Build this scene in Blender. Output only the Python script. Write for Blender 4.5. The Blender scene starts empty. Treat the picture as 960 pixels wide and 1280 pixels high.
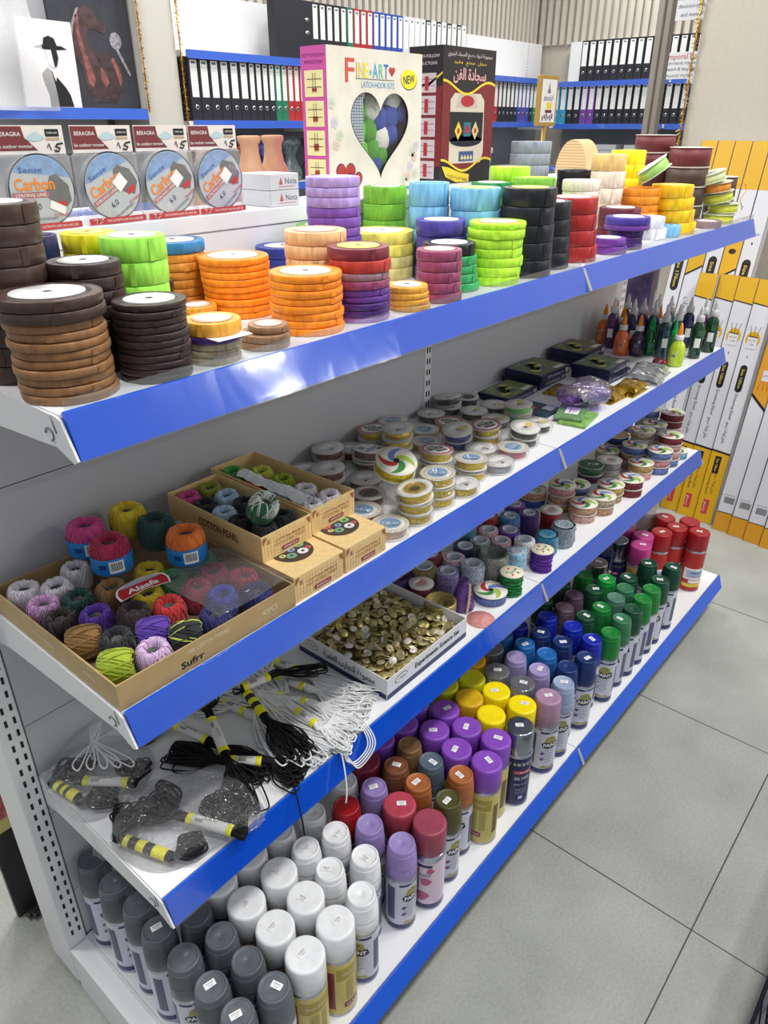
import bpy, math, random
from mathutils import Vector, Matrix, Euler, noise
random.seed(7)
PI = math.pi
C = bpy.context.scene.collection
sc = bpy.context.scene

# ---------------------------------------------------------------- camera, world, lights, exposure
cam_d = bpy.data.cameras.new('camera'); cam = bpy.data.objects.new('camera', cam_d); C.objects.link(cam)
cam.location = (-0.283, -0.9599, 1.4394)
cam.rotation_euler = (math.radians(62.229), 0, math.radians(-49.72))
cam_d.sensor_fit = 'VERTICAL'; cam_d.sensor_height = 24.0
cam_d.lens = 24.0 * 918.75 / 1280.0
cam_d.clip_start = 0.02
sc.camera = cam
sc.view_settings.view_transform = 'Standard'; sc.view_settings.look = 'None'
sc.view_settings.gamma = 1.0; sc.view_settings.use_curve_mapping = False
sc.view_settings.exposure = 0.0
w = bpy.data.worlds.new('shop_air'); sc.world = w; w.use_nodes = True
w.node_tree.nodes['Background'].inputs[0].default_value = (0.93, 0.96, 1.0, 1)
w.node_tree.nodes['Background'].inputs[1].default_value = 0.46
def area(name, loc, sx, sy, power, rot=(0, 0, 0), col=(1, 0.98, 0.95)):
    d = bpy.data.lights.new(name, 'AREA'); d.shape = 'RECTANGLE'; d.size = sx; d.size_y = sy; d.energy = power; d.color = col
    o = bpy.data.objects.new(name, d); C.objects.link(o); o.location = loc; o.rotation_euler = rot
    return o
for i, (x, y) in enumerate([(0.1, -1.2), (1.3, -1.2), (2.4, -1.2), (-0.6, 0.7), (0.9, 0.9), (2.4, 1.0)]):
    area('ceiling_panel_light', (x, y, 3.0), 0.28, 0.28, 25)
for x in (1.2, 3.0, 4.8, 6.4):
    area('ceiling_panel_light', (x, 2.2, 3.1), 0.5, 0.5, 24)
for (x, y) in ((3.4, -4.2), (4.6, -5.6), (6.0, -7.2), (7.4, -5.4), (5.6, -3.6), (8.6, -8.0)):
    area('ceiling_strip_light', (x, y, 3.0), 0.7, 0.14, 45)
# ---- measured layout (metres): x along the shelves, y towards the aisle is negative, z up
CAM = [-0.283, -0.9599, 1.4394, 1.0861, -0.0, -0.8678, 918.7461]
RIBBON_STACKS = [  # id, base x,y, top x,y, radius, height, layers, top disc, description
 ('brown_far',0.0413,-0.1906,0.0469,-0.1973,0.04,0.1661,[('dbr', 1, 9)],'wh','tall stack at the near end'),
 ('brown_front',0.0461,-0.2825,0.0438,-0.2797,0.0478,0.0945,[('dbr', 13, 2), ('br', 10, 9)],'wh','stack on the near shelf corner'),
 ('dk2',0.1325,-0.2995,0.1333,-0.3004,0.036,0.0773,[('dk', 1, 11)],'wh','dark stack beside the corner stack'),
 ('dk3',0.1134,-0.2257,0.1134,-0.2257,0.036,0.109,[('dk', 1, 8)],'wh','dark stack behind the corner stack'),
 ('lime1',0.1848,-0.2022,0.1848,-0.2022,0.035,0.1242,[('lime', 1, 5)],'wh','light green stack before the packs'),
 ('yel1',0.1723,-0.1351,0.1723,-0.1351,0.029,0.1232,[('yel', 1, 6)],'yel','yellow stack half hidden by packs'),
 ('blugor',0.3341,-0.0609,0.3341,-0.0609,0.04,0.0925,[('blu', 12, 1), ('gor', 9, 7)],'wh','gold stack under one blue roll'),
 ('navy',0.1191,-0.1204,0.1191,-0.1204,0.022,0.1238,[('navy', 1, 4)],'navy','small navy stack below the first pack'),
 ('blkgold',0.4072,-0.0375,0.4072,-0.0375,0.024,0.0493,[('blk', 8, 1), ('gor', 9, 4)],'wh','slim stack with black top roll'),
 ('dk4',0.2631,-0.0938,0.2631,-0.0938,0.034,0.0526,[('dk', 1, 4)],'wh','low dark pile behind'),
 ('orgL',0.3754,-0.1456,0.3712,-0.1406,0.0468,0.0763,[('org', 1, 9)],'wh','rear orange stack'),
 ('cgold',0.2056,-0.298,0.2077,-0.3005,0.0309,0.0453,[('cgold', 17, 1), ('dpur', 8, 1), ('grg', 9, 3)],'pk','low olive stack at the edge'),
 ('gold2',0.2985,-0.1474,0.2985,-0.1474,0.026,0.0242,[('gold', 1, 3)],'pk','short gold pile'),
 ('tan',0.2803,-0.3006,0.2827,-0.3035,0.0292,0.0264,[('tan', 1, 3)],'pk','low tan pile at the edge'),
 ('orgR',0.3713,-0.28,0.3698,-0.2782,0.045,0.0712,[('org', 1, 8)],'wh','front orange stack'),
 ('mix',0.4602,-0.2888,0.4592,-0.2876,0.0401,0.0921,[('mar', 15, 1), ('red2', 16, 1), ('mv', 10, 1), ('mauve', 11, 1), ('pur', 9, 2), ('dpur', 9, 2), ('lpur', 8, 1)],'yel','maroon to purple stack'),
 ('peach',0.4663,-0.2027,0.4663,-0.2027,0.042,0.1046,[('peach', 1, 6)],'pk','peach stack'),
 ('lilac',0.5747,-0.1342,0.5747,-0.1342,0.04,0.1629,[('lil', 1, 3), ('pur2', 1, 3), ('pur', 1, 6)],'wh','tall lilac stack'),
 ('grassL',0.7908,-0.0515,0.7908,-0.0515,0.038,0.1352,[('grn', 1, 5)],'wh','grass green stack by the lilac one'),
 ('grassR',0.9299,-0.0475,0.9299,-0.0475,0.034,0.1288,[('grn2', 1, 6)],'pk','grass green stack by light blue'),
 ('grassLow',0.6301,-0.0585,0.6301,-0.0585,0.045,0.0866,[('grn2', 1, 4)],'wh','low green stack before the lilac one'),
 ('ind1',0.7554,-0.2022,0.7554,-0.2022,0.041,0.0942,[('ind', 1, 4)],'wh','violet blue stack'),
 ('yel2',0.7173,-0.1118,0.7155,-0.1097,0.0529,0.0741,[('yy', 1, 2), ('ly', 1, 2)],'wh','pale yellow stack'),
 ('blkgrn',0.7013,-0.2695,0.6954,-0.2625,0.0411,0.0699,[('blk', 14, 1), ('egrn', 11, 4)],'wh','green stack under one black roll'),
 ('mauve',0.6181,-0.3027,0.6171,-0.3015,0.0328,0.0719,[('mauve', 1, 5)],'pk','mauve stack at the edge'),
 ('gold4',0.544,-0.3052,0.5416,-0.3023,0.0292,0.0333,[('cgold', 1, 4)],'wh','small golden stack at the edge'),
 ('lime7',0.7904,-0.2855,0.7913,-0.2866,0.0452,0.0941,[('lim2', 9, 1), ('lim2', 13, 6)],'pk','neon green stack'),
 ('blk5',0.884,-0.2906,0.882,-0.2883,0.0443,0.139,[('bk2', 1, 5)],'yel','tallest black stack'),
 ('blk4',0.9732,-0.2798,0.9711,-0.2773,0.0399,0.112,[('bk2', 1, 4)],'wh','black stack beside the red one'),
 ('red4',1.0787,-0.2778,1.0738,-0.2721,0.045,0.1121,[('red', 1, 4)],'wh','red stack'),
 ('vio2',1.2052,-0.2956,1.2025,-0.2924,0.0344,0.0301,[('vio', 1, 2)],'wh','low purple pair at the edge'),
 ('ind2',1.2887,-0.2905,1.2887,-0.2905,0.045,0.0624,[('indg', 14, 1), ('vio', 10, 1), ('dpur', 12, 3)],'wh','purple stack under a blue roll'),
 ('wh2',1.4639,-0.2727,1.4599,-0.268,0.0342,0.0477,[('wh', 1, 2)],'wh','white pair'),
 ('lb1',1.5186,-0.2982,1.5154,-0.2945,0.0219,0.0268,[('lb', 1, 1)],'lb','pale blue single'),
 ('yelR',1.5973,-0.2776,1.5847,-0.2627,0.047,0.1068,[('yR', 1, 4)],'yel','deep yellow stack'),
 ('orR',1.5219,-0.2127,1.5219,-0.2127,0.045,0.1011,[('orR', 1, 6)],'org','orange stack by the yellow one'),
 ('mar1',1.3968,-0.2231,1.3968,-0.2231,0.045,0.0685,[('marR', 1, 3)],'wh','low maroon pile'),
 ('pch',1.4544,-0.1575,1.4544,-0.1575,0.038,0.1716,[('pch', 14, 1), ('iv', 14, 4)],'pch','ivory stack under one peach roll'),
 ('byel',1.5828,-0.1454,1.5828,-0.1454,0.04,0.1767,[('byel', 1, 6)],'byel','bright yellow stack'),
 ('wy',1.8408,-0.0885,1.8408,-0.0885,0.032,0.1701,[('wh', 14, 1), ('ysp', 14, 5)],'wh','lemon stack under one white roll'),
 ('iv2',1.2975,-0.1744,1.2975,-0.1744,0.04,0.1264,[('iv2', 1, 6)],'iv2','ivory stack behind the red one'),
 ('blks',1.4523,-0.0754,1.4523,-0.0754,0.04,0.137,[('bk2', 1, 6)],'blk','black stack behind the ivory one'),
 ('gry',1.3812,0.0062,1.3812,0.0062,0.046,0.1962,[('gry', 1, 8)],'gry','x'),
 ('lime2',1.1973,-0.0555,1.1973,-0.0555,0.042,0.1522,[('lim2', 1, 5)],'yel','neon stack by the black carton'),
 ('gr1',1.1561,-0.1412,1.1561,-0.1412,0.042,0.1362,[('grn', 1, 5)],'lim2','bright green stack behind black ones'),
 ('dg1',1.1108,-0.0667,1.1108,-0.0667,0.041,0.1266,[('dgrn', 1, 5)],'wh','emerald stack behind the blue one'),
 ('lbB',0.804,-0.1397,0.804,-0.1397,0.034,0.1442,[('lb', 1, 4)],'lb','rear light blue stack'),
 ('lbF',0.8422,-0.2102,0.8422,-0.2102,0.042,0.1375,[('lb', 1, 4)],'yel','front light blue stack'),
 ('rb',0.539,-0.0555,0.539,-0.0555,0.042,0.0633,[('rblu', 1, 4)],'wh','royal blue pile'),
]
RC = {'dbr': (66, 48, 40), 'br': (140, 100, 62), 'dk': (52, 38, 37), 'lime': (160, 235, 85), 'yel': (240, 225, 40), 'blu': (50, 125, 180), 'gor': (225, 150, 60), 'navy': (35, 42, 90), 'blk': (23, 25, 31), 'org': (250, 145, 30), 'gold': (225, 150, 50), 'tan': (150, 115, 85), 'grg': (170, 155, 125), 'cgold': (235, 170, 60), 'mar': (125, 45, 60), 'red2': (190, 60, 50), 'mv': (150, 115, 125), 'mauve': (150, 70, 105), 'pur': (105, 60, 150), 'dpur': (75, 40, 115), 'lpur': (160, 115, 195), 'peach': (235, 190, 140), 'lil': (180, 155, 220), 'pur2': (130, 85, 180), 'grn': (125, 190, 60), 'grn2': (95, 165, 55), 'ind': (80, 70, 160), 'yy': (250, 235, 110), 'ly': (245, 230, 150), 'dgrn': (35, 140, 75), 'egrn': (55, 165, 95), 'lim2': (190, 245, 60), 'bk2': (27, 29, 37), 'red': (170, 40, 40), 'vio': (115, 60, 155), 'indg': (75, 60, 160), 'wh': (225, 228, 238), 'lb': (125, 190, 225), 'lb2': (150, 195, 225), 'yR': (245, 200, 30), 'orR': (245, 150, 35), 'marR': (110, 45, 62), 'pch': (240, 200, 130), 'iv': (240, 222, 205), 'byel': (245, 235, 30), 'iv2': (235, 225, 205), 'gry': (150, 160, 172), 'rblu': (45, 70, 165), 'pyel': (245, 240, 170), 'marV': (120, 48, 56), 'brV': (80, 62, 52), 'gsp': (175, 225, 120), 'crm': (225, 232, 180), 'osp': (235, 150, 60), 'ysp': (220, 225, 80), 'plm': (140, 115, 130), 'mint': (150, 215, 190), 'lav': (200, 195, 225), 'gpl': (120, 125, 150)}
CANS = [
 (0.0325, -0.0345, 'T', 'grey', 0),
 (0.0325, -0.1038, 'T', 'grey', 0),
 (0.0366, -0.168, 'T', 'grey', 0),
 (0.0325, -0.2273, 'T', 'grey', 1),
 (0.0325, -0.2951, 'T', 'grey', 0),
 (0.0325, -0.3609, 'T', 'grey', 1),
 (0.0325, -0.4206, 'T', 'grey', 1),
 (0.0898, -0.3109, 'T', 'grey', 0),
 (0.0909, -0.3722, 'T', 'grey', 0),
 (0.0909, -0.4319, 'T', 'grey', 1),
 (0.0869, -0.2515, 'T', 'grey', 0),
 (0.147, -0.2327, 'S', 'white', 1),
 (0.1517, -0.299, 'S', 'white', 1),
 (0.1536, -0.3655, 'S', 'white', 1),
 (0.1539, -0.432, 'S', 'white', 1),
 (0.2204, -0.432, 'S', 'white', 1),
 (0.2201, -0.3655, 'S', 'white', 1),
 (0.2227, -0.2991, 'S', 'white', 1),
 (0.2135, -0.2332, 'S', 'white', 0),
 (0.2857, -0.2991, 'T', 'white', 1),
 (0.2828, -0.3602, 'T', 'white', 1),
 (0.3425, -0.3167, 'T', 'white', 1),
 (0.3402, -0.3885, 'T', 'white', 1),
 (0.2834, -0.431, 'T', 'white', 0),
 (0.3463, -0.2537, 'T', 'white', 0),
 (0.2809, -0.2398, 'T', 'white', 0),
 (0.3969, -0.2924, 'T', 'red', 0),
 (0.3939, -0.3518, 'T', 'lilac', 0),
 (0.401, -0.4208, 'T', 'lilac', 0),
 (0.4633, -0.3027, 'T', 'lilac', 1),
 (0.4629, -0.3657, 'P', 'rose', 1),
 (0.4679, -0.432, 'P', 'brown-red', 0),
 (0.531, -0.4269, 'T', 'olive', 1),
 (0.5256, -0.3599, 'T', 'orange-brown', 1),
 (0.5952, -0.411, 'T', 'orange-brown', 1),
 (0.6548, -0.432, 'S', 'purple', 1),
 (0.5844, -0.3465, 'T', 'steel blue', 1),
 (0.5308, -0.3006, 'T', 'brown', 1),
 (0.5905, -0.2873, 'T', 'bronze', 0),
 (0.5005, -0.2454, 'P', 'plum red', 0),
 (0.6442, -0.3663, 'S', 'purple', 1),
 (0.7185, -0.4129, 'S', 'purple', 1),
 (0.6572, -0.3011, 'S', 'purple', 1),
 (0.7079, -0.3473, 'S', 'purple', 1),
 (0.7209, -0.2821, 'S', 'purple', 1),
 (0.6949, -0.2208, 'S', 'purple', 1),
 (0.7716, -0.3664, 'S', 'yellow', 0),
 (0.841, -0.401, 'S', 'yellow', 1),
 (0.7846, -0.3012, 'S', 'amber', 0),
 (0.8421, -0.3345, 'S', 'yellow', 1),
 (0.8422, -0.268, 'S', 'yellow-green', 0),
 (0.7846, -0.2347, 'S', 'yellow-green', 1),
 (0.8985, -0.2326, 'S', 'amber', 0),
 (0.7822, -0.432, 'C', 'chrome', 1),
 (0.9009, -0.3655, 'X', 'clear', 1),
 (0.9011, -0.299, 'X', 'clear', 1),
 (0.964, -0.2437, 'X', 'smoky', 1),
 (0.8999, -0.432, 'D', 'dusty lilac', 1),
 (0.9628, -0.4355, 'T', 'pale blue', 1),
 (0.9679, -0.3705, 'T', 'lavender', 1),
 (0.9721, -0.3062, 'T', 'lavender', 0),
 (1.0306, -0.2952, 'T', 'sky blue', 1),
 (1.0305, -0.3547, 'T', 'sky blue', 0),
 (1.0265, -0.2359, 'T', 'sky blue', 0),
 (1.0189, -0.4158, 'T', 'dark blue', 0),
 (1.0784, -0.4338, 'T', 'dark blue', 1),
 (1.0959, -0.3618, 'T', 'dark blue', 1),
 (1.0944, -0.3024, 'T', 'dark blue', 1),
 (1.1514, -0.4125, 'T', 'royal blue', 1),
 (1.169, -0.3513, 'T', 'royal blue', 0),
 (1.1638, -0.282, 'T', 'royal blue', 0),
 (1.0855, -0.2435, 'T', 'royal blue', 0),
 (1.2063, -0.4355, 'T', 'green', 0),
 (1.2792, -0.4318, 'T', 'sea green', 1),
 (1.3386, -0.4355, 'T', 'dark green', 0),
 (1.4013, -0.4355, 'T', 'green', 0),
 (1.4608, -0.4355, 'T', 'green', 0),
 (1.5203, -0.4355, 'T', 'dark green', 1),
 (1.6109, -0.4355, 'T', 'bottle green', 1),
 (1.5847, -0.3754, 'T', 'bottle green', 1),
 (1.4756, -0.3634, 'T', 'dark green', 1),
 (1.4287, -0.3199, 'T', 'bright green', 1),
 (1.4057, -0.2627, 'T', 'green', 0),
 (1.4936, -0.2611, 'C', 'silver', 1),
 (1.4181, -0.3784, 'T', 'sea green', 0),
 (1.3583, -0.3793, 'T', 'grey-green', 0),
 (1.3576, -0.3177, 'T', 'dark green', 1),
 (1.2988, -0.2879, 'T', 'purple-grey', 0),
 (1.2297, -0.296, 'T', 'pink-green', 0),
 (1.2934, -0.3694, 'T', 'green', 1),
 (1.2306, -0.3555, 'T', 'dark green', 1),
 (1.3276, -0.2358, 'T', 'dark green', 0),
 (1.2256, -0.2366, 'T', 'dark green', 0),
 (1.6573, -0.2513, 'C', 'chrome', 0),
 (1.5644, -0.2472, 'C', 'navy', 0),
 (1.6679, -0.3169, 'M', 'magenta', 1),
 (1.7317, -0.298, 'M', 'magenta', 1),
 (1.7464, -0.2331, 'M', 'magenta', 0),
 (1.9002, -0.2386, 'W', 'white-topped red', 0),
 (1.8893, -0.3041, 'R', 'red', 1),
 (1.7877, -0.3337, 'R', 'red', 1),
 (1.8498, -0.3576, 'R', 'red', 1),
 (1.9143, -0.3737, 'R', 'red', 0),
 (1.8654, -0.4223, 'R', 'red', 1),
 (0.4376, -0.249, 'T', 'white', 0),
 (0.5651, -0.2296, 'S', 'purple', 0),
 (0.6309, -0.239, 'S', 'purple', 0),
 (1.1216, -0.1962, 'T', 'royal blue', 0),
]
PACKED_SPOOLS = [
 (0.7677, -0.0405, 2, 'ring', 'gold', 0.0325),
 (0.8327, -0.0405, 2, 'blue', 'gold', 0.0325),
 (0.7677, -0.1055, 3, 'plain', 'gold', 0.0325),
 (0.6377, -0.0405, 2, 'plain', 'copper', 0.0325),
 (0.6818, -0.102, 2, 'navy', 'copper', 0.0325),
 (0.5711, -0.1055, 2, 'plain', 'copper', 0.0325),
 (0.7279, -0.229, 3, 'ring', 'gold', 0.0325),
 (0.6483, -0.2915, 3, 'blue', 'gold', 0.0325),
 (0.5775, -0.2985, 3, 'hollow', 'gold', 0.0325),
 (0.5201, -0.234, 1, 'blue', 'cream', 0.0325),
 (0.5125, -0.2985, 1, 'blue', 'cream', 0.0325),
 (0.5728, -0.2002, 1, 'hollow', 'copper', 0.0301),
 (0.9634, -0.0405, 1, 'plain', 'black', 0.0325),
 (1.0283, -0.0405, 2, 'plain', 'black', 0.0325),
 (1.1058, -0.0381, 1, 'hollow', 'black', 0.0301),
 (0.8755, -0.0894, 1, 'blue', 'cream', 0.0325),
 (0.9455, -0.103, 1, 'ring', 'gold', 0.0325),
 (0.8783, -0.1722, 2, 'yellow', 'blue', 0.0325),
 (0.9354, -0.2033, 2, 'ring', 'gold', 0.0325),
 (1.0381, -0.1048, 1, 'yellow', 'black', 0.0325),
 (1.1019, -0.1171, 1, 'yellow', 'black', 0.0325),
 (1.0267, -0.1687, 1, 'yellow', 'black', 0.0325),
 (1.0888, -0.1881, 2, 'yellow', 'green', 0.0325),
 (0.9769, -0.2682, 2, 'yellow', 'black', 0.0325),
 (0.867, -0.2362, 1, 'plain', 'gold', 0.0325),
 (0.9134, -0.2817, 1, 'blue', 'pink', 0.0325),
 (0.8355, -0.2948, 1, 'plain', 'silver', 0.0325),
 (0.8268, -0.1325, 1, 'blue', 'gold', 0.0325),
 (0.7736, -0.2753, 2, 'blue', 'gold', 0.0325),
 (0.7129, -0.2985, 1, 'plain', 'gold', 0.0325),
 (1.0653, -0.2499, 1, 'yellow', 'black', 0.0325),
 (0.5728, -0.0405, 1, 'plain', 'copper', 0.0325),
 (0.7027, -0.0405, 1, 'plain', 'copper', 0.0325),
 (0.6147, -0.1537, 1, 'plain', 'copper', 0.0325),
]
PRINT_SPOOLS = [
 (1.9481, -0.1684, ['blue', 'white', 'blue', 'white', 'blue'], 'swirl'),
 (1.963, -0.2409, ['dkred', 'dkred', 'pink', 'pink', 'blue'], 'swirl'),
 (1.8192, -0.2099, ['beige', 'white', 'blue', 'pink'], 'swirl'),
 (1.8928, -0.2175, ['grey', 'blue', 'pink', 'blue'], 'swirl'),
 (1.7877, -0.1429, ['navy', 'peach', 'peach'], 'tan'),
 (1.8337, -0.29, ['dkred', 'pink', 'pink', 'blue'], 'swirl'),
 (1.7141, -0.1504, ['beige', 'tan'], 'swirl'),
 (1.7456, -0.2174, ['blue', 'tan', 'pink'], 'swirl'),
 (1.7597, -0.29, ['blue', 'pink', 'blue'], 'swirl'),
 (1.5784, -0.1626, ['green', 'purple'], 'green'),
 (1.6476, -0.1889, ['grey', 'white'], 'plain'),
 (1.6897, -0.2659, ['brown', 'pink'], 'swirl'),
 (1.5661, -0.2896, ['dkred', 'dkred'], 'swirl'),
 (1.4966, -0.2631, ['gold', 'tan'], 'swirl'),
 (1.436, -0.1916, ['blue', 'blue'], 'swirl'),
 (1.3609, -0.1854, ['pink', 'tan', 'brown'], 'swirl'),
 (1.3363, -0.1156, ['peach', 'blueprint'], 'swirl'),
 (1.4152, -0.2756, ['beige', 'tan'], 'swirl'),
 (1.3433, -0.2581, ['tan', 'pinkbeige'], 'swirl'),
 (1.9077, -0.29, ['aqua'], 'swirl'),
 (0.8781, -0.2793, ['blue'], 'swirl'),
]
ROLLS = [
 (1.1202, -0.1721, 0.07, 0.026, 'mesh', 'blue'),
 (1.0762, -0.2, 0.06, 0.026, 'core', 'purple'),
 (1.1637, -0.2006, 0.07, 0.026, 'mesh', 'deep purple'),
 (1.2309, -0.2254, 0.06, 0.028, 'flange', 'red'),
 (1.043, -0.1626, 0.06, 0.024, 'core', 'pink'),
 (1.0269, -0.2082, 0.055, 0.024, 'core', 'rose'),
 (1.0637, -0.2494, 0.055, 0.025, 'core', 'white'),
 (0.9942, -0.1717, 0.055, 0.025, 'core', 'grey-green'),
 (1.0146, -0.2579, 0.05, 0.024, 'mesh', 'pale blue'),
 (1.0572, -0.3, 0.05, 0.026, 'yarn', 'purple'),
 (0.9473, -0.2392, 0.07, 0.033, 'glitter', 'silver'),
 (0.9441, -0.1626, 0.06, 0.025, 'core', 'navy'),
 (0.8934, -0.1688, 0.055, 0.026, 'core', 'pale pink'),
 (0.8913, -0.2207, 0.06, 0.026, 'core', 'silver white'),
 (0.8454, -0.186, 0.05, 0.025, 'core', 'lavender'),
 (0.9286, -0.298, 0.05, 0.026, 'yarn', 'green'),
 (0.7558, -0.2324, 0.04, 0.034, 'gold', 'gold'),
 (0.7687, -0.1727, 0.05, 0.027, 'flange', 'dark red'),
 (0.8131, -0.2503, 0.07, 0.026, 'cone', 'purple'),
 (0.8148, -0.1428, 0.06, 0.028, 'core', 'olive'),
 (0.7633, -0.116, 0.05, 0.03, 'trim', 'dark purple'),
 (1.0879, -0.1313, 0.07, 0.026, 'mesh', 'red'),
 (1.1818, -0.1501, 0.07, 0.026, 'mesh', 'violet'),
 (1.0024, -0.1214, 0.07, 0.026, 'mesh', 'teal'),
 (0.8657, -0.1248, 0.06, 0.026, 'mesh', 'dark red'),
 (1.1302, -0.2718, 0.04, 0.03, 'bag', 'teal blue'),
 (1.1913, -0.2824, 0.045, 0.032, 'bag', 'silver grey'),
]
TRAY_BALLS = [
 (0.0295, -0.0653, 'white', 0),
 (0.0631, -0.0922, 'white', 0),
 (0.0999, -0.0701, 'white', 0),
 (0.0295, -0.1191, 'lilac pink', 0),
 (0.0675, -0.1392, 'dark green', 0),
 (0.0295, -0.1633, 'dark brown', 0),
 (0.0632, -0.1901, 'violet', 0),
 (0.0295, -0.2168, 'ochre', 1),
 (0.0536, -0.2524, 'black', 0),
 (0.0941, -0.267, 'violet', 1),
 (0.0295, -0.2879, 'lime', 1),
 (0.0692, -0.3045, 'pale lilac', 0),
 (0.1152, -0.3045, 'black and green', 1),
 (0.0947, -0.2194, 'dark brown', 0),
 (0.1658, -0.1511, 'yellow', 0),
 (0.1752, -0.193, 'green', 0),
 (0.2217, -0.2235, 'crimson', 0),
 (0.1805, -0.2357, 'crimson', 0),
 (0.2384, -0.2632, 'crimson', 0),
 (0.1353, -0.2422, 'red', 0),
 (0.1938, -0.2766, 'blue', 0),
 (0.161, -0.3045, 'navy', 0),
 (0.2265, -0.3045, 'navy', 0),
 (0.2294, -0.1812, 'green', 0),
 (0.1089, -0.1508, 'tan', 0),
 (0.1327, -0.1993, 'yellow', 0),
]
TOP_BALLS = [
 (0.1997, -0.0574, 'yellow', 0),
 (0.1345, -0.0548, 'pink', 1),
 (0.1322, -0.1209, 'crimson', 1),
 (0.2064, -0.118, 'dark green', 0),
 (0.2134, -0.1788, 'orange', 1),
]
BOX1_BALLS = [
 (0.2955, -0.0755, 'pink'),
 (0.3365, -0.0755, 'olive'),
 (0.2955, -0.1165, 'black'),
 (0.3365, -0.1165, 'pale blue'),
 (0.2955, -0.1575, 'pale blue'),
 (0.3365, -0.1575, 'black'),
 (0.2955, -0.1985, 'black'),
 (0.3047, -0.2384, 'black'),
 (0.3455, -0.2348, 'black'),
]
BOX2_BALLS = [
 (0.3985, -0.0557, 'green'),
 (0.4302, -0.0908, 'yellow green'),
 (0.3985, -0.1168, 'red'),
 (0.4322, -0.1402, 'lime'),
 (0.3985, -0.1636, 'pale blue'),
 (0.4287, -0.1929, 'white'),
 (0.4395, -0.2375, 'white'),
 (0.3985, -0.2361, 'white'),
]
GLUE = [
 (1.826, -0.0365, 'orange', 's'),
 (1.8992, -0.0365, 'pale green', 's'),
 (1.7408, -0.1326, 'orange', 's'),
 (1.829, -0.0902, 'green', 's'),
 (1.9061, -0.0903, 'teal', 's'),
 (1.8856, -0.1331, 'purple', 's'),
 (1.7606, -0.1713, 'dark purple', 's'),
 (1.7845, -0.1975, 'green glitter', 'g'),
 (1.8842, -0.1766, 'red', 's'),
 (1.8499, -0.2142, 'lime', 's'),
 (1.7612, -0.2699, 'green glitter', 'g'),
 (1.7318, -0.2947, 'lime', 's'),
 (1.9593, -0.1834, 'orange', 's'),
 (1.7926, -0.0756, 'purple', 't'),
 (1.8675, -0.0833, 'dark brown', 't'),
 (1.8133, -0.1262, 'navy', 't'),
 (1.8471, -0.1405, 'purple', 't'),
 (1.845, -0.1753, 'dark blue', 't'),
 (1.9175, -0.1559, 'silver', 't'),
 (1.9208, -0.1907, 'teal', 't'),
 (1.7814, -0.2335, 'dark teal', 't'),
 (1.8242, -0.2527, 'dark teal', 't'),
 (1.9403, -0.2415, 'navy', 't'),
 (1.8423, -0.3054, 'dark green', 't'),
 (1.9468, -0.2815, 'purple', 't'),
 (1.9336, -0.3138, 'dark green', 't'),
]

# ---------------------------------------------------------------- helpers
def lin(c):
    c = c / 255.0
    return c / 12.92 if c <= 0.04045 else ((c + 0.055) / 1.055) ** 2.4
def rgb(t): return (lin(t[0]), lin(t[1]), lin(t[2]), 1)
_M = {}
def mat(name, col=(200, 200, 200), rough=0.5, metal=0.0, coat=0.0, noise_amt=0.0, noise_scale=40, bump=0.0, bump_scale=200, trans=0.0, ior=1.45, alpha=1.0, spec=0.5, sheen=0.0):
    key = (name, tuple(col), rough, metal, coat, noise_amt, trans)
    if key in _M: return _M[key]
    m = bpy.data.materials.new(name); m.use_nodes = True
    nt = m.node_tree; b = nt.nodes['Principled BSDF']
    b.inputs['Base Color'].default_value = rgb(col); b.inputs['Roughness'].default_value = rough
    b.inputs['Metallic'].default_value = metal; b.inputs['Coat Weight'].default_value = coat; b.inputs['Coat Roughness'].default_value = 0.05
    b.inputs['Transmission Weight'].default_value = trans; b.inputs['IOR'].default_value = ior
    b.inputs['Specular IOR Level'].default_value = spec; b.inputs['Sheen Weight'].default_value = sheen
    if noise_amt or bump:
        tc = nt.nodes.new('ShaderNodeTexCoord'); n = nt.nodes.new('ShaderNodeTexNoise'); nt.links.new(tc.outputs['Object'], n.inputs['Vector'])
        n.inputs['Scale'].default_value = noise_scale; n.inputs['Detail'].default_value = 4
        if noise_amt:
            mr = nt.nodes.new('ShaderNodeMapRange'); nt.links.new(n.outputs['Fac'], mr.inputs['Value'])
            mr.inputs['From Min'].default_value = 0.3; mr.inputs['From Max'].default_value = 0.7
            mr.inputs['To Min'].default_value = 1 - noise_amt; mr.inputs['To Max'].default_value = 1 + noise_amt
            vm = nt.nodes.new('ShaderNodeVectorMath'); vm.operation = 'SCALE'; vm.inputs[0].default_value = rgb(col)[:3]
            nt.links.new(mr.outputs[0], vm.inputs['Scale']); nt.links.new(vm.outputs[0], b.inputs['Base Color'])
        if bump:
            n2 = nt.nodes.new('ShaderNodeTexNoise'); nt.links.new(tc.outputs['Object'], n2.inputs['Vector']); n2.inputs['Scale'].default_value = bump_scale
            bp = nt.nodes.new('ShaderNodeBump'); bp.inputs['Strength'].default_value = bump; bp.inputs['Distance'].default_value = 0.002
            nt.links.new(n2.outputs['Fac'], bp.inputs['Height']); nt.links.new(bp.outputs[0], b.inputs['Normal'])
    _M[key] = m
    return m
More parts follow.
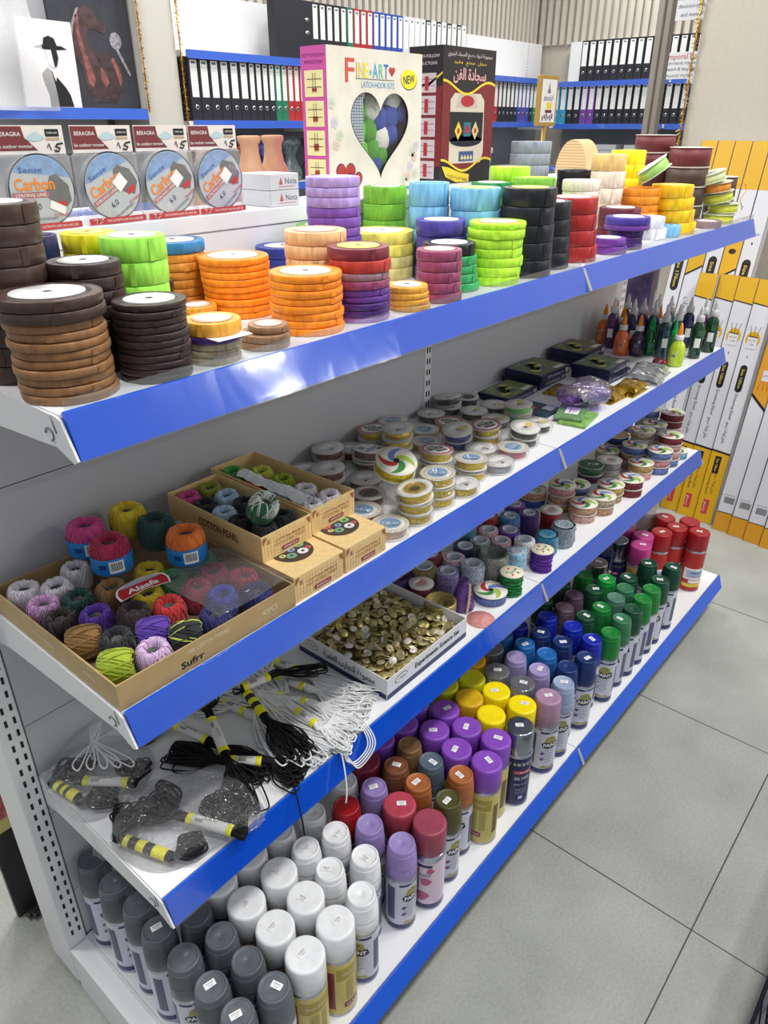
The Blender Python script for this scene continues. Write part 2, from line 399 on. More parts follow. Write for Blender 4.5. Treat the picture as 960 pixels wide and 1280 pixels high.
def satin(col, rough=0.38, streak=0.2):
    key = ('satin', tuple(col), rough)
    if key in _M: return _M[key]
    m = bpy.data.materials.new('satin_ribbon'); m.use_nodes = True; nt = m.node_tree; b = nt.nodes['Principled BSDF']
    tc = nt.nodes.new('ShaderNodeTexCoord'); g = nt.nodes.new('ShaderNodeTexGradient'); g.gradient_type = 'RADIAL'
    nt.links.new(tc.outputs['Object'], g.inputs[0])
    oi = nt.nodes.new('ShaderNodeObjectInfo')
    sx = nt.nodes.new('ShaderNodeSeparateXYZ'); nt.links.new(tc.outputs['Object'], sx.inputs[0])
    cb = nt.nodes.new('ShaderNodeCombineXYZ'); ml = nt.nodes.new('ShaderNodeMath'); ml.operation = 'MULTIPLY'; ml.inputs[1].default_value = 34
    nt.links.new(g.outputs['Fac'], ml.inputs[0]); nt.links.new(ml.outputs[0], cb.inputs[0])
    mz = nt.nodes.new('ShaderNodeMath'); mz.operation = 'MULTIPLY'; mz.inputs[1].default_value = 30
    nt.links.new(sx.outputs['Z'], mz.inputs[0]); nt.links.new(mz.outputs[0], cb.inputs[1])
    mo = nt.nodes.new('ShaderNodeMath'); mo.operation = 'MULTIPLY'; mo.inputs[1].default_value = 50
    nt.links.new(oi.outputs['Random'], mo.inputs[0]); nt.links.new(mo.outputs[0], cb.inputs[2])
    n = nt.nodes.new('ShaderNodeTexNoise'); n.inputs['Scale'].default_value = 1.0; n.inputs['Detail'].default_value = 3; nt.links.new(cb.outputs[0], n.inputs['Vector'])
    mr = nt.nodes.new('ShaderNodeMapRange'); nt.links.new(n.outputs['Fac'], mr.inputs['Value'])
    mr.inputs['From Min'].default_value = 0.3; mr.inputs['From Max'].default_value = 0.7; mr.inputs['To Min'].default_value = 1 - streak; mr.inputs['To Max'].default_value = 1 + streak
    vm = nt.nodes.new('ShaderNodeVectorMath'); vm.operation = 'SCALE'; vm.inputs[0].default_value = rgb(col)[:3]  # lighter and darker streaks in the base colour paint in the satin's moiré sheen
    nt.links.new(mr.outputs[0], vm.inputs['Scale']); nt.links.new(vm.outputs[0], b.inputs['Base Color'])
    b.inputs['Roughness'].default_value = rough; b.inputs['Sheen Weight'].default_value = 0.04; b.inputs['Anisotropic'].default_value = 0.3; b.inputs['Specular IOR Level'].default_value = 0.4
    bp = nt.nodes.new('ShaderNodeBump'); bp.inputs['Strength'].default_value = 0.25; bp.inputs['Distance'].default_value = 0.002
    nt.links.new(n.outputs['Fac'], bp.inputs['Height']); nt.links.new(bp.outputs[0], b.inputs['Normal'])
    _M[key] = m
    return m
def film(name='clear_plastic_film', gloss=0.12, rough=0.08, tint=(255, 255, 255), bump=0.6, scale=60, haze=0.0):
    key = ('film', name, gloss, tuple(tint), haze)
    if key in _M: return _M[key]
    m = bpy.data.materials.new(name); m.use_nodes = True; nt = m.node_tree; nt.nodes.clear()
    out = nt.nodes.new('ShaderNodeOutputMaterial'); tr = nt.nodes.new('ShaderNodeBsdfTransparent'); gl = nt.nodes.new('ShaderNodeBsdfGlossy'); mx = nt.nodes.new('ShaderNodeMixShader')
    tr.inputs[0].default_value = rgb(tint); gl.inputs['Roughness'].default_value = rough
    lw = nt.nodes.new('ShaderNodeLayerWeight'); lw.inputs['Blend'].default_value = 0.25
    mr = nt.nodes.new('ShaderNodeMapRange'); nt.links.new(lw.outputs['Facing'], mr.inputs['Value']); mr.inputs['To Min'].default_value = gloss; mr.inputs['To Max'].default_value = min(1, gloss * 4)
    tc = nt.nodes.new('ShaderNodeTexCoord'); n = nt.nodes.new('ShaderNodeTexNoise'); nt.links.new(tc.outputs['Object'], n.inputs['Vector']); n.inputs['Scale'].default_value = scale; n.inputs['Distortion'].default_value = 1.5
    bp = nt.nodes.new('ShaderNodeBump'); bp.inputs['Strength'].default_value = bump; bp.inputs['Distance'].default_value = 0.01
    nt.links.new(n.outputs['Fac'], bp.inputs['Height']); nt.links.new(bp.outputs[0], gl.inputs['Normal'])
    nt.links.new(mr.outputs[0], mx.inputs[0]); nt.links.new(tr.outputs[0], mx.inputs[1]); nt.links.new(gl.outputs[0], mx.inputs[2])
    last = mx
    if haze:
        df = nt.nodes.new('ShaderNodeBsdfDiffuse'); df.inputs[0].default_value = (0.9, 0.9, 0.9, 1); m2 = nt.nodes.new('ShaderNodeMixShader'); m2.inputs[0].default_value = haze
        nt.links.new(mx.outputs[0], m2.inputs[1]); nt.links.new(df.outputs[0], m2.inputs[2]); last = m2
    nt.links.new(last.outputs[0], out.inputs[0])
    _M[key] = m
    return m
def glow(name, col, s):
    m = bpy.data.materials.new(name); m.use_nodes = True; b = m.node_tree.nodes['Principled BSDF']
    b.inputs['Emission Color'].default_value = rgb(col); b.inputs['Emission Strength'].default_value = s
    return m

class MB:
    """collects shapes into one mesh; every add takes a material slot index"""
    def __init__(s): s.v = []; s.f = []; s.m = []; s.sm = []
    def add(s, verts, faces, mi=0, smooth=False, T=None):
        o = len(s.v)
        if T is not None: verts = [T @ Vector(v) for v in verts]
        s.v += [tuple(v) for v in verts]
        for f in faces: s.f.append(tuple(i + o for i in f)); s.m.append(mi); s.sm.append(smooth)
        return s
    def box(s, x0, x1, y0, y1, z0, z1, mi=0, T=None):
        v = [(x, y, z) for z in (z0, z1) for y in (y0, y1) for x in (x0, x1)]
        f = [(0, 2, 3, 1), (4, 5, 7, 6), (0, 1, 5, 4), (2, 6, 7, 3), (0, 4, 6, 2), (1, 3, 7, 5)]
        return s.add(v, f, mi, False, T)
    def bbox(s, x0, x1, y0, y1, z0, z1, mi=0, b=0.003, T=None):
        """box with chamfered vertical and top edges"""
        ring = lambda d, z: [(x0 + d + b, y0 + d, z), (x1 - d - b, y0 + d, z), (x1 - d, y0 + d + b, z), (x1 - d, y1 - d - b, z), (x1 - d - b, y1 - d, z), (x0 + d + b, y1 - d, z), (x0 + d, y1 - d - b, z), (x0 + d, y0 + d + b, z)]
        rs = [ring(b * .6, z0), ring(0, z0 + b * .6), ring(0, z1 - b * .6), ring(b * .6, z1)]
        v = [p for r in rs for p in r]; f = []
        for k in range(3):
            for i in range(8): f.append((k * 8 + i, k * 8 + (i + 1) % 8, (k + 1) * 8 + (i + 1) % 8, (k + 1) * 8 + i))
        f.append(tuple(range(7, -1, -1))); f.append(tuple(range(24, 32)))
        return s.add(v, f, mi, False, T)
    def lathe(s, prof, seg=32, mi=0, T=None, smooth=True, cap=True, mis=None):
        v = []; f = []
        for r, z in prof:
            for i in range(seg): a = 2 * PI * i / seg; v.append((r * math.cos(a), r * math.sin(a), z))
        o = len(s.v)
        for k in range(len(prof) - 1):
            ff = [(k * seg + i, k * seg + (i + 1) % seg, (k + 1) * seg + (i + 1) % seg, (k + 1) * seg + i) for i in range(seg)]
            f.append((ff, mis[k] if mis else mi))
        if T is not None: v = [T @ Vector(p) for p in v]
        s.v += [tuple(p) for p in v]
        for ff, m_ in f:
            for q in ff: s.f.append(tuple(i + o for i in q)); s.m.append(m_); s.sm.append(smooth)
        if cap:
            if prof[0][0] > 1e-6: s.f.append(tuple(o + i for i in range(seg - 1, -1, -1))); s.m.append(mis[0] if mis else mi); s.sm.append(False)
            if prof[-1][0] > 1e-6: n = (len(prof) - 1) * seg; s.f.append(tuple(o + n + i for i in range(seg))); s.m.append(mis[-1] if mis else mi); s.sm.append(False)
        return s
    def tube(s, pts, r, sides=6, mi=0, closed=False, T=None):
        pts = [Vector(p) for p in pts]; n = len(pts)
        if n < 2: return s
        v = []; up = Vector((0, 0, 1)); prev = None
        for i in range(n):
            a = pts[(i - 1) % n] if (closed or i > 0) else pts[i]; b = pts[(i + 1) % n] if (closed or i < n - 1) else pts[i]
            t = (b - a)
            if t.length < 1e-9: t = Vector((1, 0, 0))
            t.normalize()
            if prev is None: q = t.cross(up if abs(t.z) < .9 else Vector((1, 0, 0)))
            else: q = prev - t * prev.dot(t)
            if q.length < 1e-6: q = t.cross(Vector((1, 0, 0.3)))
            q.normalize(); prev = q; u = t.cross(q)
            rr = r[i] if isinstance(r, (list, tuple)) else r
            for k in range(sides): an = 2 * PI * k / sides; v.append(pts[i] + q * (rr * math.cos(an)) + u * (rr * math.sin(an)))
        f = []
        for i in range(n if closed else n - 1):
            j = (i + 1) % n
            for k in range(sides): f.append((i * sides + k, i * sides + (k + 1) % sides, j * sides + (k + 1) % sides, j * sides + k))
        if not closed: f.append(tuple(range(sides - 1, -1, -1))); f.append(tuple((n - 1) * sides + k for k in range(sides)))
        return s.add(v, f, mi, True, T)
    def flat(s, pts, fn, mi=0):
        """a thin printed shape: 2D outline mapped by fn(x, y) -> 3D"""
        return s.add([fn(x, y) for x, y in pts], [tuple(range(len(pts)))], mi)
    def rect(s, x0, x1, y0, y1, fn, mi=0, nx=1):
        for i in range(nx):
            a = x0 + (x1 - x0) * i / nx; b = x0 + (x1 - x0) * (i + 1) / nx
            s.flat([(a, y0), (b, y0), (b, y1), (a, y1)], fn, mi)
        return s
    def wflat(s, pts, fn, mi=0, n=10):
        """a printed shape on a curved face: cut into narrow upright slices so that it follows the curve"""
        x0 = min(p[0] for p in pts); x1 = max(p[0] for p in pts); m = len(pts)
        def span(x):
            ys = []
            for i in range(m):
                (ax, ay), (bx, by) = pts[i], pts[(i + 1) % m]
                if (ax - x) * (bx - x) <= 0 and abs(ax - bx) > 1e-9: ys.append(ay + (by - ay) * (x - ax) / (bx - ax))
            return (min(ys), max(ys)) if ys else (0, 0)
        e = (x1 - x0) * 1e-4
        for i in range(n):
            a = x0 + (x1 - x0) * i / n + e; b = x0 + (x1 - x0) * (i + 1) / n - e; la, ha = span(a); lb, hb = span(b)
            s.add([fn(a, la), fn(b, lb), fn(b, hb), fn(a, ha)], [(0, 1, 2, 3)], mi)
        return s
    def disc(s, cx, cy, rx, ry, fn, mi=0, n=24, rot=0):
        return s.flat([(cx + rx * math.cos(2 * PI * i / n + rot), cy + ry * math.sin(2 * PI * i / n + rot)) for i in range(n)], fn, mi)
    def text(s, body, size, cx, cy, fn, mi=0, align='CENTER', rot=0, width=None, bold=0.0):
        V, F = text_mesh(body, bold)
        if not V: return s
        x0 = min(p[0] for p in V); x1 = max(p[0] for p in V)
        k = size; kx = size
        if width: kx = width / max(1e-6, x1 - x0)
        ox = -(x0 + x1) / 2 if align == 'CENTER' else -x0
        cr, sr = math.cos(rot), math.sin(rot)
        out = []
        for x, y in V:
            px = (x + ox) * kx; py = (y - 0.35) * k
            out.append(fn(cx + px * cr - py * sr, cy + px * sr + py * cr))
        return s.add(out, F, mi)
    def build(s, name, mats, parent=None, link=True):
        me = s.mesh(name, mats)
        o = bpy.data.objects.new(name, me)
        if link: C.objects.link(o)
        if parent: o.parent = parent
        return o
    def mesh(s, name, mats):
        me = bpy.data.meshes.new(name); me.from_pydata(s.v, [], s.f)
        if not isinstance(mats, (list, tuple)): mats = [mats]
        for m in mats: me.materials.append(m)
        me.polygons.foreach_set('material_index', s.m); me.polygons.foreach_set('use_smooth', s.sm)
        me.update()
        return me
_T = {}
def text_mesh(body, bold=0.0):
    if (body, bold) in _T: return _T[(body, bold)]
    c = bpy.data.curves.new('t', 'FONT'); c.body = body; c.resolution_u = 2; c.offset = bold
    o = bpy.data.objects.new('t', c); C.objects.link(o)
    dg = bpy.context.evaluated_depsgraph_get(); me = bpy.data.meshes.new_from_object(o.evaluated_get(dg))
    V = [(v.co.x, v.co.y) for v in me.vertices]; F = [tuple(f.vertices) for f in me.polygons]
    bpy.data.meshes.remove(me); bpy.data.objects.remove(o); bpy.data.curves.remove(c)
    _T[(body, bold)] = (V, F)
    return V, F
# joined Arabic letters: isolated form, number of forms
_AR = {'ا': (0xFE8D, 2), 'أ': (0xFE83, 2), 'ب': (0xFE8F, 4), 'ة': (0xFE93, 2), 'ت': (0xFE95, 4), 'ث': (0xFE99, 4), 'ج': (0xFE9D, 4), 'ح': (0xFEA1, 4), 'خ': (0xFEA5, 4), 'د': (0xFEA9, 2), 'ذ': (0xFEAB, 2),
       'ر': (0xFEAD, 2), 'ز': (0xFEAF, 2), 'س': (0xFEB1, 4), 'ش': (0xFEB5, 4), 'ص': (0xFEB9, 4), 'ض': (0xFEBD, 4), 'ط': (0xFEC1, 4), 'ع': (0xFEC9, 4), 'غ': (0xFECD, 4), 'ف': (0xFED1, 4), 'ق': (0xFED5, 4),
       'ك': (0xFED9, 4), 'ل': (0xFEDD, 4), 'م': (0xFEE1, 4), 'ن': (0xFEE5, 4), 'ه': (0xFEE9, 4), 'و': (0xFEED, 2), 'ي': (0xFEF1, 4)}
def arabic(t):
    out = []
    for i, ch in enumerate(t):
        if ch not in _AR: out.append(ch); continue
        base, n = _AR[ch]
        pj = i > 0 and t[i - 1] in _AR and _AR[t[i - 1]][1] == 4
        nj = n == 4 and i < len(t) - 1 and t[i + 1] in _AR
        k = 3 if (pj and nj) else 1 if pj else 2 if nj else 0
        out.append(chr(base + k))
    return ''.join(reversed(out))
def wrap(r, z0=0.0, a0=0.0):
    """paper wrapped on a cylinder of radius r: x runs round it, y is the height"""
    return lambda x, y: (r * math.sin(x / r + a0), -r * math.cos(x / r + a0), z0 + y)
def on_xz(x0, y0, z0, T=None):
    return (lambda x, y: T @ Vector((x0 + x, y0, z0 + y))) if T else (lambda x, y: (x0 + x, y0, z0 + y))
def on_top(z, x0=0, y0=0, rot=0):
    c_, s_ = math.cos(rot), math.sin(rot)
    return lambda x, y: (x0 + x * c_ - y * s_, y0 + x * s_ + y * c_, z)
def empty(name, loc=(0, 0, 0), rz=0):
    o = bpy.data.objects.new(name, None); C.objects.link(o); o.location = loc; o.rotation_euler = (0, 0, rz); o.empty_display_size = 0.02
    return o
THINGS = []
def tag(o, label, cat, group=None, kind=None):
    o['label'] = label; o['category'] = cat
    if group: o['group'] = group
    if kind: o['kind'] = kind
    THINGS.append(o)
    return o
def struct(o):
    o['kind'] = 'structure'; return o
def inst(src, loc=None, rot=None, scale=None):
    """a copy of a thing with copies of its parts and sub-parts"""
    def cp(a, par):
        b = a.copy(); C.objects.link(b)
        if par: b.parent = par
        for ch in kids.get(a.name, ()): cp(ch, b)
        return b
    kids = KIDS.get(src.name)
    if kids is None:
        kids = {}
        def walk(a):
            kids[a.name] = [c for c in a.children]
            for c in a.children: walk(c)
        walk(src); KIDS[src.name] = kids
    o = cp(src, None)
    if loc is not None: o.location = loc
    if rot is not None: o.rotation_euler = rot
    if scale is not None: o.scale = scale
    return o
KIDS = {}
def kill(src):
    """take a finished pattern piece out of the scene again"""
    for ch in list(src.children): kill(ch)
    bpy.data.objects.remove(src)
def face_cam(x, y, j=0.5): # turn a label (printed on the -y side) towards the aisle end the shopper stands at
    return math.atan2(-0.9599 - y, -0.283 - x) + PI / 2 + random.uniform(-j, j)
ORD = ['first', 'second', 'third', 'fourth', 'fifth', 'sixth', 'seventh', 'eighth', 'ninth', 'tenth', 'eleventh', 'twelfth', 'thirteenth', 'fourteenth', 'fifteenth', 'sixteenth', 'seventeenth', 'eighteenth', 'nineteenth', 'twentieth']
Z1, Z2, Z3, Z4 = 1.2101, 0.8564, 0.5279, 0.1212
D1, D2, D3, D4 = 0.338, 0.333, 0.3295, 0.474
WHITE = mat('white_paint', (226, 227, 229), 0.35)
PAPER = mat('white_paper', (238, 238, 236), 0.6)
STICK = mat('price_label_paper', (240, 240, 240), 0.5)
INK = mat('black_ink', (22, 22, 26), 0.6)
GREYINK = mat('grey_ink', (110, 112, 125), 0.6)

# ---------------------------------------------------------------- the room
def floor_material():
    m = bpy.data.materials.new('grey_porcelain_tiles'); m.use_nodes = True; nt = m.node_tree; b = nt.nodes['Principled BSDF']; L = nt.links.new
    tc = nt.nodes.new('ShaderNodeTexCoord')
    n1 = nt.nodes.new('ShaderNodeTexNoise'); n1.inputs['Scale'].default_value = 5; n1.inputs['Detail'].default_value = 6; L(tc.outputs['Object'], n1.inputs['Vector'])
    n2 = nt.nodes.new('ShaderNodeTexNoise'); n2.inputs['Scale'].default_value = 160; n2.inputs['Detail'].default_value = 2; L(tc.outputs['Object'], n2.inputs['Vector'])
    r1 = nt.nodes.new('ShaderNodeValToRGB'); r1.color_ramp.elements[0].position = .3; r1.color_ramp.elements[0].color = rgb((150, 153, 146)); r1.color_ramp.elements[1].position = .7; r1.color_ramp.elements[1].color = rgb((168, 171, 164)); L(n1.outputs['Fac'], r1.inputs[0])
    mr = nt.nodes.new('ShaderNodeMapRange'); mr.inputs['From Min'].default_value = .3; mr.inputs['From Max'].default_value = .7; mr.inputs['To Min'].default_value = .9; mr.inputs['To Max'].default_value = 1.08; L(n2.outputs['Fac'], mr.inputs['Value'])
    vm = nt.nodes.new('ShaderNodeVectorMath'); vm.operation = 'SCALE'; L(r1.outputs[0], vm.inputs[0]); L(mr.outputs[0], vm.inputs['Scale'])
    sp = nt.nodes.new('ShaderNodeSeparateXYZ'); L(tc.outputs['Object'], sp.inputs[0])
    fac = None
    for ax, off in (('X', 0.821), ('Y', -0.8385)):
        a = nt.nodes.new('ShaderNodeMath'); a.operation = 'SUBTRACT'; L(sp.outputs[ax], a.inputs[0]); a.inputs[1].default_value = off
        d = nt.nodes.new('ShaderNodeMath'); d.operation = 'PINGPONG'; L(a.outputs[0], d.inputs[0]); d.inputs[1].default_value = 0.3
        c = nt.nodes.new('ShaderNodeMath'); c.operation = 'LESS_THAN'; L(d.outputs[0], c.inputs[0]); c.inputs[1].default_value = 0.0014
        if fac is None: fac = c
        else:
            mx = nt.nodes.new('ShaderNodeMath'); mx.operation = 'MAXIMUM'; L(fac.outputs[0], mx.inputs[0]); L(c.outputs[0], mx.inputs[1]); fac = mx
    mix = nt.nodes.new('ShaderNodeMix'); mix.data_type = 'RGBA'; L(fac.outputs[0], mix.inputs[0]); L(vm.outputs[0], mix.inputs[6]); mix.inputs[7].default_value = rgb((42, 42, 40))
    L(mix.outputs[2], b.inputs['Base Color']); b.inputs['Roughness'].default_value = .42
    bp = nt.nodes.new('ShaderNodeBump'); bp.inputs['Strength'].default_value = .15; bp.inputs['Distance'].default_value = .002; L(n2.outputs['Fac'], bp.inputs['Height']); L(bp.outputs[0], b.inputs['Normal'])
    return m
struct(MB().box(-2.5, 11, -10.0, 4.0, -0.05, 0).build('floor', floor_material()))
# slatted upper wall round the corner, plain wall below
SLAT = mat('beige_wall_slats', (196, 190, 178), 0.6); GROOVE = mat('slat_groove', (120, 114, 104), 0.8)
BEIGE = mat('beige_wall_paint', (188, 181, 168), 0.75, noise_amt=.03, noise_scale=60, bump=.25, bump_scale=400)
b = MB(); b.box(-2.5, 7.3, 3.42, 3.5, 0, 3.4, 0)
x = -1.0
while x < 7.14: b.box(x, x + .042, 3.385, 3.43, 2.12, 3.4, 1); x += .075
struct(b.build('wall_back', [BEIGE, SLAT]))
b = MB(); b.box(7.22, 7.3, -2.0, 3.42, 0, 3.4, 0)
y = 3.38
while y > -.4: b.box(7.18, 7.23, y - .042, y, 2.12, 3.4, 1); y -= .075
struct(b.build('wall_far', [BEIGE, SLAT]))
struct(MB().box(3.07, 3.18, -2.6, 0.282, 0, 3.2).build('wall_right', BEIGE))
struct(MB().box(2.372, 2.60, 2.98, 3.325, 0, 3.2).build('wall_pillar', mat('pillar_paint', (196, 192, 184), 0.7)))
# steel post of the glass partition
STEELB = mat('brushed_bronze_metal', (150, 142, 132), 0.45, 0.3)
b = MB(); b.bbox(3.48, 3.53, .578, .640, 0, 3.0, 0); b.box(3.476, 3.481, .604, .612, 0, 3.0, 1)
tag(b.build('partition_post', [STEELB, mat('post_groove', (92, 86, 80), .6)]), 'tall bronze grey metal post standing beyond the red ribbon reels', 'post')
# gold tinsel garlands fixed to the edges of the pillar and the right wall
def garland(x, y, z0, z1, label, n=800):
    b = MB(); random.seed(int(x * 100))
    for i in range(n):
        z = random.uniform(z0, z1); a = random.uniform(0, 2 * PI); l = random.uniform(.012, .022); t = random.uniform(-.6, .6)
        d = Vector((math.cos(a), math.sin(a), t)).normalized() * l; s = Vector((-math.sin(a), math.cos(a), 0)) * .0028
        p = Vector((x, y, z)); b.add([p - s, p + s, p + d + s, p + d - s], [(0, 1, 2, 3)], 0 if random.random() < .8 else 1)
    b.tube([(x, y, z0), (x, y, z1)], .003, 6, 0)
    tag(b.build('tinsel_garland', [mat('gold_tinsel', (226, 180, 70), .25, .9), mat('pale_tinsel', (235, 225, 160), .3, .7)]), label, 'garland', 'gold tinsel garlands')
garland(2.366, 2.955, 1.50, 2.4, 'gold tinsel garland on the pillar edge beside the dark horse painting')
garland(2.612, 2.955, 1.2, 2.4, 'gold tinsel garland on the pillar edge beside the binder shelves')
garland(3.06, .296, .9, 2.4, 'gold tinsel garland down the free edge of the beige wall')

# ---------------------------------------------------------------- shelving behind
BLUE = mat('blue_price_rail', (0, 88, 216), 0.3, coat=.35, spec=.25, noise_amt=.04, noise_scale=25)
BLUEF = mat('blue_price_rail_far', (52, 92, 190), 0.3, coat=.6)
SHELFW = mat('shelf_white_enamel', (232, 233, 235), 0.3)
SHELFG = mat('shelf_panel_grey', (176, 178, 182), 0.5)
RAILCAP = mat('rail_clear_cover', (225, 235, 250), 0.1)
def rail(b, x0, x1, y, z, mi=0, d=.0196, h=.0400, ax='x'):
    """slanted price rail with a small lip, facing -y (or -x)"""
    pr = [(0, .001), (.003, .004), (.0055, .0035), (d, -h), (d + .001, -h - .003), (d - .003, -h - .0035), (d - .0045, -h + .0), (.002, -.002)]
    v = []
    for x in (x0, x1):
        for p, q in pr: v.append((x, y - p, z + q) if ax == 'x' else (y - p, x, z + q))
    n = len(pr); f = [(i, (i + 1) % n, n + (i + 1) % n, n + i) for i in range(n)] + [tuple(range(n - 1, -1, -1)), tuple(range(n, 2 * n))]
    b.add(v, f, mi)
g = empty('wall_shelving', (2.65, 3.0, 0)); tag(g, 'long white shelving with blue price rails filled with binders', 'shelving')
def rel(o, r): o.parent = r; o.matrix_parent_inverse = Matrix.Translation(-Vector(r.location)); return o
rel(MB().box(2.65, 7.17, 3.33, 3.38, 0, 2.13).build('back_panel', SHELFW), g)
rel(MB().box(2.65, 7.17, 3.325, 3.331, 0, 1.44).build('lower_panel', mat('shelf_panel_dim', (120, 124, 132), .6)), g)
for z, dd in ((1.81, 3.0), (1.46, 3.0), (1.10, 2.95), (.7, 2.95)):
    o = rel(MB().box(2.65, 6.83, dd, 3.33, z - .03, z).build('shelf_board', SHELFW), g)
    for k in range(4):
        xa = 2.68 + k * 1.04
        b = MB(); rail(b, xa, xa + 1.02, dd - .001, z, 0, .012, .036)
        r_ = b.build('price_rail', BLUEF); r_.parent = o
for k in range(5):
    xx = 2.65 + k * 1.04
    rel(MB().box(xx, xx + .02, 3.02, 3.325, 1.40, 1.43).build('bracket', SHELFW), g)
b = MB()
for k in range(5):
    xx = 2.75 + k * 1.04
    for j in range(40): b.box(xx, xx + .004, 3.3285, 3.3305, 1.15 + j * .025, 1.162 + j * .025)
rel(b.build('slots', INK), g)
g2 = empty('wall_shelving', (6.83, 1.4, 0)); tag(g2, 'white shelving along the far end wall with black binders on two shelves', 'shelving')
rel(MB().box(7.13, 7.17, -.3, 3.0, 0, 2.13).build('back_panel', SHELFW), g2)
for z in (1.79, 1.445, 1.08):
    o = rel(MB().box(6.83, 7.13, -.3, 2.985, z - .03, z).build('shelf_board', SHELFW), g2)
    for k in range(3):
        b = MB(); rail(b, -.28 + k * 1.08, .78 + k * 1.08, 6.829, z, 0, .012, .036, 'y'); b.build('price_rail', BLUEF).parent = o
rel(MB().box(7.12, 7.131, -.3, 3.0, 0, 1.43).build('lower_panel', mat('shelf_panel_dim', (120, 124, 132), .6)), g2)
# art shelf at the left
g3 = empty('art_shelving', (1.3, 3.0, 0)); tag(g3, 'white display shelving with a blue rail carrying the painted canvases', 'shelving')
rel(MB().box(.6, 2.33, 3.33, 3.38, 0, 2.4).build('back_panel', mat('panel_pale', (205, 205, 210), .6)), g3)
for z in (1.513, 1.05):
    o = rel(MB().box(.6, 2.355, 2.96, 3.33, z - .03, z).build('shelf_board', SHELFG), g3)
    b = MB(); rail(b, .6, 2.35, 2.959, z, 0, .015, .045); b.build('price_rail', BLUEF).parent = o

# binders: one pattern per width and colour
def make_binder(col, wdt, pocket):
    b = MB(); b.bbox(0, wdt, 0, .28, 0, .318, 0, .0025)
    o = b.build('lever_arch_binder', mat('binder_cover', col, .5))
    q = MB(); q.rect(wdt * .16, wdt * .84, .12 if wdt > .06 else .115, .305, on_xz(0, -.0008, 0), 0)
    for k in range(9): q.rect(wdt * .24, wdt * .76, .14 + k * .016, .1408 + k * .016, on_xz(0, -.0012, 0), 1)
    q.rect(wdt * .3, wdt * .7, .286, .298, on_xz(0, -.0012, 0), 1)
    q.build('spine_label', [PAPER, GREYINK], o)
    r_ = MB()
    T = Matrix.Translation((wdt / 2, -.001, .07)) @ Matrix.Rotation(PI / 2, 4, 'X')
    r_.lathe([(.007, 0), (.0125, 0), (.0125, .003), (.007, .003)], 16, 0, T, cap=False); r_.disc(0, 0, .007, .007, lambda x, y: (wdt / 2 + x, -.0014, .07 + y), 1, 12)
    r_.build('finger_ring', [mat('nickel_ring', (205, 205, 210), .25, .9), INK], o)
    return o
BC = dict(black=(38, 39, 46), green=(36, 120, 88), red=(176, 48, 50), blue=(50, 80, 170), white=(215, 216, 220), cyan=(60, 150, 190), purple=(112, 66, 150), lime=(120, 190, 70), teal=(40, 130, 140))
_B = {}
def binder(colname, x, y, z, wdt, rz, where):
    k = (colname, wdt)
    if k not in _B: _B[k] = make_binder(BC[colname], wdt, 0)
    o = inst(_B[k], (x, y, z), (0, 0, rz)); tag(o, '%s lever arch binder %s' % (colname, where), 'binder', 'binders on the shelves behind')
    return o
x = 2.70
for i, c_ in enumerate(['black'] * 6): binder(c_, x, 3.02, 1.462, .070, 0, 'with wide spine near the pillar'); x += .0735
for c_ in ['black'] * 4 + ['green'] * 2 + ['red'] * 3 + ['blue'] * 3: binder(c_, x, 3.02, 1.462, .050, 0, 'with narrow spine on the middle shelf'); x += .0535
x = 5.55
for c_ in ['green', 'red', 'red', 'red', 'white', 'red', 'black', 'black', 'black', 'black', 'black', 'blue', 'purple', 'blue', 'black', 'green', 'lime', 'cyan']: binder(c_, x, 3.02, 1.462, .062, 0, 'on the middle shelf by the corner'); x += .0665
# upper shelf
o = MB(); o.bbox(3.385, 3.70, 3.02, 3.09, 1.812, 2.13, 0, .002)
for zz in (1.99, 2.06): o.add([], [])
t = o.build('lever_arch_binder', mat('binder_cover', BC['black'], .5)); tag(t, 'black binder turned to show its broad cover on the top shelf', 'binder', 'binders on the shelves behind')
for zz in (1.96, 2.03):
    q = MB()
    for dx in (.27,): q.lathe([(.001, 0), (.011, 0), (.011, .004), (.001, .004)], 14, 0, Matrix.Translation((3.385 + dx, 3.02, zz)) @ Matrix.Rotation(PI / 2, 4, 'X') @ Matrix.Scale(1.5, 4, (1, 0, 0)))
    q.build('rivet', mat('nickel_ring', (205, 205, 210), .25, .9), t)
x = 3.70
for c_ in ['black'] * 5 + ['green', 'red', 'red', 'red', 'blue', 'blue', 'blue', 'blue', 'blue', 'white', 'white', 'white', 'white', 'black', 'white', 'black', 'white', 'black', 'white', 'black', 'white']:
    binder(c_, x, 3.02, 1.812, .062, 0, 'in the long top shelf row'); x += .0665
y = 2.74
for i in range(26):
    if i < 10 or i > 10: binder('black', 6.85, y, 1.792, .070, -PI / 2, 'on the end wall top shelf'); 
    y -= .0745
y = 2.98
for c_ in ['cyan', 'cyan', 'black', 'black', 'purple', 'purple'] + ['black'] * 12: binder(c_, 6.85, y, 1.447, .066, -PI / 2, 'on the end wall lower shelf'); y -= .0715
for k in list(_B.values()): kill(k)

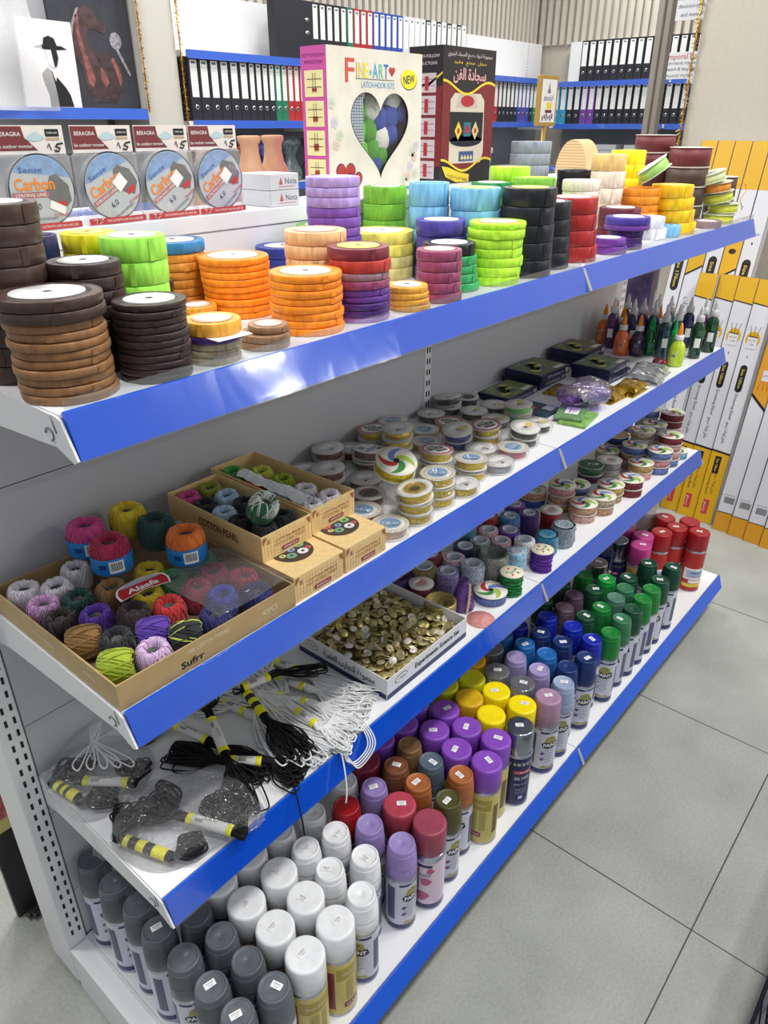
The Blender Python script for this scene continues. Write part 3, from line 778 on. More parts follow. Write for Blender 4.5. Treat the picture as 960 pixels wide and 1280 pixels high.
# art on the shelf: a flat two-tone figure print and a dark horse canvas
def plane(y): return lambda x, z: (-.283 + (x + .283) * .9455, y, 1.4394 + (z - 1.4394) * .9455)
b = MB(); b.add([p(x, z) for p in (plane(2.992), plane(3.008)) for x, z in ((1.82, 1.519), (2.125, 1.519), (2.135, 1.909), (1.84, 1.913))], [(0, 1, 2, 3), (7, 6, 5, 4), (0, 4, 5, 1), (1, 5, 6, 2), (2, 6, 7, 3), (3, 7, 4, 0)])
t = b.build('figure_print', [mat('print_paper', (222, 220, 222), .6)])
tag(t, 'white art print of a plain black figure in coat and wide hat', 'art print')
q = MB(); f = plane(2.9905)
q.flat([(1.949, 1.524), (1.951, 1.577), (1.932, 1.65), (1.933, 1.675), (1.969, 1.705), (2.001, 1.669), (2.05, 1.613), (2.069, 1.579), (2.079, 1.525)], f, 0)
q.flat([(1.962, 1.80), (1.972, 1.832), (2.0, 1.842), (2.028, 1.832), (2.038, 1.80)], f, 0); q.flat([(1.905, 1.788), (1.94, 1.80), (2.06, 1.80), (2.092, 1.786), (2.0, 1.778)], f, 0)
f = plane(2.9895)
q.flat([(1.972, 1.780), (2.030, 1.780), (2.034, 1.745), (2.018, 1.708), (1.998, 1.700), (1.978, 1.712), (1.968, 1.749)], f, 1)
q.flat([(1.985, 1.690), (2.000, 1.640), (2.018, 1.690)], f, 1)
f = plane(2.9885)
q.flat([(2.000, 1.780), (2.030, 1.780), (2.034, 1.745), (2.018, 1.708), (2.006, 1.704)], f, 0)
q.build('printed_figure', [INK, mat('print_paper', (222, 220, 222), .6)], t)
b = MB(); b.add([p(x, z) for p in (plane(3.03), plane(3.055)) for x, z in ((2.05, 1.522), (2.515, 1.522), (2.51, 2.20), (2.04, 2.20))], [(0, 1, 2, 3), (7, 6, 5, 4), (0, 4, 5, 1), (1, 5, 6, 2), (2, 6, 7, 3), (3, 7, 4, 0)])
t = b.build('horse_painting', mat('dark_canvas', (52, 54, 62), .6, noise_amt=.2, noise_scale=14)); tag(t, 'dark painted canvas of a reddish brown horse, next to the pillar', 'painting')
q = MB(); f = plane(3.0287); D_ = -.035
q.flat([(x + D_, z) for x, z in [(2.24, 1.83), (2.31, 1.79), (2.40, 1.78), (2.455, 1.72), (2.46, 1.62), (2.40, 1.55), (2.25, 1.55), (2.22, 1.66)]], f, 4); f = plane(3.0281)
q.flat([(x + D_, z) for x, z in [(2.289, 1.999), (2.327, 1.978), (2.352, 1.939), (2.401, 1.909), (2.384, 1.875), (2.342, 1.888), (2.3, 1.894), (2.273, 1.867), (2.286, 1.826), (2.315, 1.751), (2.371, 1.693), (2.458, 1.661), (2.42, 1.60), (2.30, 1.57), (2.235, 1.60), (2.22, 1.72), (2.188, 1.76), (2.169, 1.727), (2.178, 1.795), (2.188, 1.869), (2.211, 1.928), (2.253, 1.979)]], f, 0)
f = plane(3.0275)
q.flat([(x + D_, z) for x, z in [(2.225, 1.95), (2.245, 1.955), (2.235, 1.87), (2.262, 1.76), (2.29, 1.66), (2.27, 1.62), (2.245, 1.64), (2.235, 1.76), (2.215, 1.86)]], f, 1)
q.flat([(x + D_, z) for x, z in [(2.253, 1.985), (2.235, 1.98), (2.20, 1.92), (2.172, 1.83), (2.166, 1.75), (2.185, 1.82), (2.205, 1.90)]], f, 2)
q.flat([(x + D_, z) for x, z in [(2.33, 1.72), (2.35, 1.70), (2.37, 1.65), (2.345, 1.62), (2.325, 1.66)]], f, 1); q.flat([(x + D_, z) for x, z in [(2.40, 1.76), (2.42, 1.77), (2.455, 1.68), (2.44, 1.63), (2.425, 1.68)]], f, 1)
q.disc(2.445 + D_, 1.847, .036, .04, f, 3, 22); q.flat([(2.437 + D_, 1.81), (2.455 + D_, 1.81), (2.515 + D_, 1.69), (2.505 + D_, 1.68)], f, 3)
q.build('painted_horse', [mat('paint_umber', (74, 54, 56), .6, noise_amt=.4, noise_scale=22), mat('paint_sienna', (132, 80, 76), .6, noise_amt=.5, noise_scale=30), mat('paint_pale', (140, 130, 134), .6, noise_amt=.4, noise_scale=40), mat('paint_grey', (150, 142, 150), .6, noise_amt=.5, noise_scale=90), mat('paint_dark_body', (62, 50, 54), .6, noise_amt=.5, noise_scale=26)], t)
b = MB(); b.bbox(1.78, 2.33, 3.0, 3.235, 1.051, 1.30, 0, .01)
tag(b.build('storage_bin', mat('dim_grey_plastic', (96, 98, 106), .5)), 'grey bin under the art shelf beside the pillar', 'bin')
# draped white sheet at the far left
b = MB(); n = 22
for i in range(n + 1):
    for j in range(n + 1):
        u = i / n; v = j / n
        b.v.append((.95 + u * .86 - v * .10, 2.90 + .03 * math.sin(u * 17 + v * 3) + .015 * math.sin(v * 11 + u * 9), 1.50 + v * .75))
for i in range(n):
    for j in range(n): a = i * (n + 1) + j; b.f.append((a, a + 1, a + n + 2, a + n + 1)); b.m.append(0); b.sm.append(True)
tag(b.build('plastic_sheet', film('milky_plastic_sheet', .1, .25, haze=.35)), 'milky plastic sheet draped over the art shelf next to the figure print', 'sheet')
# wrapped goods on the shelf under the binders
random.seed(3)
for i, (xx, yy, s, col, nm) in enumerate([(2.98, 3.14, .075, (120, 60, 60), 'dark red'), (3.16, 3.12, .075, (205, 110, 90), 'orange pink'), (3.34, 3.12, .075, (110, 100, 180), 'violet'), (3.54, 3.12, .085, (90, 100, 104), 'dark silver'), (3.76, 3.12, .09, (80, 90, 95), 'grey green'), (3.98, 3.12, .08, (150, 110, 60), 'ochre'), (2.80, 3.14, .075, (60, 70, 110), 'navy')]):
    b = MB(); seg = 20; v = []
    for k in range(9):
        z = k / 8 * s * 3.2; r = s * (.8 + .25 * math.sin(k * 1.1)) * (1 if k < 8 else .5)
        for a in range(seg): q = 2 * PI * a / seg; rr = r * (1 + .18 * noise.noise(Vector((math.cos(q) * 2, math.sin(q) * 2, z * 18 + i * 7)))); v.append((rr * math.cos(q), rr * math.sin(q) * .8, z))
    f = [(k * seg + a, k * seg + (a + 1) % seg, (k + 1) * seg + (a + 1) % seg, (k + 1) * seg + a) for k in range(8) for a in range(seg)] + [tuple(range(seg - 1, -1, -1)), tuple(8 * seg + a for a in range(seg))]
    b.add(v, f, 0, True); o = b.build('wrapped_bundle', mat('foil_wrap', col, .3, .2, noise_amt=.5, noise_scale=50, bump=.8, bump_scale=60)); o.location = (xx, yy, 1.102)
    tag(o, '%s bundle wrapped in crinkled plastic on the shelf under the binders' % nm, 'bundle', 'wrapped bundles under the binders')
for i, xx in enumerate((5.5, 5.62, 5.74, 5.86)):
    b = MB()
    for k in range(10): b.lathe([(.04, k * .03), (.046, k * .03 + .028), (.042, k * .03 + .03)], 20, 0)
    o = b.build('paper_cup_stack', mat('cup_white', (205, 205, 208), .6)); o.location = (xx, 3.08, 1.102); tag(o, 'stack of white paper cups on the shelf beyond the black carton, %s from the carton' % ORD[i], 'cups', 'stacks of paper cups')
for i in range(7):
    b = MB(); 
    for k in range(4): b.bbox(0, .22, 0, .2, k * .05, k * .05 + .046, 0, .004)
    o = b.build('white_tray_stack', mat('tray_white', (200, 202, 206), .5)); o.location = (6.86, .9 + i * .28, 1.082); o.rotation_euler = (0, 0, 0)
    tag(o, 'stack of white foam trays on the end wall', 'trays', 'stacks of foam trays')
# sign on a gold stand
t = empty('sign_stand', (2.49, .6, 0)); tag(t, 'small gold framed sign with pictures on a thin gold stand', 'sign')
GOLDF = mat('brass_frame', (196, 160, 84), .35, .4)
b = MB(); b.lathe([(.12, 0), (.12, .012), (.01, .02)], 28); b.build('base', GOLDF, t)
b = MB(); b.tube([(0, 0, .015), (0, 0, 1.44)], .008, 10); b.build('pole', GOLDF, t)
b = MB(); b.bbox(-.066, .066, -.008, .008, 1.435, 1.600, 0, .002); fr = b.build('frame', GOLDF, t)
q = MB(); fn = on_xz(0, -.0088, 1.435); q.rect(-.054, .054, .013, .152, fn, 0); fn = on_xz(0, -.0093, 1.435)
q.text(arabic('ابتسم'), .022, 0, .098, fn, 1, width=.07); q.text('SMILE PLEASE', .008, 0, .086, fn, 1, width=.06)
q.rect(-.012, .026, .058, .078, fn, 2); q.rect(-.02, .028, .044, .054, fn, 3); q.flat([(-.005, .125), (0, .145), (.004, .125), (.012, .108), (-.012, .108)], fn, 4)
for k in range(6): q.rect(-.04 + k * .014, -.032 + k * .014, .018 + (k % 2) * .006, .034 + (k % 3) * .004, fn, 1 if k % 2 else 3)
q.build('poster', [PAPER, mat('ink_violet', (80, 60, 130), .6), mat('ink_yellow', (240, 215, 40), .6), mat('ink_maroon', (120, 40, 50), .6), GREYINK], fr)
# hanging text cards between post and wall
def card(x, y0, y1, z0, z1, lines, label):
    b = MB(); b.box(x, x + .003, y0, y1, z0, z1); o = b.build('hanging_card', mat('card_white', (232, 232, 238), .6)); h_ = MB(); [h_.tube([(x + .0015, yy, z1), (x + .0015, yy, 3.3)], .0008, 4) for yy in (y0 + .02, y1 - .02)]; h_.build('hanging_thread', GREYINK, o); tag(o, label, 'card', 'white text cards by the beige wall')
    q = MB(); fn = lambda a, c_: (x - .001, y1 - a, z0 + c_); W_ = y1 - y0; H_ = z1 - z0
    for i, (s, sz, cy, mi) in enumerate(lines): q.text(s, sz, .5 * W_, cy * H_, fn, mi)
    q.build('printed_text', [mat('ink_red', (205, 84, 66), .6), GREYINK], o)
card(3.9, .52, .805, 1.642, 1.757, [('Temporal Lobe', .034, .84, 0), ('Short-term memory', .022, .60, 1), ('speech & language', .022, .38, 1), ('musical rhythm', .022, .14, 1)], 'white card reading Temporal Lobe in red above grey lines')
card(3.88, .50, .770, 1.885, 2.03, [('personality, character', .024, .62, 1), ('decision-making', .024, .40, 1), ('and memory', .024, .16, 1)], 'upper white card with grey italic lines about personality')
# little white shelf with a blue box beyond the post
t = empty('corner_shelf', (4.2, .55, 0)); tag(t, 'small white corner shelf between the bronze post and the beige wall', 'shelf')
MB().box(-.12, .12, -.18, .14, 1.63, 1.65).build('shelf_board', SHELFW, t); MB().box(-.12, .12, -.2, .2, 1.0, 1.02).build('shelf_board', SHELFW, t)
MB().box(.12, .14, -.2, .2, 0, 1.66).build('back_panel', SHELFG, t)
b = MB(); b.bbox(0, .1, 0, .12, 0, .2, 0, .002); o = b.build('blue_carton', mat('carton_blue', (92, 138, 190), .5)); o.location = (4.15, .38, 1.022); tag(o, 'light blue carton on the corner shelf beside the gold garland', 'carton')

# ---------------------------------------------------------------- the double sided shelf unit
PANEL = mat('panel_light_grey', (190, 191, 196), 0.42)
RAILCLR = film('rail_clear_lip', .11, .11, (246, 249, 253), .05, 9)
G = empty('shelf_unit', (0, 0, 0)); tag(G, 'white double sided shop shelf unit with four tiers and blue price rails', 'shelving')
# back panels in strips with fine gaps
for x0, x1 in ((0.002, .985), (1.012, 1.998)):
    z = .122
    for zt in (.245, .4367, .6283, .820, 1.0116, 1.209):
        MB().box(x0, x1, -.001, .01, z, zt - .0012).build('back_panel', PANEL, G); z = zt + .0004
MB().box(.0, 2.0, .011, .079, .1, 1.209).build('core_panel', mat('dark_gap', (70, 70, 74), .8), G)
for x0 in (0.0, 1.0): MB().box(x0, x0 + 1, .08, .09, .12, 1.21).build('rear_panel', PANEL, G)
# uprights with slots
def upright(x0, x1, y0, y1, cols, z0=.02):
    o = MB().bbox(x0, x1, y0, y1, z0, 1.2095, 0, .002).build('upright', WHITE, G)
    q = MB()
    for cx in cols:
        z = .145
        while z < 1.19: q.box(cx - .0021, cx + .0021, y0 - .0004, y0 + .003, z, z + .0125); z += .025
    q.build('slots', INK, o)
upright(-.036, 0, -.002, .092, (-.0215, -.0085)); upright(.986, 1.011, -.003, .01, (.9945, 1.003)); upright(2.0, 2.036, -.002, .092, (2.010, 2.024))
# top spine box
b = MB(); b.bbox(-.036, 2.036, -.008, .115, 1.2101, 1.2975, 0, .002); b.build('spine_box', SHELFW, G)
b = MB(); b.bbox(-.038, 2.038, -.010, .117, 1.2982, 1.322, 0, .002); b.build('spine_cap', SHELFW, G)
BR = mat('bracket_white', (222, 223, 226), .35)
def shelf(z, d, x0, front=-1, flap=.0, ry=.0196, rh=.0375):
    """one board with two side lips, a bracket at each end and the price rail"""
    b = MB(); xa, xb = x0 + .003, x0 + .997
    b.box(xa, xb, -d + .001, -.0015, z - .003, z, 0)
    b.box(xa, xb, -d + .001, -d + .006, z - .028, z - .003, 0); b.box(xa, xa + .004, -d + .006, -.0015, z - .026, z - .003, 0); b.box(xb - .004, xb, -d + .006, -.0015, z - .026, z - .003, 0)
    o = b.build('shelf_board', SHELFW, G)
    for xx, s in ((xa - .003, -1), (xb + .0005, 1)):
        q = MB(); pr = [(-.004, z - .001), (-d + .004, z - .001), (-d - .004, z - .004), (-d - ry - .003, z - rh - .001), (-d - ry + .004, z - rh - .005), (-d + .012, z - .033), (-.05, z - .052), (-.004, z - .062)]
        q.add([(xx, a, c_) for a, c_ in pr] + [(xx + .0025, a, c_) for a, c_ in pr], [tuple(range(7, -1, -1)), tuple(range(8, 16))] + [(i, (i + 1) % 8, 8 + (i + 1) % 8, 8 + i) for i in range(8)])
        br = q.build('bracket', BR, G)
        if s < 0:
            h = MB(); pts = [(xx - .0003, -d + .020 + .007 * math.cos(a), z - .022 + .006 * math.sin(a)) for a in [k * .5 for k in range(10)]]
            h.tube(pts, .0011, 5); h.tube([(xx - .0002, -d + .012, z - .002), (xx - .0002, -d + .006, z - .018)], .0009, 4); h.build('hook', mat('hook_shadow_grey', (120, 120, 124), .5), br)
    q = MB(); rail(q, x0 + .004, x0 + .996, -d - .001, z, 0, ry, rh - .001); r_ = q.build('price_rail', BLUE, o)
    q = MB(); n = 24
    for i in range(n):
        xa_ = x0 + .004 + .992 * i / n; xb_ = x0 + .004 + .992 * (i + 1) / n; o1 = .0012 + .0006 * math.sin(i * 1.3); o2 = .0012 + .0006 * math.sin((i + 1) * 1.3)
        q.add([(xa_, -d - .002 - ry - o1, z - rh - .003), (xb_, -d - .002 - ry - o2, z - rh - .003), (xb_, -d - .006 - o2, z + .004), (xa_, -d - .006 - o1, z + .004)], [(0, 1, 2, 3)], 0, True)
    if flap: q.box(x0 + .006, x0 + .994, -d - .0052, -d - .0042, z + .0045, z + flap)
    q.build('clear_cover', RAILCLR, r_)
for x0 in (0.0, 1.0):
    shelf(Z1, D1, x0, flap=.015); shelf(Z2, D2, x0, flap=.006); shelf(Z3, D3, x0, flap=.006)
    # base deck
    b = MB(); b.box(x0 + .001, x0 + .999, -D4, -.003, Z4 - .003, Z4); b.box(x0 + .001, x0 + .999, -D4, -D4 + .006, Z4 - .03, Z4 - .003); b.box(x0 + .0005, x0 + .004, -D4 + .006, -.003, Z4 - .035, Z4 - .003); b.box(x0 + .996, x0 + .9995, -D4 + .006, -.003, Z4 - .035, Z4 - .003)
    o = b.build('base_deck', SHELFW, G)
    q = MB(); rail(q, x0 + .004, x0 + .996, -D4 - .001, Z4, 0, .0196, .0365); r_ = q.build('price_rail', BLUE, o)
    MB().box(x0 + .004, x0 + .996, -D4 - .0052, -D4 - .0042, Z4 + .0045, Z4 + .010).build('clear_cover', RAILCLR, r_)
    MB().box(x0 + .02, x0 + .98, -.40, -.385, .0, Z4 - .036).build('kick_plate', mat('kick_plate_grey', (150, 150, 150), .5), G)
    MB().box(x0 + .003, x0 + .997, .1, .43, Z1 - .025, Z1).build('rear_shelf_board', SHELFW, G)
b = MB(); b.bbox(-.034, -.002, -.40, -.003, 0, Z4 - .006, 0, .002); b.build('base_leg', WHITE, G)
b = MB(); b.box(-.004, .0005, -D4 + .002, -.004, Z4 - .055, Z4 - .0005); b.build('deck_side', BR, G)
b = MB(); b.box(.05, .053, -.40, -.1, Z4 - .0025, Z4 + .00005); b.build('deck_slot', INK, G)
for k, (z, d) in enumerate(((Z1, D1), (Z2, D2), (Z3, D3), (Z4, D4))):
    b = MB(); T = Matrix.Translation((1.0, -d - .013, z - .018)) @ Matrix.Rotation(math.radians(-28), 4, 'X')
    b.bbox(-.0045, .0045, -.004, .002, -.023, .021, 0, .001, T); b.build('rail_joint_clip', mat('clip_chrome', (205, 208, 214), .2, .8), G)

# ---------------------------------------------------------------- ribbon rolls in stacks on the top shelf
CN = dict(dbr='dark brown', br='caramel brown', dk='blackish brown', lime='light green', yel='yellow', blu='blue', gor='golden orange', navy='navy', blk='black', org='orange', gold='gold', tan='tan', grg='olive beige', cgold='gold',
  mar='maroon', red2='red', mv='greyish mauve', mauve='mauve', pur='purple', dpur='dark purple', lpur='light purple', peach='peach', lil='pale lilac', pur2='medium purple', grn='grass green', grn2='leaf green', ind='violet blue', yy='yellow', ly='pale yellow',
  dgrn='dark green', egrn='emerald green', lim2='neon green', bk2='black', red='red', vio='violet', indg='violet blue', wh='white', lb='light blue', lb2='light blue', yR='deep yellow', orR='orange', marR='maroon', pch='peach', iv='ivory',
  byel='bright yellow', iv2='ivory', gry='silver grey', rblu='royal blue', pyel='pale yellow', ysp='lemon', plm='dusty plum')
DISC = dict(wh=(238, 238, 236), yel=(232, 226, 120), pk=(226, 190, 178))
def roll_mesh(r, t, col):
    b = MB(); e = min(.0009, t * .12); rc = r * .70
    prof = [(rc, 0), (r - e, 0), (r, e), (r + .0003, t * .5), (r, t - e), (r - e, t), (r * .93, t - .0002), (r * .85, t), (rc, t - .0006), (rc - .001, t * .5), (rc, 0)]
    b.lathe(prof, 44, 0, cap=False)
    b.lathe([(.004, t * .08), (rc, t * .08)], 24, 1, cap=False); b.lathe([(rc, t * .9), (.004, t * .9)], 24, 1, cap=False)
    # loose end of the ribbon taped on the side
    a0 = -1.9
    b.add([((r + .0009) * math.cos(a), (r + .0009) * math.sin(a), z) for a in (a0, a0 + .09, a0 + .18) for z in (e, t - e)], [(0, 2, 3, 1), (2, 4, 5, 3)], 0)
    return b.mesh('ribbon_roll', [satin(col), mat('core_card', (230, 228, 222), .7)])
_R = {}; _D = {}
random.seed(11)
TOPINFO = {}
for (sid, bx, by, tx, ty, r, h, layers, dcol, desc) in RIBBON_STACKS:
    n = sum(a[2] for a in layers); tot = sum(a[1] * a[2] for a in layers)
    if sid == 'plm2': continue
    k = h / tot; z = Z1 + h; idx = 0; cc = [a[0] for a in layers for _ in range(a[2])]; th = [a[1] * k for a in layers for _ in range(a[2])]
    for i in range(n):
        t = th[i]; z -= t; u = (n - 1 - i) / max(1, n - 1)
        fx = bx + (tx - bx) * u + random.uniform(-1, 1) * .0016 * (r / .045); fy = by + (ty - by) * u + random.uniform(-1, 1) * .0013 * (r / .045)
        rr = r * (1 + .012 * math.sin(i * 2.1))
        if sid == 'brown_front' and i > 1: rr *= .93
        if sid == 'tan' and i == 0: rr *= .8
        if sid == 'blugor' and i == 0: rr *= 1.06
        if sid == 'ind2' and i > 1: rr *= .8
        key = (cc[i], round(rr, 3), round(t, 4))
        if key not in _R: _R[key] = roll_mesh(rr, t - .0004, RC[cc[i]])
        o = bpy.data.objects.new('ribbon_roll', _R[key]); C.objects.link(o); o.location = (fx, fy, z + .0002); o.rotation_euler = (0, 0, random.uniform(-.9, .7))
        nsame = cc.count(cc[i]); pos = cc[:i].count(cc[i])
        if i == 0: o_ = 'topmost'
        elif i == n - 1: o_ = 'lowest'
        else: o_ = ORD[i] + ' from top'
        tag(o, '%s ribbon roll, %s of %s' % (CN[cc[i]], o_, desc), 'ribbon', 'rolls of ribbon on the top shelf')
        if i == 0:
            dr = rr * .70; dc = DISC.get(dcol, RC.get(dcol))
            kk = (dcol, round(dr, 3))
            if kk not in _D:
                q = MB(); q.lathe([(.0045, .0), (dr - .0003, 0), (dr - .0003, .0009), (.0045, .0009)], 36, 0, cap=False)
                if dcol == 'pk': q.rect(-dr * .8, dr * .8, -dr * .35, dr * .35, on_top(.0011), 1); q.text('SATIN RIBBON', dr * .22, 0, 0, on_top(.0013), 2)
                else:
                    for s in (-1, 1): q.rect(-dr * .4, dr * .4, s * dr * .5 - .0004, s * dr * .5 + .0004, on_top(.0011), 2)
                _D[kk] = q.mesh('label_disc', [mat('disc_card', dc, .55), PAPER, mat('ink_pinkish', (200, 120, 110), .6)])
            d = bpy.data.objects.new('label_disc', _D[kk]); C.objects.link(d); d.parent = o; d.location = (0, 0, t - .0008); d.rotation_euler = (0, 0, random.uniform(-.4, 1.2) - .8)
        if sid in ('cgold',) and i == 0:
            q = MB(); q.box(-.026, .02, -.036, -.004, -.0012, -.0004); q = q  # paper slip hangs out below the gold roll
            s_ = MB().box(-.024, .022, -.040, -.016, 0, .0006).build('paper_slip', PAPER); s_.location = (fx, fy, z - .0004); tag(s_, 'white paper slip sticking out under the gold roll', 'paper')

# flanged reels at the far end
def reel(name, r, t, col, flange, loc, rot, label, fl=.0012, gap=.86):
    b = MB(); b.lathe([(r * .35, 0), (r * gap, 0), (r * gap, t), (r * .35, t), (r * .35, 0)], 36, 0, cap=False)
    o = b.build(name, satin(col, .5, .12)); o.location = loc; o.rotation_euler = rot
    for zz in (-fl, t):
        q = MB(); q.lathe([(r * .12, zz), (r, zz), (r, zz + fl), (r * .12, zz + fl), (r * .12, zz)], 36, 0, cap=False); q.build('flange', mat('flange_card', flange, .6), o)
    tag(o, label, 'ribbon', 'ribbon reels with card flanges')
    return o
def velvet(x, y, z, col, nm, where, r=.052, t=.0385):
    return reel('ribbon_reel', r, t, col, (215, 205, 195), (x, y, z + .0014), (0, 0, 0), '%s velvet ribbon reel, %s' % (nm, where), .0012, .965)
for i, (c_, nm) in enumerate([((66, 50, 50), 'blackish brown'), ((66, 50, 50), 'blackish brown'), ((84, 44, 48), 'dark maroon'), ((104, 42, 50), 'maroon'), ((110, 44, 52), 'maroon')]):
    velvet(1.832, -.104, Z1 + i * .0414, c_, nm, ('lowest', 'second lowest', 'middle', 'second from the top', 'topmost')[i] + ' of the tallest pile at the far end')
for i, (c_, nm) in enumerate([((70, 54, 48), 'brown'), ((70, 54, 48), 'brown'), ((78, 60, 50), 'brown'), ((112, 44, 52), 'maroon')]):
    velvet(1.803, -.212, Z1 + i * .0450, c_, nm, ('lowest', 'second lowest', 'second from the top', 'topmost')[i] + ' in the pile behind the tilted reels', t=.0422)
for i, c_ in enumerate([(66, 48, 44), (74, 54, 48)]):
    velvet(1.958, -.255, Z1 + i * .054, c_, 'dark brown', ('lower', 'upper')[i] + ' one of the dark pair at the shelf end', .0385, .051)
VD = Vector((.763, .647, 0)).normalized()
def vtilt(deg, fwd=0.0):
    """roll about the direction one looks along the aisle, then nod"""
    return (Matrix.Rotation(math.radians(deg), 4, VD) @ Matrix.Rotation(math.radians(fwd), 4, Vector((-.647, .763, 0)))).to_euler()
for i, (x, y, z, rot, c_, nm) in enumerate([(1.872, -.290, Z1 + .0014, (0, 0, 0), RC['ysp'], 'lemon'), (1.893, -.290, Z1 + .0262, vtilt(-3), RC['ysp'], 'lemon'), (1.872, -.280, Z1 + .0535, vtilt(-13), RC['ysp'], 'lemon'), (1.858, -.274, Z1 + .0775, vtilt(-9), RC['osp'], 'orange'), (1.838, -.262, Z1 + .101, vtilt(-17), RC['crm'], 'cream')]):
    reel('ribbon_reel', .040, .020, c_, (200, 205, 180), (x, y, z), rot, '%s ribbon reel, %s of the leaning column at the shelf end' % (nm, ('lowest', 'second lowest', 'middle', 'second highest', 'topmost')[i]), .001, .9)
reel('ribbon_reel', .036, .022, RC['gsp'], (225, 225, 215), (1.520, -.245, Z1 + .132), vtilt(-36, 8), 'light green ribbon reel lying tilted against the bright yellow stack', .001, .88)
reel('ribbon_reel', .034, .022, RC['gsp'], (225, 225, 215), (1.600, -.190, Z1 + .118), vtilt(-30, 8), 'light green ribbon reel lying tilted beside the deep yellow stack', .001, .88)
def small_roll(x, y, z, r, t, col, lab):
    o = bpy.data.objects.new('ribbon_roll', roll_mesh(r, t, col)); C.objects.link(o); o.location = (x, y, z + .0002); tag(o, lab, 'ribbon', 'rolls of ribbon on the top shelf'); return o
for i, (c_, t, nm) in enumerate([((132, 105, 122), .016, 'plum'), ((140, 115, 130), .013, 'plum'), ((225, 215, 215), .018, 'white'), ((140, 115, 130), .014, 'plum'), ((146, 120, 135), .014, 'plum')]):
    small_roll(1.716, -.222, Z1 + [0, .0166, .0302, .0488, .0634][i], .030, t, c_, '%s ribbon roll, %s of the small column by the deep yellow stack' % (nm, ('lowest', 'second lowest', 'middle', 'second highest', 'topmost')[i]))
small_roll(1.755, -.300, Z1, .036, .017, (140, 115, 125), 'dusty plum ribbon roll lying alone at the clear shelf lip')
small_roll(1.740, -.250, Z1 + .03, .014, .02, RC['mint'], 'tiny mint green ribbon roll beside the leaning reels')
small_roll(1.740, -.250, Z1, .014, .029, (60, 60, 66), 'tiny dark roll under the mint green one')
# loose orange ribbon tail on the leaning column
b = MB(); pts = [(1.925 + .010 * math.sin(k * .7), -.325 + .003 * math.cos(k), Z1 + .095 - .006 * k + .004 * math.sin(k * 2)) for k in range(12)]
b.tube(pts, .0012, 5); tag(b.build('ribbon_tail', satin((228, 150, 60))), 'thin orange ribbon tail trailing down the leaning reels', 'ribbon')

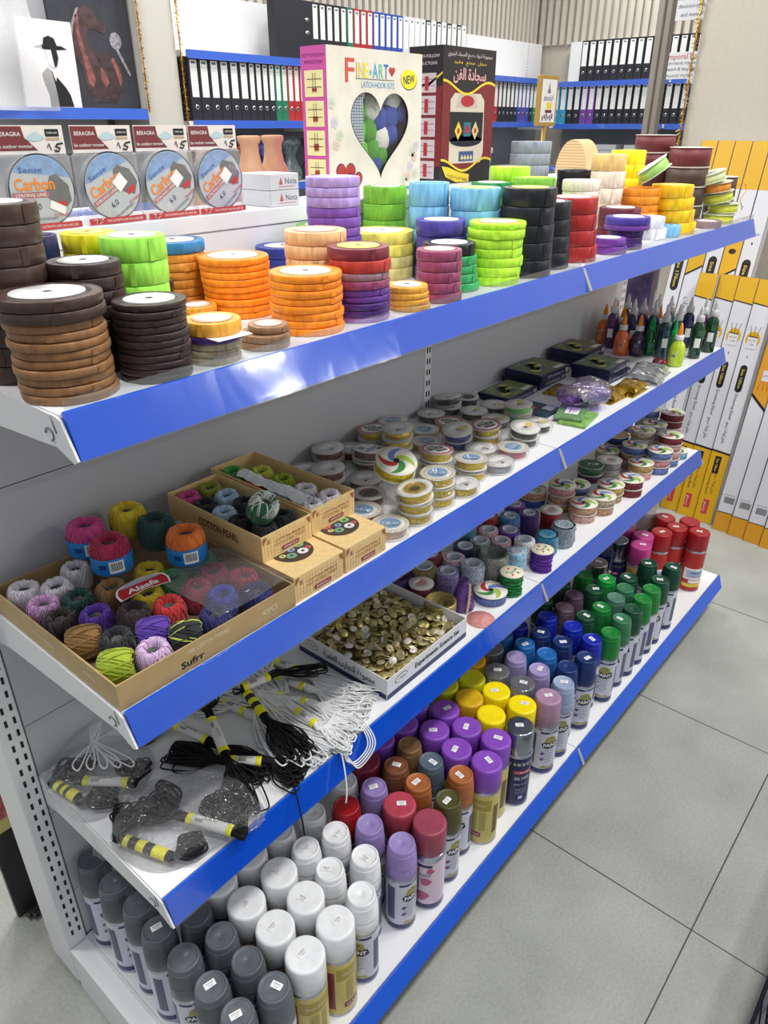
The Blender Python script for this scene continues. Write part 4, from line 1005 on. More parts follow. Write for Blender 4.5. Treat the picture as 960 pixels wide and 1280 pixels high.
# ---------------------------------------------------------------- on the spine box
CLEARBOX = film('blister_plastic', .12, .06, (250, 250, 252), .25, 12, haze=.12)
MAROON = mat('header_maroon', (118, 52, 56), .5); REDST = mat('strip_red', (190, 62, 62), .5)
DCOL = [mat('disc_skyblue', (120, 170, 220), .35, noise_amt=.25, noise_scale=90), mat('disc_pale', (205, 214, 214), .35), mat('disc_orange', (240, 140, 50), .4), mat('disc_yellow', (240, 215, 60), .4), mat('disc_rock', (70, 66, 56), .5, noise_amt=.6, noise_scale=130), mat('ring_navy', (28, 40, 70), .3)]
def line_pack(i, cx, rz, lab):
    t = empty('fishing_line_pack', (cx, .004, 1.3222), rz)
    tag(t, lab, 'packet', 'fishing line packs on the spine box')
    bx = MB(); bx.bbox(-.043, .043, -.010, .010, 0, .0855, 0, .004); bx.build('blister_box', CLEARBOX, t)
    h = MB(); h.box(-.0425, .0425, -.0005, .0005, .0858, .117); hd = h.build('header_card', mat('header_white', (226, 220, 216), .5), t)
    q = MB(); fn = on_xz(0, -.0008, .0858)
    q.flat([(-.0425, .004), (.008, .004), (-.006, .018), (-.008, .030), (-.0425, .030)], fn, 0)
    fn = on_xz(0, -.0011, .0858); q.text('BERAGRA', .0065, -.024, .022, fn, 1); q.text('be outdoor monster', .0055, -.019, .009, fn, 1, width=.042)
    q.flat([(-.006, .017), (0, .021), (.008, .024), (.014, .021), (.019, .017), (.012, .0145), (0, .014)], fn, 3)
    q.rect(.020, .037, .019, .027, fn, 2); q.text('SUPER LINE', .003, .0285, .023, on_xz(0, -.0013, .0858), 1, width=.013)
    q.rect(.020, .037, .015, .0175, fn, 4)
    q.tube([(.020, -.0012, .0858 + .007), (.0225, -.0012, .0858 + .0115), (.0245, -.0012, .0858 + .004)], .0006, 4, 2); q.tube([(.040, -.0012, .0858 + .0115), (.033, -.0012, .0858 + .0105), (.030, -.0012, .0858 + .008), (.036, -.0012, .0858 + .006), (.033, -.0012, .0858 + .0025), (.028, -.0012, .0858 + .0035)], .0010, 4, 2)
    q.build('header_print', [MAROON, PAPER, INK, mat('hanger_hole_blue', (178, 205, 216), .4), mat('ink_tan', (190, 160, 130), .5)], hd)
    # spool with its printed face
    s = MB(); T = Matrix.Translation((0, -.0088, .046)) @ Matrix.Rotation(PI / 2, 4, 'X')
    s.lathe([(.006, -.015), (.039, -.015), (.039, -.013), (.033, -.012), (.033, -.003), (.0408, -.002), (.0408, 0), (.006, 0), (.006, -.015)], 40, 0, T, cap=False)
    sp = s.build('line_spool', mat('spool_grey', (150, 156, 158), .4), t)
    q = MB(); rot = (0, .5, .55, .6)[i]; ca, sa = math.cos(rot), math.sin(rot)
    def F(d): return lambda x, y: ((x * ca - y * sa) * 1.11, -.0091 - d, .046 + (x * sa + y * ca) * 1.11)
    q.disc(0, 0, .0372, .0372, F(0), 5, 40); q.disc(0, 0, .0355, .0355, F(.0002), 1, 40)
    q.flat([(.0350 * math.cos(a), .0350 * math.sin(a)) for a in [.35 + 2.2 * k / 20 for k in range(21)]], F(.0004), 0)
    q.flat([(.002, -.004), (.010, .014), (.018, .016), (.030, .004), (.031, -.012), (.020, -.022), (.010, -.014)], F(.0006), 4)
    q.rect(-.034, .006, -.007, -.001, F(.0008), 6)
    q.text('STRONG LINE', .0045, -.014, -.004, F(.001), 8, width=.034)
    q.text('Carbon', .017, -.008, .007, F(.001), 2, width=.044, bold=.02); q.text('Sense', .008, -.010, .021, F(.001), 7, width=.026)
    q.text('6.0', .009, -.010, -.016, F(.001), 5); q.text('POWER', .005, .016, -.026, F(.001), 6); q.rect(.012, .024, -.018, -.012, F(.001), 6)
    q.text('FOR LONG DISTANCE', .004, -.004, -.029, F(.001), 5, width=.03)
    a = (-.02, .004, .004, .004)[i]; q.flat([(a, -.010), (a + .015, -.006), (a + .012, .008), (a - .003, .004)] if i else [(.004, -.018), (.020, -.026), (.023, -.018), (.007, -.010)], F(.0013), 8)
    q.build('printed_face', DCOL + [REDST, mat('ink_blue_red', (60, 90, 170), .4), PAPER], sp)
    q = MB(); fn = on_xz(0, -.0106, .0); q.rect(-.0425, .0425, .001, .0085, fn, 0); q.text('THE ULTIMATE LINE ON LAKE SEA', .0042, .010, .0047, on_xz(0, -.0109, 0), 1, width=.055)
    q.tube([(-.036, -.0109, .0068), (-.031, -.0109, .0068), (-.033, -.0109, .0025)], .0006, 4, 1); q.tube([(-.022, -.0109, .0072), (-.028, -.0109, .006), (-.023, -.0109, .0045), (-.029, -.0109, .0022)], .0006, 4, 1)
    q.build('red_strip', [REDST, PAPER], t)
line_pack(0, .196, -.05, 'fishing line pack with a round printed spool, the one nearest the camera end')
line_pack(1, .292, .0, 'fishing line pack between the first pack and the closely set pair')
line_pack(2, .382, .0, 'fishing line pack third in the row, half behind the last pack')
line_pack(3, .4695, .0, 'fishing line pack last in the row, next to the white cartons')
for k in range(2):
    b = MB(); b.bbox(.5685, .6325, -.001, .071, 1.3223 + k * .0245, 1.3223 + k * .0245 + .0238, 0, .0012)
    o = b.build('small_carton', mat('carton_white_grey', (206, 207, 212), .45)); tag(o, ('lower', 'upper')[k] + ' small white carton with a red triangle logo beside the packs', 'box', 'small white cartons')
    q = MB(); fn = on_xz(.5685, -.0014, 1.3223 + k * .0245); q.text('Nota', .0125, .046, .013, fn, 0); q.flat([(.020, .008), (.028, .008), (.024, .019)], fn, 1); q.rect(.018, .055, .0045, .0052, fn, 1)
    q.build('printed_logo', [GREYINK, mat('ink_brick', (190, 90, 80), .5)], o)
# heart window kit box
def kit_box():
    x0, x1, y0, y1, z0, z1 = .758, 1.022, .05, .1115, 1.3226, 1.5585
    W_ = x1 - x0; H_ = z1 - z0
    t = empty('craft_kit_box', (x0, y0, z0)); tag(t, 'cream rug kit box with a heart shaped window and a pink side', 'box')
    CREAM = mat('box_cream_print', (226, 220, 206), .45, noise_amt=.10, noise_scale=18); PINK = mat('box_pink', (206, 92, 168), .45)
    # front with a heart shaped hole: polar strips between the heart and the rectangle
    hc = (.141, .110)
    def heart(a, s=1.0):
        th = a; x = 16 * math.sin(th) ** 3; y = 13 * math.cos(th) - 5 * math.cos(2 * th) - 2 * math.cos(3 * th) - math.cos(4 * th)
        return (hc[0] + x * .0051 * s, hc[1] + y * .0049 * s)
    N = 72; inner = [heart(2 * PI * i / N) for i in range(N)]; outer = []
    for (hx, hy) in inner:
        dx, dy = hx - hc[0], hy - hc[1] + 1e-6; k = 1e9
        if dx > 0: k = min(k, (W_ - hc[0]) / dx)
        if dx < 0: k = min(k, -hc[0] / dx)
        if dy > 0: k = min(k, (H_ - hc[1]) / dy)
        if dy < 0: k = min(k, -hc[1] / dy)
        outer.append((hc[0] + dx * k, hc[1] + dy * k))
    b = MB()
    b.add([(x, 0, y) for x, y in inner] + [(x, 0, y) for x, y in outer], [(i, (i + 1) % N, N + (i + 1) % N, N + i) for i in range(N)], 0)
    for cx, cy in ((0, 0), (W_, 0), (W_, H_), (0, H_)):
        j = min(range(N), key=lambda i: (outer[i][0] - cx) ** 2 + (outer[i][1] - cy) ** 2)
        best = sorted(range(N), key=lambda i: (outer[i][0] - cx) ** 2 + (outer[i][1] - cy) ** 2)[:1][0]
        a = best; bb = (best + 1) % N; c_ = (best - 1) % N
        b.add([(outer[a][0], 0, outer[a][1]), (cx, 0, cy), (outer[bb][0], 0, outer[bb][1])], [(0, 1, 2)], 0); b.add([(outer[c_][0], 0, outer[c_][1]), (cx, 0, cy), (outer[a][0], 0, outer[a][1])], [(0, 1, 2)], 0)
    D_ = y1 - y0
    b.add([(0, 0, 0), (0, D_, 0), (0, D_, H_), (0, 0, H_)], [(0, 1, 2, 3)], 1)
    b.add([(W_, 0, 0), (W_, D_, 0), (W_, D_, H_), (W_, 0, H_)], [(3, 2, 1, 0)], 1)
    b.add([(0, 0, H_), (W_, 0, H_), (W_, D_, H_), (0, D_, H_)], [(0, 1, 2, 3)], 0); b.add([(0, 0, 0), (W_, 0, 0), (W_, D_, 0), (0, D_, 0)], [(3, 2, 1, 0)], 0); b.add([(0, D_, 0), (W_, D_, 0), (W_, D_, H_), (0, D_, H_)], [(3, 2, 1, 0)], 1)
    body = b.build('carton', [CREAM, PINK], t)
    q = MB(); q.flat([heart(2 * PI * i / N, 1.0) for i in range(N)], on_xz(0, .0016, 0), 0); q.build('clear_window', film('window_film', .07, .05, bump=.1), t)
    q = MB(); q.tube([(x, -.0002, y) for x, y in inner], .0007, 4, 0, True); q.build('window_edge', mat('edge_brown', (90, 80, 70), .6), body)
    # content: grid canvas and pompoms of yarn
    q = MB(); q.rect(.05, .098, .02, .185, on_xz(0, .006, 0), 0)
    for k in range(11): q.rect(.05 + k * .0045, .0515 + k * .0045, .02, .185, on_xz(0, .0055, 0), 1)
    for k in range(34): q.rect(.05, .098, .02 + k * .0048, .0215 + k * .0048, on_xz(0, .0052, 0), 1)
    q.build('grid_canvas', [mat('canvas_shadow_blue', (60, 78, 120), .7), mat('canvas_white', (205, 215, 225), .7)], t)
    YG = [mat('pompom_white', (228, 226, 218), .9, bump=1, bump_scale=300), mat('pompom_green', (84, 150, 60), .9, bump=1, bump_scale=300, noise_amt=.2), mat('pompom_blue', (60, 80, 160), .9, bump=1, bump_scale=300, noise_amt=.2), mat('pompom_lime', (110, 190, 70), .9, bump=1, bump_scale=300)]
    for (px, py, c_, rr) in [(.138, .160, 0, .016), (.168, .135, 0, .017), (.210, .150, 0, .018), (.186, .162, 2, .018), (.180, .120, 2, .018), (.205, .122, 2, .018), (.186, .088, 0, .017), (.138, .130, 1, .018), (.138, .100, 3, .017), (.160, .100, 1, .015), (.142, .068, 3, .018), (.165, .072, 1, .016), (.183, .062, 1, .014), (.158, .040, 1, .014), (.140, .045, 3, .012), (.205, .095, 2, .014), (.222, .128, 2, .012), (.172, .048, 2, .012)]:
        v = MB(); v.lathe([(.0005, -rr), (rr * .5, -rr * .87), (rr * .87, -rr * .5), (rr, 0), (rr * .87, rr * .5), (rr * .5, rr * .87), (.0005, rr)], 18, 0)
        o = v.build('yarn_pompom', YG[c_], t); o.location = (.139 + (px - .165) * 1.42, .008 + rr, .106 + (py - .1) * 1.12); o.scale = (1.35, .8, 1.5)
    MB().box(.03, .255, .052, .054, .005, .215).build('backing_card', mat('backing_grey', (70, 80, 90), .7), t)
    # print
    q = MB(); fn = on_xz(0, -.0006, 0)
    cols = [(0, 'F', .062, .038, .050), (1, 'I', .080, .022, .048), (2, 'N', .093, .022, .048), (3, 'E', .106, .022, .048)]
    q.text('F', .052, .058, .202, fn, 0, width=.024, bold=.01)
    for s, x, mi, w_ in (('I', .076, 1, .003), ('N', .088, 2, .013), ('E', .102, 3, .010), ('A', .126, 5, .014), ('R', .142, 4, .012), ('T', .156, 6, .013)): q.text(s, .033, x, .203, fn, mi, width=w_, bold=.012)
    q.disc(.113, .200, .003, .004, fn, 4, 12); q.rect(.072, .180, .189, .1898, fn, 7)
    q.text('LATCH-HOOK KITS', .0135, .134, .181, fn, 5, width=.092)
    def hrt(cx, cy, s, mi, f):
        pts = [(cx + 16 * math.sin(2 * PI * i / 30) ** 3 * s, cy + (13 * math.cos(2 * PI * i / 30) - 5 * math.cos(4 * PI * i / 30) - 2 * math.cos(6 * PI * i / 30) - math.cos(8 * PI * i / 30)) * s) for i in range(30)]
        q.flat(pts, f, mi)
    hrt(.173, .204, .00055, 8, fn); f2 = on_xz(0, -.0009, 0); f3 = on_xz(0, -.0012, 0); f4 = on_xz(0, -.0015, 0)
    hrt(.043, .036, .00162, 7, fn); hrt(.043, .036, .0015, 8, f2); hrt(.066, .024, .00132, 7, f3); hrt(.066, .024, .0012, 8, f4)
    q.disc(.224, .192, .024, .0165, fn, 7, 30, .1); q.disc(.2232, .193, .0235, .016, f2, 3, 30); q.text('NEW', .019, .2232, .193, f3, 7, width=.034, rot=.12, bold=.02)
    q.flat([(.118, .004), (.20, .010), (.235, .007), (.235, .003), (.12, .001)], fn, 9)
    for (fx, fz, mi_) in ((.243, .060, 10), (.232, .045, 11), (.250, .080, 11), (.225, .025, 10), (.247, .030, 12), (.020, .085, 10), (.030, .100, 12), (.016, .120, 11), (.236, .070, 12), (.212, .020, 12), (.010, .150, 12)):
        for k in range(5): q.disc(fx + .006 * math.cos(k * 1.257), fz + .006 * math.sin(k * 1.257), .0038, .0038, fn, mi_, 10)
        q.disc(fx, fz, .002, .002, f2, 12, 8)
    q.build('front_print', [mat('pr_red', (206, 84, 74), .5), mat('pr_orange', (230, 170, 90), .5), mat('pr_yel', (226, 205, 90), .5), mat('pr_yellow', (246, 232, 40), .5), mat('pr_green', (100, 190, 150), .5), mat('pr_blue', (80, 160, 210), .5), mat('pr_azure', (60, 120, 200), .5), mat('pr_dark', (60, 60, 90), .5), mat('pr_heart', (178, 62, 58), .4), mat('pr_sea', (70, 150, 210), .5), mat('pr_petal', (222, 196, 184), .5), mat('pr_petal_lilac', (208, 204, 214), .5), mat('pr_leaf', (206, 212, 190), .5)], body)
    q = MB(); fn = lambda a, c_: (-.0005, D_ - a, c_); fd = lambda a, c_: (-.0009, D_ - a, c_)
    q.text('EASY TO-FOLLOW', .0075, D_ / 2, .222, fn, 2, width=D_ * .86); q.text('INSTRUCTIONS', .0075, D_ / 2, .212, fn, 2, width=D_ * .7)
    for k in range(5):
        zz = .160 - k * .046; q.rect(.008, D_ - .008, zz, zz + .040, fn, 0)
        for j in (0, 1): q.rect(.014, D_ - .012, zz + .014 + j * .012, zz + .0152 + j * .012, fd, 1)
        for j in (0, 1): q.rect(.028 + j * .006, .0292 + j * .006, zz + .006, zz + .036, fd, 1)
        q.rect(.026, .038, zz + .008, zz + .013 + k * .003, fd, 3)
    q.build('side_print', [mat('pr_paleyellow', (240, 232, 170), .5), mat('pr_darkline', (110, 90, 80), .5), mat('pr_plum', (120, 40, 110), .5), mat('pr_rust', (176, 80, 60), .5)], body)
kit_box()
def dark_box():
    x0, x1, y0, y1, z0, z1 = 1.158, 1.358, .1, .19, 1.3226, 1.5860
    W_, D_, H_ = x1 - x0, y1 - y0, z1 - z0
    t = empty('craft_kit_box', (x0, y0, z0)); tag(t, 'black and dark red rug kit box with a gold wave and a tapestry picture', 'box')
    b = MB(); b.box(0, W_, 0, D_, 0, H_); body = b.build('carton', mat('box_black', (40, 36, 40), .4), t)
    RED_ = mat('box_dark_red', (118, 40, 44), .45, noise_amt=.25, noise_scale=140); GOLD = mat('box_gold', (226, 200, 60), .4)
    q = MB(); fn = on_xz(0, -.0006, 0); f2 = on_xz(0, -.0009, 0); f3 = on_xz(0, -.0012, 0); f4 = on_xz(0, -.0015, 0)
    wav = lambda x, a: a + .012 * math.cos(x / W_ * 2 * PI * 1.15)
    xs = [W_ * i / 20 for i in range(21)]
    q.flat([(x, wav(x, .034)) for x in xs] + [(x, wav(x, .186)) for x in reversed(xs)], fn, 0)
    for a in (.034, .186):
        for i in range(20): q.flat([(xs[i], wav(xs[i], a)), (xs[i + 1], wav(xs[i + 1], a)), (xs[i + 1], wav(xs[i + 1], a) + .005), (xs[i], wav(xs[i], a) + .005)], f4, 1)
    q.text(arabic('مجموعة ادوات صنع السجاد اليدوي'), .010, W_ / 2, .250, fn, 2, width=W_ * .84); q.text(arabic('سهل  ممتع  مفيد'), .009, W_ / 2, .236, fn, 1, width=W_ * .62)
    q.text(arabic('سجادة الفن'), .030, W_ / 2, .214, fn, 3, width=W_ * .62, bold=.02)
    q.flat([(.03, .04), (.155, .04), (.165, .06), (.16, .165), (.145, .178), (.045, .178), (.03, .165)], f2, 4)
    q.flat([(.030, .085), (.158, .085), (.158, .142), (.030, .142)], f3, 5); q.disc(.094, .085, .062, .012, f3, 5, 20)
    q.flat([(.050, .150), (.135, .150), (.125, .176), (.062, .176)], f3, 6); q.disc(.093, .163, .026, .011, f4, 7, 18)
    for cx, mi in ((.062, 1), (.128, 8)): q.flat([(cx - .014, .105), (cx, .087), (cx + .014, .105), (cx, .124)], f4, mi); q.disc(cx, .105, .005, .006, on_xz(0, -.0018, 0), 7, 8)
    q.rect(.082, .110, .094, .122, f4, 9); q.disc(.096, .108, .008, .009, on_xz(0, -.0018, 0), 7, 8)
    q.rect(.068, .125, .044, .064, f4, 10)
    for k in range(4): q.flat([(.074 + k * .012, .050), (.080 + k * .012, .046), (.086 + k * .012, .050), (.080 + k * .012, .058)], on_xz(0, -.0018, 0), 8)
    q.flat([(.004, .036), (.02, .014), (.06, .002), (.11, .001), (.112, .016), (.07, .022), (.03, .033)], f4, 1); q.text(arabic('قطعة فنية رائعة'), .010, .065, .012, on_xz(0, -.002, 0), 11, width=.08, rot=-.16)
    q.build('front_print', [RED_, GOLD, mat('pr_offwhite', (220, 210, 210), .5), mat('pr_rose', (226, 170, 170), .5), mat('pr_cream', (205, 196, 176), .5), mat('pr_deep', (26, 30, 40), .5), mat('pr_greycream', (190, 180, 170), .5), mat('pr_crimson', (170, 44, 50), .5), mat('pr_pale', (206, 190, 140), .5), mat('pr_teal', (40, 110, 130), .5), mat('pr_midblue', (60, 84, 130), .5), INK], body)
    q = MB(); fn = lambda a, c_: (-.0005, D_ - a, c_); fd = lambda a, c_: (-.0009, D_ - a, c_)
    q.rect(0, D_, .035, .19, fn, 0); q.text('EASY-TO-FOLLOW', .008, D_ / 2, .245, fn, 3, width=D_ * .8); q.text('INSTRUCTIONS', .008, D_ / 2, .232, fn, 3, width=D_ * .66)
    q.flat([(0, .186), (D_ * .6, .190), (D_, .212), (D_, .216), (D_ * .6, .196), (0, .190)], fd, 1)
    for k in range(5):
        zz = .178 - k * .042; q.rect(.024, D_ - .016, zz, zz + .036, fd, 2)
        for j in (0, 1): q.rect(.03, D_ - .02, zz + .012 + j * .012, zz + .0132 + j * .012, lambda a, c_: (-.0012, D_ - a, c_), 4)
        q.rect(.044, .054, zz + .004, zz + .03, lambda a, c_: (-.0014, D_ - a, c_), 5)
    q.build('side_print', [RED_, GOLD, mat('pr_greysq', (196, 190, 190), .5), mat('pr_offwhite', (220, 210, 210), .5), GREYINK, mat('pr_crimson', (170, 44, 50), .5)], body)
dark_box()
# behind the spine on the rear shelf
TERRA = mat('terracotta', (204, 160, 128), .75, noise_amt=.05)
for i, (x, y) in enumerate([(.600, .195), (.70, .195), (.775, .215)]):
    b = MB(); b.lathe([(.030, 0), (.036, .02), (.040, .07), (.038, .11), (.030, .145), (.0195, .168), (.0165, .185), (.0168, .197), (.021, .204), (.021, .211), (.015, .212), (.013, .19), (.02, .16), (.0001, .15)], 36, 0)
    o = b.build('clay_vase', TERRA); o.location = (x, y, Z1 + .0004); tag(o, ('unglazed clay vase partly hidden behind the last fishing line pack', 'unglazed clay vase in the middle behind the white cartons', 'unglazed clay vase closest to the pink side of the kit box')[i], 'vase', 'clay vases')
b = MB(); N = 24; r = .055
b.lathe([(.0001, 0), (r, 0), (r, .0001)], 4, 0)
b = MB(); L_ = .19; sec = []
for i in range(N + 1):
    a = PI * i / N; sec.append((-.062 * math.cos(a), .05 + .042 * math.sin(a)))
sec = [(-.062, 0)] + sec + [(.062, 0)]
n = len(sec); b.add([(x, 0, z) for x, z in sec] + [(x, L_, z) for x, z in sec], [tuple(range(n)), tuple(range(2 * n - 1, n - 1, -1))] + [(i, i + n, (i + 1) % n + n, (i + 1) % n) for i in range(n)], 0)
WOOD = mat('pale_wood_box', (222, 190, 140), .5)
t = b.build('wooden_box', WOOD); t.location = (1.905, .170, 1.2106); t.rotation_euler = (0, 0, -PI / 2); t.scale = (.82, .45, 2.08); tag(t, 'pale wooden box with a rounded lid and fine grooves behind the ribbon stacks', 'box')
q = MB()
for k in range(24):
    z = .008 + k * .0037; hw = .062 if z < .05 else .062 * math.sqrt(max(0, 1 - ((z - .05) / .042) ** 2))
    if hw > .004: q.box(-hw + .001, hw - .001, -.0006, .0002, z, z + .0006)
q.build('grooves', mat('groove_brown', (160, 125, 84), .6), t)
q = MB(); q.bbox(-.0626, -.060, .09, .105, .05, .056, 0, .0005); q.build('latch', mat('latch_dark', (80, 60, 40), .5), t)
b = MB(); b.lathe([(.036, 0), (.038, .06), (.040, .062), (.040, .068), (.0001, .069)], 30, 0); o = b.build('white_tub', mat('tub_white', (232, 232, 230), .45)); o.location = (1.40, .16, 1.2105); o.scale = (1, 1, 2.0)
tag(o, 'plain white round tub behind the yellow green ribbon rolls', 'tub')
# grey stack of reels behind
z = Z1
for i, t_ in enumerate([.028] * 6 + [.012]):
    rr = .048 if i < 6 else .052
    o = bpy.data.objects.new('ribbon_roll', roll_mesh(rr, t_ - .0006, RC['gry'])); C.objects.link(o); o.location = (1.38, .17, z + .0006); z += t_
    tag(o, 'silver grey ribbon roll, %s in the grey column' % ('lowest', 'second lowest', 'third from the bottom', 'fourth from the bottom', 'third from the top', 'second from the top', 'topmost, thinner')[i], 'ribbon', 'rolls of ribbon on the top shelf')
for k, (xx, yy) in enumerate([(1.53, .2), (1.60, .22)]):
    for j in range(3):
        b = MB(); b.bbox(-.035, .035, -.03, .03, 0, .03, 0, .008); o = b.build('white_packet', mat('packet_white', (222, 224, 228), .5)); o.location = (xx + k * .01, yy, 1.2105 + j * .031)
        tag(o, 'small white packet piled behind the silver grey roll column', 'packet', 'white packets behind the grey column')

# ---------------------------------------------------------------- spray paint cans on the deck
CC = {'grey': (92, 98, 104), 'white': (232, 234, 236), 'red': (160, 26, 34), 'lilac': (150, 132, 190), 'rose': (176, 66, 84), 'brown-red': (150, 66, 84), 'olive': (78, 76, 38), 'orange-brown': (168, 100, 56), 'purple': (132, 74, 184),
      'steel blue': (84, 100, 116), 'brown': (124, 76, 52), 'bronze': (128, 98, 66), 'plum red': (128, 36, 62), 'yellow': (244, 220, 16), 'amber': (212, 168, 24), 'yellow-green': (206, 206, 30), 'chrome': (150, 158, 168), 'silver': (160, 160, 160),
      'clear': (190, 200, 215), 'smoky': (150, 150, 170), 'dusty lilac': (166, 130, 158), 'pale blue': (150, 166, 196), 'lavender': (158, 146, 194), 'sky blue': (36, 104, 176), 'dark blue': (24, 46, 104), 'royal blue': (20, 40, 168), 'green': (24, 124, 52),
      'sea green': (52, 118, 82), 'dark green': (18, 72, 48), 'bottle green': (12, 66, 48), 'bright green': (26, 150, 60), 'grey-green': (84, 124, 108), 'purple-grey': (84, 62, 84), 'pink-green': (92, 76, 86), 'navy': (20, 28, 80), 'magenta': (184, 60, 132), 'white-topped red': (226, 214, 214)}
_BM = {}; _CM = {}; _LM = {}
BODYM = {'T': mat('can_label_white', (206, 208, 222), .3), 'S': mat('can_label_gold', (204, 188, 106), .3), 'C': mat('can_label_navy', (26, 34, 84), .3), 'P': mat('can_label_blush', (222, 206, 218), .3), 'D': mat('can_label_white', (206, 208, 222), .3), 'X': mat('can_label_white', (206, 208, 222), .3),
         'M': mat('can_label_khaki', (190, 164, 100), .3), 'R': mat('can_label_red', (176, 44, 40), .3), 'W': mat('can_label_dark_red', (112, 20, 28), .3)}
STEEL = mat('can_rim_steel', (190, 194, 204), .25, .9); NAVYB = mat('can_band_navy', (36, 40, 96), .3)
def body_mesh(t):
    if t in _BM: return _BM[t]
    r = .0282 if t == 'T' else .0318; H = .135 if t in 'TPDX' else .145
    b = MB(); b.lathe([(r - .004, .0012), (r - .001, 0), (r + .0006, .0015), (r + .0004, .003), (r - .0002, .004)], 36, 1, cap=False)
    b.lathe([(.0001, .002), (r - .004, .0012)], 36, 1, cap=False)
    b.lathe([(r - .0002, .004), (r, .005), (r, .017)], 36, 2 if t in 'TPDXC' else 0, cap=False)
    b.lathe([(r, .017), (r, H - .005)], 36, 0, cap=False); b.lathe([(r, H - .005), (r + .0004, H - .003), (r - .001, H), (r - .006, H + .006), (.0001, H + .010)], 36, 1, cap=False)
    _BM[t] = b.mesh('spray_can', [BODYM[t], STEEL, NAVYB]); return _BM[t]
def cap_mesh(t, col):
    k = ('T' if t == 'T' else 'X' if t == 'X' else 'C' if t == 'C' else 'S' if t in 'SMPRW' else 'D', col)
    if k in _CM: return _CM[k]
    c_ = CC[col]; b = MB(); speck = .06 if col in ('bronze', 'purple-grey', 'pink-green', 'dusty lilac', 'rose', 'grey-green', 'brown-red', 'amber') else .03
    m = mat('cap_' + col.replace(' ', '_').replace('-', '_'), c_, .32, noise_amt=speck * 2.5, noise_scale=55, spec=.5)
    if k[0] == 'T':
        r0, r1, z0, z1 = .0284, .0232, .136, .205; pr = [(r0 - .0006, z0), (r0, z0 + .001)]
        n = 11
        pr += [(r0 - .0004, z0 + .024)]
        for i in range(n):
            z = z0 + .027 + i * .0028; rr = r0 - .0006 - (r0 - r1 - .0012) * ((z - z0) / (z1 - z0)) ** 1.7
            pr += [(rr - .0001, z), (rr + .00065, z + .0005), (rr + .00065, z + .0016), (rr - .0002, z + .0021)]
        pr += [(r1 + .0012, z1 - .0085), (r1 + .0006, z1 - .002), (r1 - .0008, z1), (r1 - .0022, z1 - .0002), (r1 - .0030, z1 - .0014), (r1 - .0036, z1 - .0019), (r1 - .006, z1 - .0020), (.004, z1 - .0021), (.0036, z1 - .0024), (.0028, z1 - .0027), (.0001, z1 - .0027)]
        b.lathe(pr, 40, 0, cap=False)
    else:
        r0 = .0318 if k[0] != 'C' else .0305; z0, z1 = (.147, .205) if k[0] in 'SC' else (.138, .205)
        if t == 'R': z0, z1 = .147, .205
        taper = .0006 if k[0] in 'SC' else .003
        pr = [(r0 - .0006, z0), (r0, z0 + .001), (r0 - taper, z1 - .004), (r0 - taper - .0012, z1 - .0014), (r0 - taper - .0030, z1 - .0002), (r0 - taper - .0046, z1), (r0 - taper - .007, z1), (.006, z1), (.0001, z1)]
        if k[0] == 'X':
            m = film('clear_cap_plastic', .16, .06, c_, .05, 20, .10)
            b.lathe([(.007, .148), (.007, .17), (.005, .172), (.0001, .172)], 16, 0, cap=False)
        if k[0] == 'C': m = mat('cap_' + col, c_ if col != 'navy' else CC['navy'], .16, .95 if col != 'navy' else .2)
        b.lathe(pr, 40, 0, cap=False)
    _CM[k] = b.mesh('cap', [m]); return _CM[k]
